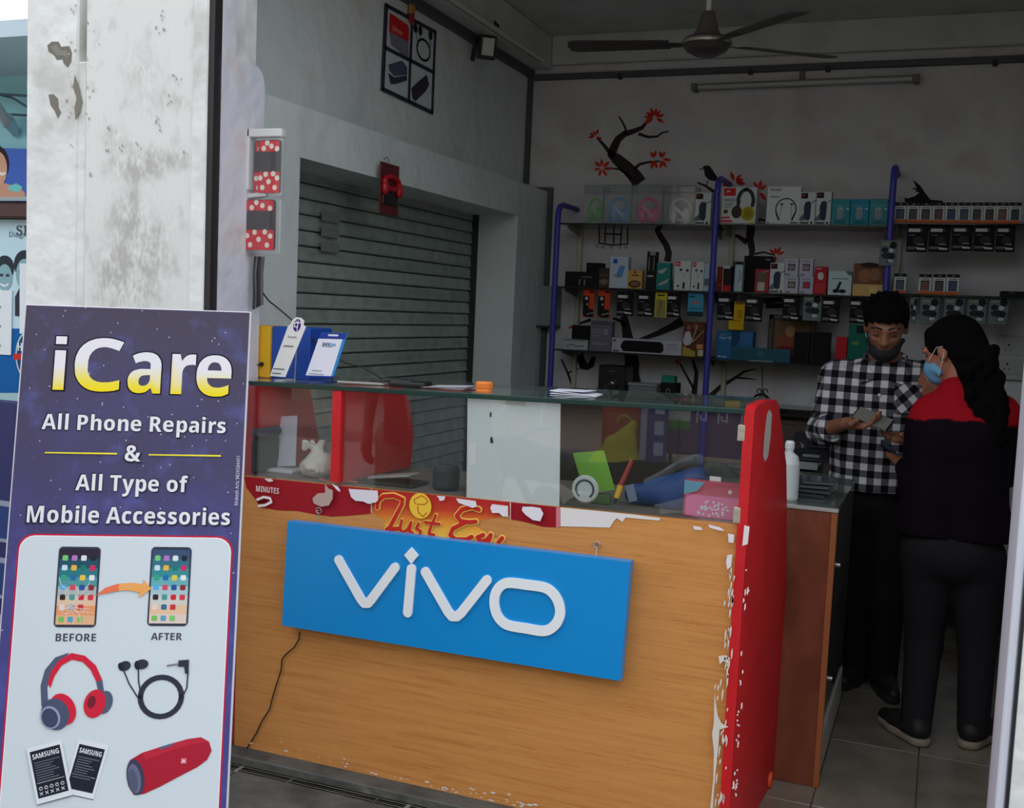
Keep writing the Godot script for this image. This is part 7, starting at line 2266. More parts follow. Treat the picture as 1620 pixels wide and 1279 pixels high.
func ceiling_things() -> void:
	# conduits
	var grey := M(rgb(78, 80, 82), 0.6)
	var o := thing("wall_conduit", "dark grey cable conduit running along the left and back walls", "conduit", Vector3(LEFT_UP, 2.9, BACK))
	var b := MB.new()
	b.slab(Vector3(LEFT_UP, 2.885, BACK), Vector3(LEFT_UP + 0.035, 2.93, -3.05), 0.003)
	wpart(o, "left_run", b, grey)
	b = MB.new()
	var ya := onz(860, 122, BACK + 0.03).y
	var yb := onz(1600, 93, BACK + 0.03).y
	var xa := LEFT_UP + 0.035
	b.box(Vector3(RIGHT - xa, 0.034, 0.03), 0.003, Transform3D(Basis(Vector3.BACK, atan2(yb - ya, onz(1600, 93, BACK).x - onz(860, 122, BACK).x)), Vector3((xa + RIGHT) / 2.0, (ya + yb) / 2.0, BACK + 0.015)))
	wpart(o, "back_run", b, grey)
	b = MB.new()
	b.slab(Vector3(LEFT_UP + 0.002, 2.23, BACK), Vector3(LEFT_UP + 0.03, 2.885, BACK + 0.03), 0.002)
	b.slab(Vector3(LEFT_UP + 0.03, 2.218, BACK), Vector3(LEFT_LOW + 0.03, 2.24, BACK + 0.03), 0.002)
	b.slab(Vector3(LEFT_LOW + 0.002, 0.0, BACK), Vector3(LEFT_LOW + 0.03, 2.218, BACK + 0.03), 0.002)
	wpart(o, "corner_drop", b, grey)
	for px in [980, 1187, 1310, 1575]:
		b = MB.new()
		var h := onz(px, 116 - (px - 980) * 0.037, BACK + 0.03)
		b.slab(h + Vector3(-0.012, -0.03, -0.03), h + Vector3(0.012, 0.0, 0.004), 0.002)
		wpart(o, "clip", b, M(rgb(44, 44, 46), 0.6))
	# tube light on the back wall (not lit)
	var t0 := onz(1099, 139, BACK + 0.06)
	var t1 := onz(1450, 125, BACK + 0.06)
	o = thing("tube_lamp", "unlit fluorescent tube batten on the back wall", "lamp", (t0 + t1) / 2.0)
	b = MB.new()
	b.tube([t0 + Vector3(0.02, 0, 0.012), t1 + Vector3(-0.02, 0, 0.012)], 0.013, -1.0, 12)
	wpart(o, "glass_tube", b, M(rgb(186, 186, 184), 0.3))
	b = MB.new()
	var ax := (t1 - t0)
	b.box(Vector3(ax.length(), 0.036, 0.03), 0.004, Transform3D(Basis(Vector3.BACK, atan2(ax.y, ax.x)), (t0 + t1) / 2.0 + Vector3(0, 0.008, -0.035)))
	wpart(o, "batten", b, M(rgb(150, 150, 148), 0.5))
	for e in [t0, t1]:
		b = MB.new()
		b.slab(e + Vector3(-0.014, -0.02, -0.05), e + Vector3(0.014, 0.02, 0.028), 0.003)
		wpart(o, "end_cap", b, M(rgb(110, 106, 104), 0.5))
	b = MB.new()
	b.slab((t0 + t1) / 2.0 + Vector3(-0.02, 0.02, -0.06), (t0 + t1) / 2.0 + Vector3(0.01, 0.09, -0.04), 0.002)
	wpart(o, "cord_box", b, M(rgb(110, 106, 104), 0.5))
	# pale batten on the left beam
	var l0 := onx(694, 0, -2.24)
	var l1 := onx(858, 98, -2.24)
	o = thing("tube_lamp", "unlit pale tube batten fixed along the left beam", "lamp", (l0 + l1) / 2.0)
	b = MB.new()
	b.slab(Vector3(-2.27, l1.y - 0.02, l1.z), Vector3(-2.24, l1.y + 0.025, l0.z + 0.6), 0.004)
	wpart(o, "batten", b, M(rgb(176, 174, 168), 0.5))
	b = MB.new()
	b.tube([Vector3(-2.224, l1.y, l1.z + 0.03), Vector3(-2.224, l1.y, l0.z + 0.57)], 0.013, -1.0, 10)
	wpart(o, "glass_tube", b, M(rgb(190, 190, 186), 0.3))
	# small black floodlight under it
	var f := onx(770, 75, -2.30)
	o = thing("flood_lamp", "small unlit black floodlight clamped beneath the left batten", "lamp", f)
	b = MB.new()
	b.box(Vector3(0.09, 0.12, 0.05), 0.006, Transform3D(Basis(Vector3.UP, 0.7) * Basis(Vector3.RIGHT, 0.25), Vector3.ZERO))
	part(o, "housing", b.mesh(), M(rgb(32, 30, 30), 0.5))
	b = MB.new()
	b.box(Vector3(0.062, 0.085, 0.004), 0.001, Transform3D(Basis(Vector3.UP, 0.7) * Basis(Vector3.RIGHT, 0.25), Basis(Vector3.UP, 0.7) * Basis(Vector3.RIGHT, 0.25) * Vector3(0, 0.004, 0.026)))
	part(o, "lens", b.mesh(), M(rgb(196, 196, 192), 0.15))
	b = MB.new()
	b.tube([Vector3(0.03, 0.05, 0), Vector3(0.05, 0.11, -0.02), Vector3(0.01, 0.15, -0.02), Vector3(-0.05, 0.12, -0.01)], 0.009, -1.0, 8)
	part(o, "cord", b.mesh(), M(rgb(40, 36, 34), 0.5))
	b = MB.new()
	b.tube([Vector3(-0.03, 0.02, -0.03), Vector3(-0.09, 0.05, -0.06), Vector3(-0.1, -0.05, -0.05)], 0.012, -1.0, 8)
	part(o, "yoke", b.mesh(), M(rgb(40, 36, 34), 0.5))
	# ceiling fan at rest
	var zc := -4.75
	var c := onz(1118, 70, zc)
	o = thing("ceiling_fan", "brown three-blade ceiling fan on a white rod", "fan", c)
	b = MB.new()
	b.lathe([Vector2(0, -0.05), Vector2(0.05, -0.048), Vector2(0.085, -0.03), Vector2(0.103, -0.006), Vector2(0.105, 0.012), Vector2(0.095, 0.024), Vector2(0.06, 0.034), Vector2(0, 0.036)], 32, Transform3D())
	part(o, "motor", b.mesh(), M(rgb(66, 60, 58), 0.35))
	b = MB.new()
	b.lathe([Vector2(0.106, -0.004), Vector2(0.109, 0.004), Vector2(0.106, 0.012)], 32, Transform3D())
	part(o, "trim_ring", b.mesh(), M(rgb(170, 164, 150), 0.3, 0.7))
	b = MB.new()
	b.lathe([Vector2(0.062, 0.034), Vector2(0.048, 0.06), Vector2(0.036, 0.10), Vector2(0.026, 0.135), Vector2(0, 0.137)], 24, Transform3D())
	part(o, "canopy_cup", b.mesh(), M(rgb(86, 78, 72), 0.5))
	b = MB.new()
	b.tube([Vector3(0, 0.13, 0), Vector3(0, CEIL - c.y - 0.0, 0)], 0.012, -1.0, 12)
	part(o, "rod", b.mesh(), M(rgb(206, 210, 208), 0.4))
	for a in [PI + 0.12, 0.62, -0.75]:
		b = MB.new()
		var t := Transform3D(Basis(Vector3.UP, a) * Basis(Vector3.RIGHT, 0.16), Vector3(0, 0.002, 0))
		b.prism(PackedVector2Array([Vector2(0.16, -0.045), Vector2(0.56, -0.062), Vector2(0.60, -0.05), Vector2(0.61, 0.0), Vector2(0.60, 0.05), Vector2(0.56, 0.062), Vector2(0.16, 0.045)]), -0.002, 0.002, t * Transform3D(Basis(Vector3.RIGHT, Vector3(0, 0, -1), Vector3.UP), Vector3.ZERO))
		var bl := part(o, "blade", b.mesh(), M(rgb(72, 64, 60), 0.5))
		b = MB.new()
		b.prism(PackedVector2Array([Vector2(0.09, -0.018), Vector2(0.2, -0.03), Vector2(0.2, 0.03), Vector2(0.09, 0.018)]), -0.005, -0.002, t * Transform3D(Basis(Vector3.RIGHT, Vector3(0, 0, -1), Vector3.UP), Vector3.ZERO))
		part(bl, "blade_iron", b.mesh(), M(rgb(56, 52, 50), 0.4))

# ---------------------------------------------------------------- people
func merged(list: Array) -> ArrayMesh:
	var m := ArrayMesh.new()
	for a in list:
		m.add_surface_from_arrays(Mesh.PRIMITIVE_TRIANGLES, a.surface_get_arrays(0))
	return m
func head_shapes(c: Vector3, F: Vector3, U: Vector3) -> Array:
	var R := F.cross(U).normalized()
	var B := Basis(R, U, -F)
	var s := []
	s.append([c + U * 0.030 - F * 0.012, Vector3(0.074, 0.088, 0.094), B])
	s.append([c - U * 0.030 + F * 0.022, Vector3(0.060, 0.085, 0.070), B])
	s.append([c - U * 0.085 + F * 0.048, Vector3(0.034, 0.030, 0.036), B])
	s.append([c + U * 0.012 + F * 0.088, c - U * 0.028 + F * 0.104, 0.009, 0.013])
	s.append([c - U * 0.030 + F * 0.096 + R * 0.012, c - U * 0.030 + F * 0.096 - R * 0.012, 0.009, 0.009])
	s.append([c + U * 0.022 + F * 0.078 + R * 0.036, c + U * 0.024 + F * 0.084 - R * 0.036, 0.011, 0.011])
	s.append([c - U * 0.022 + F * 0.066 + R * 0.036, c - U * 0.026 + F * 0.066 + R * 0.034, 0.018, 0.016])
	s.append([c - U * 0.022 + F * 0.066 - R * 0.036, c - U * 0.026 + F * 0.066 - R * 0.034, 0.018, 0.016])
	s.append([c - U * 0.056 + F * 0.086 + R * 0.014, c - U * 0.056 + F * 0.086 - R * 0.014, 0.008, 0.008])
	for e in [-1.0, 1.0]:
		s.append([c + R * e * 0.076 - U * 0.006 - F * 0.004, Vector3(0.010, 0.030, 0.018), B])
	return s
# the unclothed figure as one continuous surface; head and hands on finer grids
func figure(J: Dictionary, head_cell := 0.005, hands := []) -> ArrayMesh:
	var s := []
	s.append([J.pelvis, J.waist, 0.125, 0.105])
	s.append([J.waist, J.chest, 0.105, 0.125])
	s.append([J.chest, J.neck, 0.115, 0.06])
	s.append([J.neck, J.head - J.up * 0.06 - J.face * 0.01, 0.052, 0.048])
	for e in ["_l", "_r"]:
		s.append([J.chest.lerp(J["sh" + e], 0.5), J["sh" + e], 0.08, 0.052])
		s.append([J["sh" + e], J["el" + e], 0.047, 0.036])
		s.append([J["el" + e], J["wr" + e], 0.037, 0.024])
		s.append([J.pelvis.lerp(J["hip" + e], 0.6), J["hip" + e], 0.11, 0.085])
		s.append([J["hip" + e], J["kn" + e], 0.082, 0.052])
		s.append([J["kn" + e], J["an" + e], 0.054, 0.028])
		s.append([J["an" + e], J["an" + e] + J["toe" + e] * 0.11 + Vector3(0, -0.042, 0), 0.024, 0.018])
	var parts := [nets(s, 0.014, 0.04)]
	parts.append(nets(head_shapes(J.head, J.face, J.up), head_cell, 0.016))
	for h in hands:
		parts.append(nets(h, 0.004, 0.008))
	return merged(parts)
func shoe(an: Vector3, toe: Vector3, sole: Color, upper: Color, o: Node3D, lift := 0.0) -> void:
	var g := Vector3(an.x, lift, an.z)
	var up := nets([[g + Vector3(0, 0.055, 0) - toe * 0.02, g + Vector3(0, 0.045, 0) + toe * 0.10, 0.042, 0.036], [g + Vector3(0, 0.045, 0) + toe * 0.10, g + Vector3(0, 0.035, 0) + toe * 0.175, 0.036, 0.028], [g + Vector3(0, 0.06, 0) - toe * 0.015, g + Vector3(0, 0.085, 0) - toe * 0.0, 0.036, 0.032]], 0.008, 0.02, [Plane(Vector3.DOWN, -lift - 0.02)])
	var u := part(o, "shoe", up, M(upper, 0.6))
	u.position = -o.position
	var sl := nets([[g + Vector3(0, 0.018, 0) - toe * 0.025, g + Vector3(0, 0.018, 0) + toe * 0.10, 0.042, 0.042], [g + Vector3(0, 0.018, 0) + toe * 0.10, g + Vector3(0, 0.018, 0) + toe * 0.17, 0.042, 0.032]], 0.008, 0.015, [Plane(Vector3.DOWN, -lift - 0.002), Plane(Vector3.UP, lift + 0.030)])
	var s2 := part(u, "sole", sl, M(sole, 0.7))
	s2.position = Vector3.ZERO

func man() -> void:
	var base := Vector3(-0.20, 0, -4.72)
	var o := thing("person", "man in black and white checked shirt looking down at a phone", "person", base)
	var J := {}
	J.pelvis = onz(1378, 792, -4.72)
	J.waist = onz(1384, 720, -4.70)
	J.chest = onz(1392, 632, -4.68)
	J.neck = onz(1400, 572, -4.64)
	J.head = onz(1402, 516, -4.57)
	J.face = Vector3(0.02, -0.42, 0.9).normalized()
	J.up = (Vector3(0, 1, 0) - J.face * J.face.y).normalized()
	J.sh_r = onz(1325, 598, -4.68)
	J.el_r = onz(1300, 682, -4.58)
	J.wr_r = onz(1338, 670, -4.36)
	J.sh_l = onz(1466, 600, -4.70)
	J.el_l = onz(1484, 690, -4.62)
	J.wr_l = onz(1448, 694, -4.42)
	J.hip_r = onz(1352, 815, -4.73)
	J.hip_l = onz(1405, 815, -4.71)
	J.kn_r = onz(1354, 945, -4.74)
	J.kn_l = onz(1403, 950, -4.68)
	J.an_r = ony(1358, 1046, 0.08)
	J.an_l = ony(1396, 1060, 0.08)
	J.toe_r = Vector3(-0.25, 0, 0.97)
	J.toe_l = Vector3(0.3, 0, 0.95)
	var skin := M(rgb(150, 98, 74), 0.55)
	var ph := onz(1374, 662, -4.30)
	var hr := hand(J.wr_r, Vector3(0.9, 0.05, 0.35), Vector3(0.0, 1.0, 0.2), Vector3(0.1, 0.3, 1.0), 0.42)
	var hl := hand(J.wr_l, Vector3(-0.9, 0.0, 0.35), Vector3(0.0, 1.0, 0.2), Vector3(-0.1, 0.3, 1.0), 0.42)
	var body := part(o, "body", figure(J, 0.005, [hr, hl]), skin)
	body.position = -base
	# hair: thick, brushed up and forward
	var R: Vector3 = J.face.cross(J.up).normalized()
	var hb := Basis(R, J.up, -J.face)
	var H: Vector3 = J.head
	var hs := [[H + J.up * 0.050 - J.face * 0.026, Vector3(0.084, 0.080, 0.090), hb], [H + J.up * 0.006 - J.face * 0.050, Vector3(0.079, 0.086, 0.062), hb]]
	for j in 46:
		var a := rng.randf() * TAU
		var t := sqrt(rng.randf())
		var dirn: Vector3 = (J.up * (0.35 + 0.65 * (1.0 - t)) + R * cos(a) * t + J.face * sin(a) * t * 0.95 + J.face * 0.15).normalized()
		var p: Vector3 = H + J.up * 0.040 - J.face * 0.018 + dirn * 0.082
		hs.append([p, p + dirn * (0.012 + 0.014 * rng.randf()) + J.face * 0.012, 0.013, 0.006])
	for j in 11:
		var a := lerpf(-1.0, 1.0, j / 10.0)
		var p: Vector3 = H + J.up * (0.070 - 0.018 * a * a) + J.face * (0.094 - 0.044 * a * a) + R * a * 0.066
		hs.append([p + J.up * 0.03 - J.face * 0.018, p - J.up * (0.004 + 0.012 * rng.randf()), 0.016, 0.007])
	for e in [-1.0, 1.0]:
		hs.append([H + R * e * 0.071 + J.up * 0.06 + J.face * 0.03, H + R * e * 0.073 + J.up * 0.004 + J.face * 0.012, 0.016, 0.008])
	var hair := part(o, "hair", nets(hs, 0.005, 0.010), M(rgb(14, 12, 13), 0.95, 0.0, 0.2))
	hair.position = -base
	# brows, lowered lids
	var bw := MB.new()
	for e in [-1.0, 1.0]:
		bw = MB.new()
		bw.tube([H + J.up * 0.026 + J.face * 0.091 + R * e * 0.012, H + J.up * 0.033 + J.face * 0.090 + R * e * 0.032, H + J.up * 0.025 + J.face * 0.078 + R * e * 0.054], 0.0048, 0.003, 6)
		wpart(o, "eyebrow", bw, M(rgb(16, 13, 14), 0.7))
	for e in [-1.0, 1.0]:
		bw = MB.new()
		bw.ball(H + J.up * 0.004 + J.face * 0.0745 + R * e * 0.031, Vector3(0.015, 0.011, 0.012), 10, 7, hb)
		wpart(o, "eyelid", bw, M(rgb(128, 80, 60), 0.55))
	for e in [-1.0, 1.0]:
		bw = MB.new()
		bw.tube([H - J.up * 0.002 + J.face * 0.086 + R * e * 0.018, H - J.up * 0.006 + J.face * 0.0878 + R * e * 0.031, H - J.up * 0.003 + J.face * 0.083 + R * e * 0.044], 0.0018, -1.0, 5)
		wpart(o, "eyelash", bw, M(rgb(20, 14, 14), 0.7))
	# black mask pulled down over the chin
	var ms := nets([[H - J.up * 0.082 + J.face * 0.052, Vector3(0.056, 0.040, 0.052), hb], [H - J.up * 0.075 + J.face * 0.06 + R * 0.03, H - J.up * 0.05 + J.face * 0.02 + R * 0.066, 0.022, 0.010], [H - J.up * 0.075 + J.face * 0.06 - R * 0.03, H - J.up * 0.05 + J.face * 0.02 - R * 0.066, 0.022, 0.010], [H - J.up * 0.10 + J.face * 0.045, H - J.up * 0.115 + J.face * 0.03, 0.035, 0.03]], 0.006, 0.02)
	var mk := part(o, "face_mask", ms, M(rgb(30, 30, 32), 0.8))
	mk.position = -base
	var ml := MB.new()
	for e in [-1.0, 1.0]:
		ml.tube([H - J.up * 0.055 + J.face * 0.02 + R * e * 0.068, H - J.up * 0.02 + R * e * 0.080, H + J.up * 0.012 - J.face * 0.014 + R * e * 0.083], 0.0016, -1.0, 5)
	var lp := wpart(o, "mask_loop", ml, M(rgb(190, 190, 188), 0.6))
	# checked shirt
	var im := Image.create(64, 64, false, Image.FORMAT_RGB8)
	for y in 64:
		for x in 64:
			var n := int(x < 32) + int(y < 32)
			im.set_pixel(x, y, [rgb(22, 21, 24), rgb(92, 90, 96), rgb(206, 204, 208)][n])
	var gm := StandardMaterial3D.new()
	gm.albedo_texture = ImageTexture.create_from_image(im)
	gm.uv1_triplanar = true
	gm.uv1_triplanar_sharpness = 6.0
	gm.uv1_scale = Vector3.ONE / 0.056
	gm.roughness = 0.85
	gm.metallic_specular = 0.2
	var hem := onz(1370, 772, -4.70).y
	var ss := []
	ss.append([J.pelvis + Vector3(0, -0.02, 0.01), J.waist, 0.155, 0.138])
	ss.append([J.pelvis + Vector3(-0.06, -0.06, 0.0), J.waist + Vector3(-0.05, 0, 0), 0.13, 0.12])
	ss.append([J.pelvis + Vector3(0.06, -0.06, 0.0), J.waist + Vector3(0.05, 0, 0), 0.13, 0.12])
	ss.append([J.waist, J.chest, 0.145, 0.148])
	ss.append([J.waist + Vector3(-0.05, 0, 0), J.chest + Vector3(-0.07, 0, 0), 0.12, 0.13])
	ss.append([J.waist + Vector3(0.05, 0, 0), J.chest + Vector3(0.07, 0, 0), 0.12, 0.13])
	ss.append([J.chest, J.neck - Vector3(0, 0.03, 0), 0.135, 0.062])
	ss.append([J.neck - Vector3(0, 0.035, 0), J.sh_r, 0.06, 0.066])
	ss.append([J.neck - Vector3(0, 0.035, 0), J.sh_l, 0.06, 0.066])
	ss.append([J.sh_r, J.el_r, 0.070, 0.056])
	ss.append([J.el_r, J.el_r.lerp(J.wr_r, 0.28), 0.058, 0.055])
	ss.append([J.sh_l, J.el_l, 0.070, 0.056])
	ss.append([J.el_l, J.el_l.lerp(J.wr_l, 0.28), 0.058, 0.055])
	# soft creases
	for j in 6:
		var y := lerpf(hem + 0.06, J.chest.y, j / 6.0)
		ss.append([Vector3(J.waist.x - 0.10, y, J.waist.z + 0.11), Vector3(J.waist.x + 0.02 * (j % 3), y - 0.05, J.waist.z + 0.135), 0.012, 0.012])
	var shirt := part(o, "shirt", nets(ss, 0.012, 0.035, [Plane(Vector3.DOWN, -hem)]), gm)
	shirt.position = -base
	# collar, placket with buttons, pocket cut on the bias, rolled cuffs
	var n0: Vector3 = J.neck
	var cb := MB.new()
	for e in [-1.0, 1.0]:
		var a := n0 + Vector3(e * 0.022, -0.065, 0.098)
		cb.prism(PackedVector2Array([Vector2(0, 0), Vector2(e * 0.062, -0.022), Vector2(e * 0.082, 0.030), Vector2(e * 0.052, 0.075)]), 0.0, 0.006, Transform3D(Basis(Vector3.RIGHT, -0.5) * Basis(Vector3.UP, e * 0.25), a))
	cb.tube([n0 + Vector3(-0.068, -0.005, 0.05), n0 + Vector3(-0.072, 0.02, -0.01), n0 + Vector3(-0.04, 0.035, -0.065), n0 + Vector3(0.04, 0.035, -0.065), n0 + Vector3(0.072, 0.02, -0.01), n0 + Vector3(0.068, -0.005, 0.05)], 0.014, -1.0, 8)
	wpart(o, "collar", cb, gm)
	cb = MB.new()
	for j in 5:
		var y := lerpf(J.neck.y - 0.13, hem + 0.05, j / 4.0)
		var cz := lerpf(J.chest.z, J.pelvis.z, float(j) / 4.0) + 0.152
		cb.tube([Vector3(J.chest.x + 0.004 - 0.006 * j, y, cz - 0.01), Vector3(J.chest.x + 0.004 - 0.006 * j, y, cz + 0.004)], 0.006, -1.0, 10)
	wpart(o, "button", cb, M(rgb(206, 206, 206), 0.4))
	cb = MB.new()
	var pk := onz(1436, 632, J.chest.z + 0.15)
	cb.box(Vector3(0.105, 0.115, 0.006), 0.002, Transform3D(Basis(Vector3.BACK, -0.75), Vector3.ZERO))
	var pocket := part(o, "pocket", cb.mesh(), gm)
	pocket.transform = Transform3D(Basis(Vector3.UP, 0.32) * Basis(Vector3.RIGHT, -0.06) * Basis(Vector3.BACK, 0.75), pk - base + Vector3(0, 0, -0.016))
	for e in ["_r", "_l"]:
		cb = MB.new()
		var w0: Vector3 = J["el" + e].lerp(J["wr" + e], 0.16)
		var w1: Vector3 = J["el" + e].lerp(J["wr" + e], 0.40)
		cb.tube([w0, w0.lerp(w1, 0.1), w1], 0.060, 0.056, 18)
		wpart(o, "cuff", cb, gm)
	# trousers
	var ts := []
	ts.append([J.pelvis, J.pelvis + Vector3(0, 0.06, 0), 0.135, 0.13])
	for e in ["_l", "_r"]:
		ts.append([J.pelvis.lerp(J["hip" + e], 0.7), J["hip" + e], 0.115, 0.098])
		ts.append([J["hip" + e], J["kn" + e], 0.096, 0.072])
		ts.append([J["kn" + e], J["an" + e] + Vector3(0, -0.05, 0), 0.072, 0.060])
	var tr := part(o, "trousers", nets(ts, 0.014, 0.03, [Plane(Vector3.DOWN, -0.035)]), M(rgb(26, 25, 28), 0.85, 0.0, 0.2))
	tr.position = -base
	shoe(J.an_r, J.toe_r.normalized(), rgb(24, 22, 22), rgb(22, 21, 22), o)
	shoe(J.an_l, J.toe_l.normalized(), rgb(24, 22, 22), rgb(22, 21, 22), o)
	# the phone in his hand
	var bt := Basis(Vector3.UP, -0.25) * Basis(Vector3.BACK, -0.30) * Basis(Vector3.RIGHT, -0.95)
	var pc: Vector3 = J.wr_r + Vector3(0.100, 0.028, 0.045)
	var p := thing("phone", "dark-framed phone held in the checked-shirt man's hand", "phone", pc)
	p.basis = bt
	var b := MB.new()
	b.slab(Vector3(-0.072, -0.037, -0.004), Vector3(0.072, 0.037, 0.004), 0.003)
	part(p, "body", b.mesh(), M(rgb(28, 28, 30), 0.3))
	b = MB.new()
	b.slab(Vector3(-0.066, -0.033, 0.004), Vector3(0.066, 0.033, 0.0046), 0.0002)
	part(p, "display_face", b.mesh(), M(rgb(120, 118, 112), 0.15))

func woman() -> void:
	var base := Vector3(0.10, 0, -4.25)
	var o := thing("person", "woman in black top with red yoke and blue mask, seen from behind", "person", base)
	var Z := -4.25
	var J := {}
	J.pelvis = onz(1504, 868, Z)
	J.waist = onz(1510, 778, Z)
	J.chest = onz(1516, 690, Z)
	J.neck = onz(1522, 622, Z - 0.01)
	J.head = onz(1506, 556, Z - 0.05)
	J.face = Vector3(-0.80, -0.30, -0.45).normalized()
	J.up = (Vector3(0, 1, 0) - J.face * J.face.y).normalized()
	J.sh_l = onz(1476, 656, Z - 0.02)
	J.el_l = onz(1451, 762, Z - 0.02)
	J.wr_l = onz(1432, 738, Z - 0.24)
	J.sh_r = onz(1580, 656, Z)
	J.el_r = onz(1590, 745, Z - 0.10)
	J.wr_r = onz(1496, 634, Z - 0.30)
	J.hip_l = onz(1470, 885, Z)
	J.hip_r = onz(1544, 885, Z)
	J.kn_l = onz(1461, 1020, Z - 0.02)
	J.kn_r = onz(1546, 1020, Z - 0.02)
	J.an_l = ony(1449, 1140, 0.08)
	J.an_r = ony(1540, 1146, 0.08)
	J.toe_l = Vector3(-0.62, 0, -0.78).normalized()
	J.toe_r = Vector3(0.42, 0, -0.9).normalized()
	var skin := M(rgb(172, 110, 84), 0.55)
	var hl := hand(J.wr_l, Vector3(-0.45, 0.25, -0.8), Vector3(0.2, 0.9, -0.3), Vector3(0.8, 0.2, -0.4), 0.45)
	var hr := hand(J.wr_r, Vector3(-0.75, 0.45, -0.1), Vector3(0.2, 0.5, -0.8), Vector3(0.1, 0.9, 0.3), 0.5)
	var body := part(o, "body", figure(J, 0.005, [hl, hr]), skin)
	body.position = -base
	var R: Vector3 = J.face.cross(J.up).normalized()
	var hb := Basis(R, J.up, -J.face)
	var H: Vector3 = J.head
	# long wavy hair falling over the back
	var hs := [[H + J.up * 0.040 - J.face * 0.020, Vector3(0.090, 0.090, 0.102), hb], [H - J.face * 0.065 - J.up * 0.01, Vector3(0.084, 0.094, 0.066), hb]]
	hs.append([H + J.up * 0.075 + J.face * 0.055, H + J.up * 0.02 + J.face * 0.080, 0.035, 0.020])
	for j in 190:
		var t := rng.randf()
		var wide := lerpf(30.0, 26.0, t) * (1.0 if t < 0.75 else 0.65)
		var q := onz(lerpf(1546, 1574, t) + wide * rng.randf_range(-1.0, 1.0), lerpf(552, 695, t), Z + 0.03 + 0.075 * rng.randf())
		q.x = clampf(q.x, onz(1514 + 32.0 * t, 600, Z).x, onz(1600, 600, Z).x)
		var w := Vector3(0.010 * sin(j * 2.1), -0.022, 0.008 * cos(j * 1.7))
		hs.append([q, q + w, 0.018, 0.010])
	hs.append([onz(1540, 570, Z + 0.02), onz(1558, 640, Z + 0.05), 0.066, 0.058])
	hs.append([onz(1558, 640, Z + 0.05), onz(1574, 690, Z + 0.07), 0.056, 0.030])
	hs.append([H + R * 0.078 + J.up * 0.05 + J.face * 0.02, H + R * 0.074 + J.up * 0.0 - J.face * 0.045, 0.02, 0.03])
	var hair := part(o, "hair", nets(hs, 0.006, 0.012), M(rgb(15, 12, 13), 0.95, 0.0, 0.2))
	hair.position = -base
	# blue surgical mask with white loops round the ear
	var mc: Vector3 = H - J.up * 0.050 + J.face * 0.072
	var ms := nets([[mc, Vector3(0.060, 0.050, 0.042), hb], [mc - J.up * 0.03 - J.face * 0.01, Vector3(0.046, 0.032, 0.040), hb], [H - J.up * 0.05 + J.face * 0.05 + R * 0.05, H - J.up * 0.07 + J.face * 0.035 + R * 0.052, 0.018, 0.014], [H - J.up * 0.05 + J.face * 0.05 - R * 0.05, H - J.up * 0.07 + J.face * 0.035 - R * 0.052, 0.018, 0.014]], 0.006, 0.016)
	var mk := part(o, "face_mask", ms, M(rgb(112, 168, 206), 0.7))
	mk.position = -base
	var ml := MB.new()
	for e in [-1.0, 1.0]:
		ml.tube([H - J.up * 0.022 + J.face * 0.066 + R * e * 0.060, H + J.up * 0.015 + J.face * 0.01 + R * e * 0.084, H + J.up * 0.012 - J.face * 0.016 + R * e * 0.086], 0.0018, -1.0, 5)
		ml.tube([H - J.up * 0.082 + J.face * 0.036 + R * e * 0.062, H - J.up * 0.035 + J.face * 0.0 + R * e * 0.080, H - J.up * 0.01 - J.face * 0.016 + R * e * 0.086], 0.0018, -1.0, 5)
	wpart(o, "mask_loop", ml, M(rgb(222, 222, 222), 0.6))
	for e in [-1.0, 1.0]:
		ml = MB.new()
		ml.ball(H - J.up * 0.042 - J.face * 0.004 + R * e * 0.082, Vector3.ONE * 0.004, 8, 6)
		wpart(o, "earring", ml, M(rgb(220, 206, 160), 0.2, 0.9))
	for e in [-1.0, 1.0]:
		ml = MB.new()
		ml.tube([H + J.up * 0.026 + J.face * 0.090 + R * e * 0.014, H + J.up * 0.032 + J.face * 0.084 + R * e * 0.050], 0.004, 0.002, 6)
		wpart(o, "eyebrow", ml, M(rgb(20, 15, 15), 0.7))
		ml = MB.new()
		ml.tube([H + J.up * 0.002 + J.face * 0.085 + R * e * 0.018, H + J.up * 0.001 + J.face * 0.080 + R * e * 0.044], 0.003, 0.002, 6)
		wpart(o, "eyelash", ml, M(rgb(20, 15, 15), 0.7))
	# black top, red across the shoulders
	var hem := onz(1500, 846, Z).y
	var ss := []
	for dx in [-0.055, 0.055]:
		ss.append([J.pelvis + Vector3(dx * 1.35, -0.02, 0), J.waist + Vector3(dx, 0, 0), 0.142, 0.118])
		ss.append([J.waist + Vector3(dx, 0, 0), J.chest + Vector3(dx, 0, 0), 0.118, 0.130])
	ss.append([J.chest, J.neck + Vector3(0, 0.0, 0), 0.130, 0.072])
	for e in ["_l", "_r"]:
		ss.append([J.neck - Vector3(0, 0.02, 0), J["sh" + e], 0.070, 0.066])
		ss.append([J["sh" + e], J["el" + e], 0.066, 0.055])
		ss.append([J["el" + e], J["el" + e].lerp(J["wr" + e], 0.86), 0.056, 0.044])
	ss.append([J.pelvis + Vector3(0.18, 0.03, 0.02), J.pelvis + Vector3(0.14, 0.10, 0.0), 0.05, 0.06])
	var yl := onz(1500, 664, Z + 0.12).y
	var neck: Vector3 = J.neck
	var cm := StandardMaterial3D.new()
	cm.vertex_color_use_as_albedo = true
	cm.roughness = 0.85
	cm.metallic_specular = 0.2
	var redc := rgb(170, 26, 34)
	var blk := rgb(22, 21, 24)
	var hand_y: float = J.wr_r.y
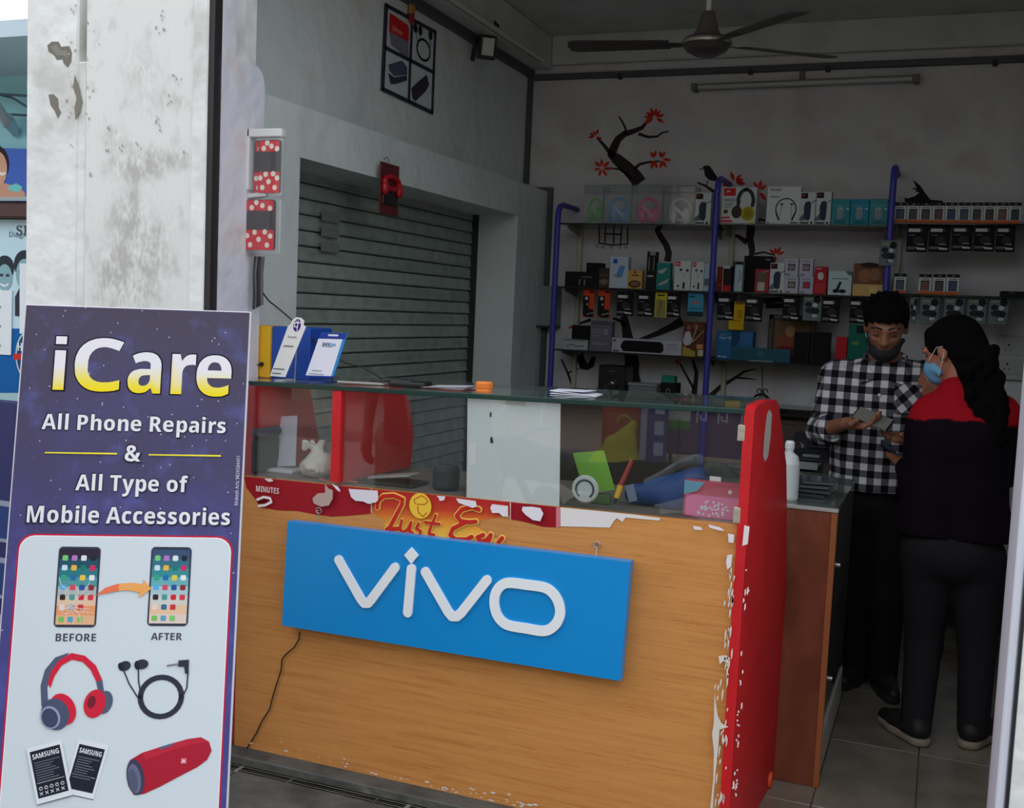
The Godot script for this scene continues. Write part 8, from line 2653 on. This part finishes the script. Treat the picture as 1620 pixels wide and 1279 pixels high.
	var top := nets(ss, 0.011, 0.035, [Plane(Vector3.DOWN, -hem)], func(p: Vector3) -> Color:
		return redc if p.y > yl + 0.35 * minf(0.0, 0.05 - absf(p.x - neck.x)) * 0.3 and p.z > Z - 0.2 else blk)
	var tp := part(o, "top", top, cm)
	tp.position = -base
	var ts := []
	ts.append([J.pelvis + Vector3(-0.04, 0, 0), J.pelvis + Vector3(0.04, 0, 0), 0.135, 0.135])
	for e in ["_l", "_r"]:
		ts.append([J.pelvis.lerp(J["hip" + e], 0.7), J["hip" + e], 0.118, 0.098])
		ts.append([J["hip" + e], J["kn" + e], 0.098, 0.066])
		ts.append([J["kn" + e], J["an" + e] + Vector3(0, -0.04, 0), 0.066, 0.054])
	var tr := part(o, "trousers", nets(ts, 0.012, 0.02, [Plane(Vector3.DOWN, -0.04)]), M(rgb(38, 36, 40), 0.85, 0.0, 0.2))
	tr.position = -base
	shoe(J.an_l, J.toe_l, rgb(150, 138, 118), rgb(26, 24, 24), o)
	shoe(J.an_r, J.toe_r, rgb(150, 138, 118), rgb(26, 24, 24), o)
	# watch
	var wb := MB.new()
	var wd: Vector3 = (J.wr_l - J.el_l).normalized()
	var wt := Transform3D(Basis(Quaternion(Vector3(0, 0, 1), wd)), J.wr_l - wd * 0.01)
	wb.ring(0.030, 0.030, 0.006, wt)
	var wa := wpart(o, "watch_strap", wb, M(rgb(60, 60, 64), 0.4, 0.5))
	wb = MB.new()
	var face_at: Vector3 = J.wr_l + Vector3(0.014, 0.012, 0.030)
	wb.box(Vector3(0.026, 0.026, 0.008), 0.004, Transform3D(Basis(Vector3.UP, 0.3) * Basis(Vector3.RIGHT, -0.7), face_at))
	wpart(o, "watch_face", wb, M(rgb(226, 230, 236), 0.08, 0.8))
	var p := thing("phone", "dark blue phone held in the red-yoked woman's hand", "phone", J.wr_l + Vector3(-0.045, 0.050, -0.085))
	p.basis = Basis(Vector3.UP, 0.5) * Basis(Vector3.BACK, -0.62) * Basis(Vector3.RIGHT, -0.8)
	var b := MB.new()
	b.slab(Vector3(-0.074, -0.037, -0.004), Vector3(0.074, 0.037, 0.004), 0.003)
	part(p, "body", b.mesh(), M(rgb(30, 40, 50), 0.3))
	b = MB.new()
	b.slab(Vector3(-0.069, -0.033, 0.004), Vector3(0.069, 0.033, 0.0046), 0.0002)
	part(p, "display_face", b.mesh(), M(rgb(64, 84, 96), 0.12))

# ---------------------------------------------------------------- next door, seen past the pillar
func neighbour() -> void:
	var zw := -3.6
	var x1 := -2.9
	var b := MB.new()
	var ytop := onz(20, 118, zw).y
	b.slab(Vector3(-9.0, -0.2, zw - 0.3), Vector3(x1, ytop, zw))
	structure("wall_neighbour", b, tri_mat(noise_tex(90, 0.01, [[0.0, rgb(150, 206, 214)], [0.6, rgb(166, 218, 224)], [1.0, rgb(176, 222, 226)]], 256), 0.6, 0.85))
	# sloping canopy slab over it
	b = MB.new()
	var c0 := onz(20, 118, zw).y
	b.prism(PackedVector2Array([Vector2(0, c0 - 0.005), Vector2(0.5, c0 + 0.01), Vector2(0.5, c0 + 0.07), Vector2(0, c0 + 0.07)]), -3.0, 3.05, Transform3D(Basis(Vector3(0, 0, 1), Vector3.UP, Vector3(-1, 0, 0)), Vector3(-5.95, 0, zw)))
	structure("trim_4", b, M(rgb(196, 212, 220), 0.8))
	# pipe lamp and wires
	var p0 := onz(2, 165, zw + 0.1)
	var o := thing("bracket_lamp", "small grey bracket lamp with white shade on the pale blue wall", "lamp", onz(26, 215, zw))
	b = MB.new()
	b.tube([onz(-14, 150, zw + 0.2), onz(4, 182, zw + 0.12), onz(12, 194, zw + 0.08)], 0.016, 0.022, 10)
	wpart(o, "arm", b, M(rgb(170, 176, 176), 0.5))
	b = MB.new()
	b.tube([onz(10, 190, zw + 0.08), onz(17, 198, zw + 0.05), onz(26, 212, zw + 0.01)], 0.032, 0.018, 12)
	wpart(o, "shade", b, M(rgb(150, 190, 200), 0.4))
	b = MB.new()
	b.tube([onz(-20, 145, zw + 0.06), onz(20, 155, zw + 0.06), onz(48, 172, zw + 0.06)], 0.005, -1.0, 5)
	b.tube([onz(-20, 148, zw + 0.08), onz(48, 152, zw + 0.08)], 0.005, -1.0, 5)
	b.tube([onz(10, 181, zw + 0.05), onz(48, 183, zw + 0.05)], 0.005, -1.0, 5)
	solo("slack_wires", "slack dark wires strung across the pale blue wall", "wire", b, M(rgb(80, 100, 110), 0.6), onz(20, 160, zw))
	# blue advertising board with a figure
	var zb := zw + 0.06
	var P := func(a: Array, z: float) -> Array:
		var r := []
		for q in a:
			var h := onz(q[0], q[1], z)
			r.append(Vector2(h.x, h.y))
		return r
	o = thing("blue_poster", "blue advertising board with a smiling figure beyond the pillar", "poster", onz(20, 318, zb))
	b = MB.new()
	b.prism(PackedVector2Array(P.call([[-90, 232], [60, 236], [60, 320], [-90, 312]], zb)), -0.03, 0.0, Transform3D(Basis(), Vector3(0, 0, zb)))
	wpart(o, "board", b, M(rgb(34, 88, 186), 0.5))
	var k := Ink.new(place(Vector3(0, 0, zb)))
	k.poly(P.call([[-60, 316], [-30, 296], [2, 288], [14, 292], [30, 294], [40, 306], [40, 316]], zb), rgb(206, 156, 130))
	k.poly(P.call([[12, 296], [26, 290], [36, 296], [30, 304], [16, 302]], zb), rgb(120, 206, 200))
	var hc := onz(-4, 268, zb)
	k.oval(hc.x - 0.02, hc.y + 0.02, 0.085, 0.085, rgb(52, 34, 34))
	k.oval(hc.x, hc.y, 0.055, 0.075, rgb(214, 164, 138))
	k.line(P.call([[0, 274], [4, 276], [8, 274]], zb), 0.012, rgb(240, 236, 232))
	k.poly(P.call([[-60, 318], [60, 318], [60, 310], [20, 312], [-60, 312]], zb), rgb(176, 186, 190))
	wpart(o, "print", k.b, print_mat)
	# brown ledge
	b = MB.new()
	var l0 := onz(20, 322, zw + 0.1).y
	var l1 := onz(20, 345, zw + 0.1).y
	b.slab(Vector3(-6.0, l1, zw), Vector3(x1, l0, zw + 0.12), 0.005)
	structure("trim_5", b, M(rgb(74, 38, 32), 0.6))
	# white clinic banner
	o = thing("clinic_banner", "white banner with grey portraits and blue foot beyond the pillar", "banner", onz(20, 640, zb))
	b = MB.new()
	b.prism(PackedVector2Array(P.call([[-120, 346], [60, 348], [60, 645], [-120, 640]], zb)), -0.012, 0.0, Transform3D(Basis(), Vector3(0, 0, zb)))
	wpart(o, "sheet", b, M(rgb(196, 224, 234), 0.6))
	k = Ink.new(place(Vector3(0, 0, zb)))
	k.poly(P.call([[-120, 520], [60, 520], [60, 625], [-120, 630]], zb), rgb(28, 98, 166))
	k.poly(P.call([[-120, 622], [60, 622], [60, 645], [-120, 640]], zb), rgb(176, 206, 206))
	var s0 := onz(26, 362, zb)
	k.text("SR", s0.x, s0.y - 0.028, s0.x + 0.085, s0.y + 0.014, serif_font, rgb(78, 88, 100))
	var s1 := onz(15, 371, zb)
	k.text("Diagno", s1.x, s1.y - 0.018, s1.x + 0.12, s1.y + 0.012, plain_font, rgb(96, 108, 118))
	for f in [[8, 435, 0.052], [40, 430, 0.06]]:
		var h := onz(f[0], f[1], zb)
		k.oval(h.x, h.y + 0.03, f[2] * 1.0, f[2] * 1.0, rgb(52, 58, 66))
		k.oval(h.x, h.y - 0.012, f[2] * 0.8, f[2] * 1.1, rgb(140, 178, 186))
		k.rect(h.x - f[2] * 0.5, h.y - 0.008, h.x - f[2] * 0.15, h.y + 0.004, rgb(60, 70, 78))
		k.rect(h.x + f[2] * 0.15, h.y - 0.008, h.x + f[2] * 0.5, h.y + 0.004, rgb(60, 70, 78))
		k.line([Vector2(h.x - 0.02, h.y - 0.04), Vector2(h.x, h.y - 0.048), Vector2(h.x + 0.02, h.y - 0.04)], 0.008, rgb(236, 242, 242))
	k.poly(P.call([[25, 470], [40, 440], [60, 470], [60, 500], [25, 500]], zb), rgb(56, 60, 72))
	wpart(o, "print", k.b, print_mat)
	o = thing("paper_notice", "white printed notices pinned over the clinic banner", "notice", onz(10, 560, zb + 0.006))
	b = MB.new()
	b.prism(PackedVector2Array(P.call([[-60, 458], [19, 460], [17, 562], [-60, 558]], zb + 0.006)), -0.004, 0.0, Transform3D(Basis(), Vector3(0, 0, zb + 0.006)))
	wpart(o, "sheet", b, M(rgb(232, 236, 238), 0.6))
	b = MB.new()
	b.prism(PackedVector2Array(P.call([[31, 417], [60, 417], [60, 528], [31, 528]], zb + 0.006)), -0.004, 0.0, Transform3D(Basis(), Vector3(0, 0, zb + 0.006)))
	wpart(o, "sheet", b, M(rgb(232, 236, 238), 0.6))
	k = Ink.new(place(Vector3(0, 0, zb + 0.006)))
	for j in 9:
		var h := onz(-30, 466 + 10 * j, zb)
		k.rect(h.x, h.y, h.x + 0.08 + 0.02 * (j % 3), h.y + 0.009, rgb(110, 112, 122))
	wpart(o, "print_lines", k.b, print_mat)
	o = thing("round_badge", "blue round badge with red ribbon on the clinic banner", "badge", onz(46, 590, zb + 0.012))
	k = Ink.new(place(Vector3(0, 0, zb + 0.012)))
	var bc := onz(46, 563, zb + 0.012)
	k.oval(bc.x, bc.y, 0.075, 0.105, rgb(206, 220, 200))
	k.oval(bc.x, bc.y, 0.068, 0.098, rgb(24, 74, 128))
	k.text("HO", bc.x - 0.062, bc.y + 0.018, bc.x - 0.004, bc.y + 0.052, bold_font, rgb(232, 236, 238))
	k.poly([Vector2(bc.x - 0.085, bc.y - 0.022), Vector2(bc.x + 0.085, bc.y - 0.012), Vector2(bc.x + 0.085, bc.y + 0.014), Vector2(bc.x - 0.085, bc.y + 0.004)], rgb(206, 54, 58))
	wpart(o, "print", k.b, print_mat)
	var db := MB.new()
	db.lathe([Vector2(0, 0), Vector2(0.07, 0), Vector2(0.07, 0.008), Vector2(0, 0.008)], 28, Transform3D(Basis(Vector3.RIGHT, PI / 2.0), Vector3(bc.x, bc.y, zb + 0.0)))
	wpart(o, "disc", db, M(rgb(24, 74, 128), 0.5))
	# navy cabinet with pale phone pictures at the foot
	var zn := -3.2
	o = thing("navy_standee", "navy board with pale phone outlines behind the starry standee", "sign", onz(-10, 1200, zn))
	o.position.y = 0.0
	b = MB.new()
	var q0 := onz(-160, 645, zn)
	var q1 := onz(60, 640, zn)
	b.slab(Vector3(q0.x, 0.0, zn - 0.04), Vector3(q1.x, q1.y, zn), 0.004)
	wpart(o, "board", b, M(rgb(34, 34, 92), 0.5))
	k = Ink.new(place(Vector3(0, 0, zn)))
	for f in [[-12, 790, 17, 860], [-12, 880, 17, 950], [-12, 970, 17, 1030]]:
		var a := onz(f[0], f[1], zn)
		var c := onz(f[2], f[3], zn)
		k.rrect(a.x, c.y, c.x, a.y, 0.01, rgb(150, 156, 178))
		k.rrect(a.x + 0.006, c.y + 0.014, c.x - 0.006, a.y - 0.022, 0.004, rgb(50, 70, 120))
	wpart(o, "print", k.b, print_mat)

# ---------------------------------------------------------------- the street behind the camera, which the counter glass mirrors
func street() -> void:
	var gy := -0.25
	var b := MB.new()
	b.slab(Vector3(-40, gy - 0.3, -0.4), Vector3(40, gy, 6.2))
	structure("floor_road", b, tri_mat(noise_tex(100, 0.02, [[0.0, rgb(168, 162, 154)], [0.5, rgb(184, 178, 170)], [1.0, rgb(196, 190, 182)]], 256), 0.5, 0.9))
	b = MB.new()
	b.slab(Vector3(-40, gy - 0.3, 6.2), Vector3(40, gy + 0.14, 6.45), 0.02)
	structure("trim_6", b, M(rgb(150, 148, 142), 0.9))
	b = MB.new()
	b.slab(Vector3(-40, gy - 0.3, 6.45), Vector3(40, gy + 0.10, 15.0))
	structure("floor_pavement", b, tri_mat(noise_tex(101, 0.02, [[0.0, rgb(190, 158, 150)], [0.5, rgb(202, 172, 162)], [1.0, rgb(210, 184, 174)]], 256), 0.5, 0.9))
	# shop row across the road: dark openings between cream piers
	var o := thing("opposite_building", "cream shop row across the road with dark open fronts", "building", Vector3(-4.0, gy, 10.5))
	b = MB.new()
	b.slab(Vector3(-20, gy, 14.5), Vector3(14, 4.6, 15.0))
	wpart(o, "rear_wall", b, M(rgb(196, 188, 166), 0.9))
	for j in 11:
		b = MB.new()
		b.slab(Vector3(-20 + j * 3.3, gy, 9.7), Vector3(-19.5 + j * 3.3, 2.7, 14.5), 0.01)
		wpart(o, "pier", b, M(rgb(196, 186, 160), 0.9))
	b = MB.new()
	b.slab(Vector3(-20, 2.7, 9.4), Vector3(14, 4.6, 14.5), 0.01)
	wpart(o, "upper_wall", b, M(rgb(200, 192, 170), 0.9))
	# purple food stall with mirrored sign in the glass
	var sz := 5.4
	o = thing("food_stall", "purple food stall across the road with white lettering", "stall", Vector3(-2.5, gy, sz))
	b = MB.new()
	b.slab(Vector3(-2.75, gy + 0.32, sz - 0.02), Vector3(-1.53, 0.66, sz + 0.5), 0.01)
	wpart(o, "counter", b, M(rgb(104, 58, 130), 0.5))
	b = MB.new()
	for x in [-2.71, -1.57]:
		b.tube([Vector3(x, gy, sz + 0.04), Vector3(x, gy + 0.32, sz + 0.04)], 0.02)
		b.tube([Vector3(x, gy, sz + 0.44), Vector3(x, gy + 0.32, sz + 0.44)], 0.02)
	wpart(o, "leg", b, M(rgb(60, 60, 60), 0.5, 0.6))
	var k := Ink.new(Transform3D(Basis(Vector3.UP, PI), Vector3(0, 0, sz - 0.021)))
	for gx in [1.75, 1.99, 2.21]:
		k.line([Vector2(gx, 0.56), Vector2(gx + 0.16, 0.56)], 0.018, rgb(226, 222, 230))
		k.line([Vector2(gx + 0.04, 0.56), Vector2(gx + 0.04, 0.45), Vector2(gx + 0.09, 0.46), Vector2(gx + 0.10, 0.50)], 0.018, rgb(226, 222, 230))
		k.line([Vector2(gx + 0.13, 0.56), Vector2(gx + 0.13, 0.43)], 0.018, rgb(226, 222, 230))
	for i in 3:
		var d := Vector2.from_angle(PI * i / 3.0) * 0.05
		k.line([Vector2(1.67, 0.50) - d, Vector2(1.67, 0.50) + d], 0.014, rgb(226, 222, 230))
	k.rect(2.41, 0.34, 2.74, 0.60, rgb(214, 220, 214))
	k.rect(2.41, 0.34, 2.74, 0.43, rgb(70, 160, 60))
	wpart(o, "lettering", k.b, print_mat)
	o = thing("purple_banner", "tall purple street banner beside the food stall", "banner", Vector3(-2.76, gy, sz - 0.13))
	b = MB.new()
	b.slab(Vector3(-2.92, gy, sz - 0.14), Vector3(-2.62, 1.7, sz - 0.11), 0.006)
	wpart(o, "board", b, M(rgb(70, 56, 140), 0.5))
	k = Ink.new(Transform3D(Basis(Vector3.UP, PI), Vector3(0, 0, sz - 0.141)))
	for i in 7:
		k.rect(2.66, 0.05 + i * 0.22, 2.76, 0.19 + i * 0.22, rgb(190, 196, 224))
	k.rect(2.84, -0.1, 2.91, 1.6, rgb(176, 178, 200))
	wpart(o, "print", k.b, print_mat)
	o = thing("yellow_bag", "bright yellow cloth bag beside the purple banner", "bag", Vector3(-3.20, gy + 0.0, sz - 0.1))
	part(o, "cloth", nets([[Vector3(-0.1, 0.16, 0), Vector3(0.14, 0.2, 0), 0.16, 0.17], [Vector3(0.0, 0.36, 0), Vector3(0.14, 0.42, 0), 0.12, 0.12], [Vector3(0.12, 0.5, 0), Vector3(0.2, 0.6, 0), 0.06, 0.05]], 0.03, 0.08, [Plane(Vector3.DOWN, 0.0)]), M(rgb(214, 196, 30), 0.7))
	b = MB.new()
	b.ring(0.08, 0.09, 0.014, Transform3D(Basis(), Vector3(0.1, 0.6, 0.0)), 0.0, PI)
	part(o, "handle", b.mesh(), M(rgb(190, 170, 30), 0.7))
	o = thing("red_crate", "orange-red crate behind the yellow bag", "crate", Vector3(-3.25, gy, sz + 0.5))
	b = MB.new()
	b.slab(Vector3(-0.22, 0, -0.2), Vector3(0.22, 0.85, 0.2), 0.02)
	part(o, "body", b.mesh(), M(rgb(206, 66, 36), 0.6))
	b = MB.new()
	b.slab(Vector3(-0.24, 0.85, -0.22), Vector3(0.24, 0.90, 0.22), 0.01)
	part(o, "rim", b.mesh(), M(rgb(186, 54, 30), 0.6))
	motorbike(Vector3(-1.97, gy, 0.28))
	bystander()

func motorbike(at: Vector3) -> void:
	var o := thing("motorbike", "black motorbike with silver grab rail parked before the counter", "motorbike", at)
	var black := M(rgb(22, 22, 26), 0.35)
	var silver := M(rgb(196, 206, 214), 0.3, 0.3)
	for x in [-0.66, 0.62]:
		var b := MB.new()
		b.ring(0.27, 0.27, 0.045, Transform3D(Basis(), Vector3(x, 0.315, 0)), 0.0, TAU, 36, 12)
		var w := part(o, "wheel", b.mesh(), M(rgb(26, 26, 28), 0.8))
		b = MB.new()
		b.ring(0.225, 0.225, 0.012, Transform3D(Basis(), Vector3(x, 0.315, 0)), 0.0, TAU, 32, 8)
		for j in 10:
			var a := TAU * j / 10.0
			b.tube([Vector3(x, 0.315, 0), Vector3(x + 0.22 * cos(a), 0.315 + 0.22 * sin(a), 0)], 0.008, -1.0, 5)
		b.tube([Vector3(x, 0.315, -0.07), Vector3(x, 0.315, 0.07)], 0.03, -1.0, 12)
		part(w, "rim", b.mesh(), M(rgb(120, 122, 124), 0.35, 0.7))
	part(o, "seat", nets([[Vector3(-0.02, 0.78, 0), Vector3(0.36, 0.80, 0), 0.085, 0.10], [Vector3(0.36, 0.80, 0), Vector3(0.58, 0.86, 0), 0.10, 0.06]], 0.02, 0.06), M(rgb(20, 20, 25), 0.8, 0.0, 0.15))
	part(o, "fuel_tank", nets([[Vector3(-0.42, 0.86, 0), Vector3(-0.10, 0.82, 0), 0.13, 0.10], [Vector3(-0.34, 0.84, -0.09), Vector3(-0.18, 0.80, -0.09), 0.08, 0.06], [Vector3(-0.34, 0.84, 0.09), Vector3(-0.18, 0.80, 0.09), 0.08, 0.06]], 0.02, 0.05), M(rgb(28, 30, 40), 0.15))
	part(o, "tail", nets([[Vector3(0.2, 0.66, -0.06), Vector3(0.70, 0.80, -0.04), 0.09, 0.05], [Vector3(0.2, 0.66, 0.06), Vector3(0.70, 0.80, 0.04), 0.09, 0.05], [Vector3(0.05, 0.56, -0.09), Vector3(0.36, 0.62, -0.09), 0.12, 0.09], [Vector3(0.05, 0.56, 0.09), Vector3(0.36, 0.62, 0.09), 0.12, 0.09]], 0.02, 0.04), black)
	part(o, "engine", nets([[Vector3(-0.16, 0.36, 0), Vector3(0.10, 0.38, 0), 0.14, 0.13], [Vector3(-0.14, 0.45, 0), Vector3(-0.20, 0.62, 0), 0.10, 0.09]], 0.025, 0.04), M(rgb(70, 72, 74), 0.4, 0.4))
	var b := MB.new()
	for z in [-0.12, 0.12]:
		b.tube([Vector3(0.44, 0.80, z), Vector3(0.54, 0.86, z), Vector3(0.63, 0.93, z * 0.9), Vector3(0.70, 0.95, z * 0.6)], 0.024, -1.0, 8)
	b.tube([Vector3(0.70, 0.95, -0.075), Vector3(0.72, 0.95, 0), Vector3(0.70, 0.95, 0.075)], 0.024, -1.0, 8)
	part(o, "grab_rail", b.mesh(), silver)
	b = MB.new()
	for z in [-0.07, 0.07]:
		b.tube([Vector3(-0.66, 0.315, z), Vector3(-0.44, 0.92, z)], 0.022, -1.0, 8)
	b.tube([Vector3(-0.40, 0.98, -0.07), Vector3(-0.38, 1.02, -0.2), Vector3(-0.30, 1.02, -0.34)], 0.014, -1.0, 8)
	b.tube([Vector3(-0.40, 0.98, 0.07), Vector3(-0.38, 1.02, 0.2), Vector3(-0.30, 1.02, 0.34)], 0.014, -1.0, 8)
	part(o, "fork", b.mesh(), M(rgb(130, 132, 136), 0.3, 0.8))
	for z in [-0.28, 0.28]:
		b = MB.new()
		b.tube([Vector3(-0.35, 1.03, z * 0.9), Vector3(-0.36, 1.14, z * 1.1)], 0.006, -1.0, 6)
		b.ball(Vector3(-0.36, 1.17, z * 1.2), Vector3(0.02, 0.04, 0.07))
		part(o, "mirror", b.mesh(), M(rgb(206, 214, 220), 0.1, 0.6))
	b = MB.new()
	b.ball(Vector3(-0.52, 0.88, 0), Vector3(0.09, 0.11, 0.11))
	part(o, "headlight_shell", b.mesh(), black)
	b = MB.new()
	b.tube([Vector3(0.02, 0.32, -0.15), Vector3(0.3, 0.30, -0.16), Vector3(0.74, 0.40, -0.16)], 0.03, 0.05, 10)
	part(o, "exhaust", b.mesh(), M(rgb(110, 110, 112), 0.3, 0.8))
	b = MB.new()
	b.tube([Vector3(-0.44, 0.85, 0), Vector3(-0.25, 0.5, 0), Vector3(0.1, 0.28, 0), Vector3(0.62, 0.315, 0.06)], 0.025, -1.0, 8)
	b.tube([Vector3(0.1, 0.3, 0), Vector3(0.3, 0.72, 0)], 0.025, -1.0, 8)
	b.tube([Vector3(0.62, 0.315, -0.09), Vector3(0.5, 0.66, -0.09)], 0.02, -1.0, 8)
	b.tube([Vector3(0.08, 0.30, -0.05), Vector3(0.10, 0.005, -0.22)], 0.012, -1.0, 8)
	part(o, "chassis", b.mesh(), black)

func bystander() -> void:
	var base := Vector3(-2.36, 0, -1.15)
	var o := thing("person", "standing person in red shirt and beige trousers, mirrored in counter glass", "person", base)
	var J := {}
	var at := func(x: float, y: float, z: float) -> Vector3: return base + Vector3(x, y, z)
	J.pelvis = at.call(0, 0.92, 0)
	J.waist = at.call(0, 1.06, 0)
	J.chest = at.call(0, 1.28, 0)
	J.neck = at.call(0, 1.46, 0)
	J.head = at.call(0, 1.60, -0.02)
	J.face = Vector3(0.2, -0.1, -1).normalized()
	J.up = (Vector3.UP - J.face * J.face.y).normalized()
	J.sh_l = at.call(-0.19, 1.40, 0)
	J.sh_r = at.call(0.19, 1.40, 0)
	J.el_l = at.call(-0.24, 1.12, 0.02)
	J.el_r = at.call(0.24, 1.12, 0.02)
	J.wr_l = at.call(-0.22, 0.88, -0.06)
	J.wr_r = at.call(0.20, 0.90, -0.10)
	J.hip_l = at.call(-0.09, 0.86, 0)
	J.hip_r = at.call(0.09, 0.86, 0)
	J.kn_l = at.call(-0.10, 0.48, -0.02)
	J.kn_r = at.call(0.10, 0.48, -0.02)
	J.an_l = at.call(-0.10, 0.08, 0.02)
	J.an_r = at.call(0.10, 0.08, 0.02)
	J.toe_l = Vector3(-0.15, 0, -1).normalized()
	J.toe_r = Vector3(0.15, 0, -1).normalized()
	var hl := hand(J.wr_l, Vector3(0, -1, -0.1), Vector3(1, 0, 0), Vector3(0, -0.2, -1), 0.3)
	var hr := hand(J.wr_r, Vector3(0, -1, -0.1), Vector3(-1, 0, 0), Vector3(0, -0.2, -1), 0.3)
	var body := part(o, "body", figure(J, 0.007, [hl, hr]), M(rgb(150, 98, 74), 0.55))
	body.position = -base
	var R: Vector3 = J.face.cross(J.up).normalized()
	var hb := Basis(R, J.up, -J.face)
	var hair := part(o, "hair", nets([[J.head + J.up * 0.05 - J.face * 0.02, Vector3(0.084, 0.08, 0.095), hb], [J.head - J.face * 0.05, Vector3(0.078, 0.085, 0.06), hb]], 0.008, 0.02), M(rgb(18, 15, 15), 0.6))
	hair.position = -base
	var ss := [[J.pelvis + Vector3(0, -0.06, 0), J.waist, 0.15, 0.14], [J.waist, J.chest, 0.14, 0.15], [J.chest, J.neck - Vector3(0, 0.03, 0), 0.13, 0.06]]
	for e in ["_l", "_r"]:
		ss.append([J.chest.lerp(J["sh" + e], 0.4), J["sh" + e], 0.11, 0.068])
		ss.append([J["sh" + e], J["sh" + e].lerp(J["el" + e], 0.75), 0.07, 0.066])
	var shirt := part(o, "shirt", nets(ss, 0.014, 0.04, [Plane(Vector3.DOWN, -0.84)]), M(rgb(186, 26, 32), 0.8))
	shirt.position = -base
	var ts := [[J.pelvis, J.pelvis + Vector3(0, 0.05, 0), 0.13, 0.125]]
	for e in ["_l", "_r"]:
		ts.append([J["hip" + e], J["kn" + e], 0.105, 0.082])
		ts.append([J["kn" + e], J["an" + e], 0.08, 0.066])
	var tr := part(o, "trousers", nets(ts, 0.014, 0.03, [Plane(Vector3.DOWN, -0.05)]), M(rgb(196, 166, 142), 0.85))
	tr.position = -base
	shoe(J.an_l, J.toe_l, rgb(200, 200, 196), rgb(60, 56, 54), o)
	shoe(J.an_r, J.toe_r, rgb(200, 200, 196), rgb(60, 56, 54), o)
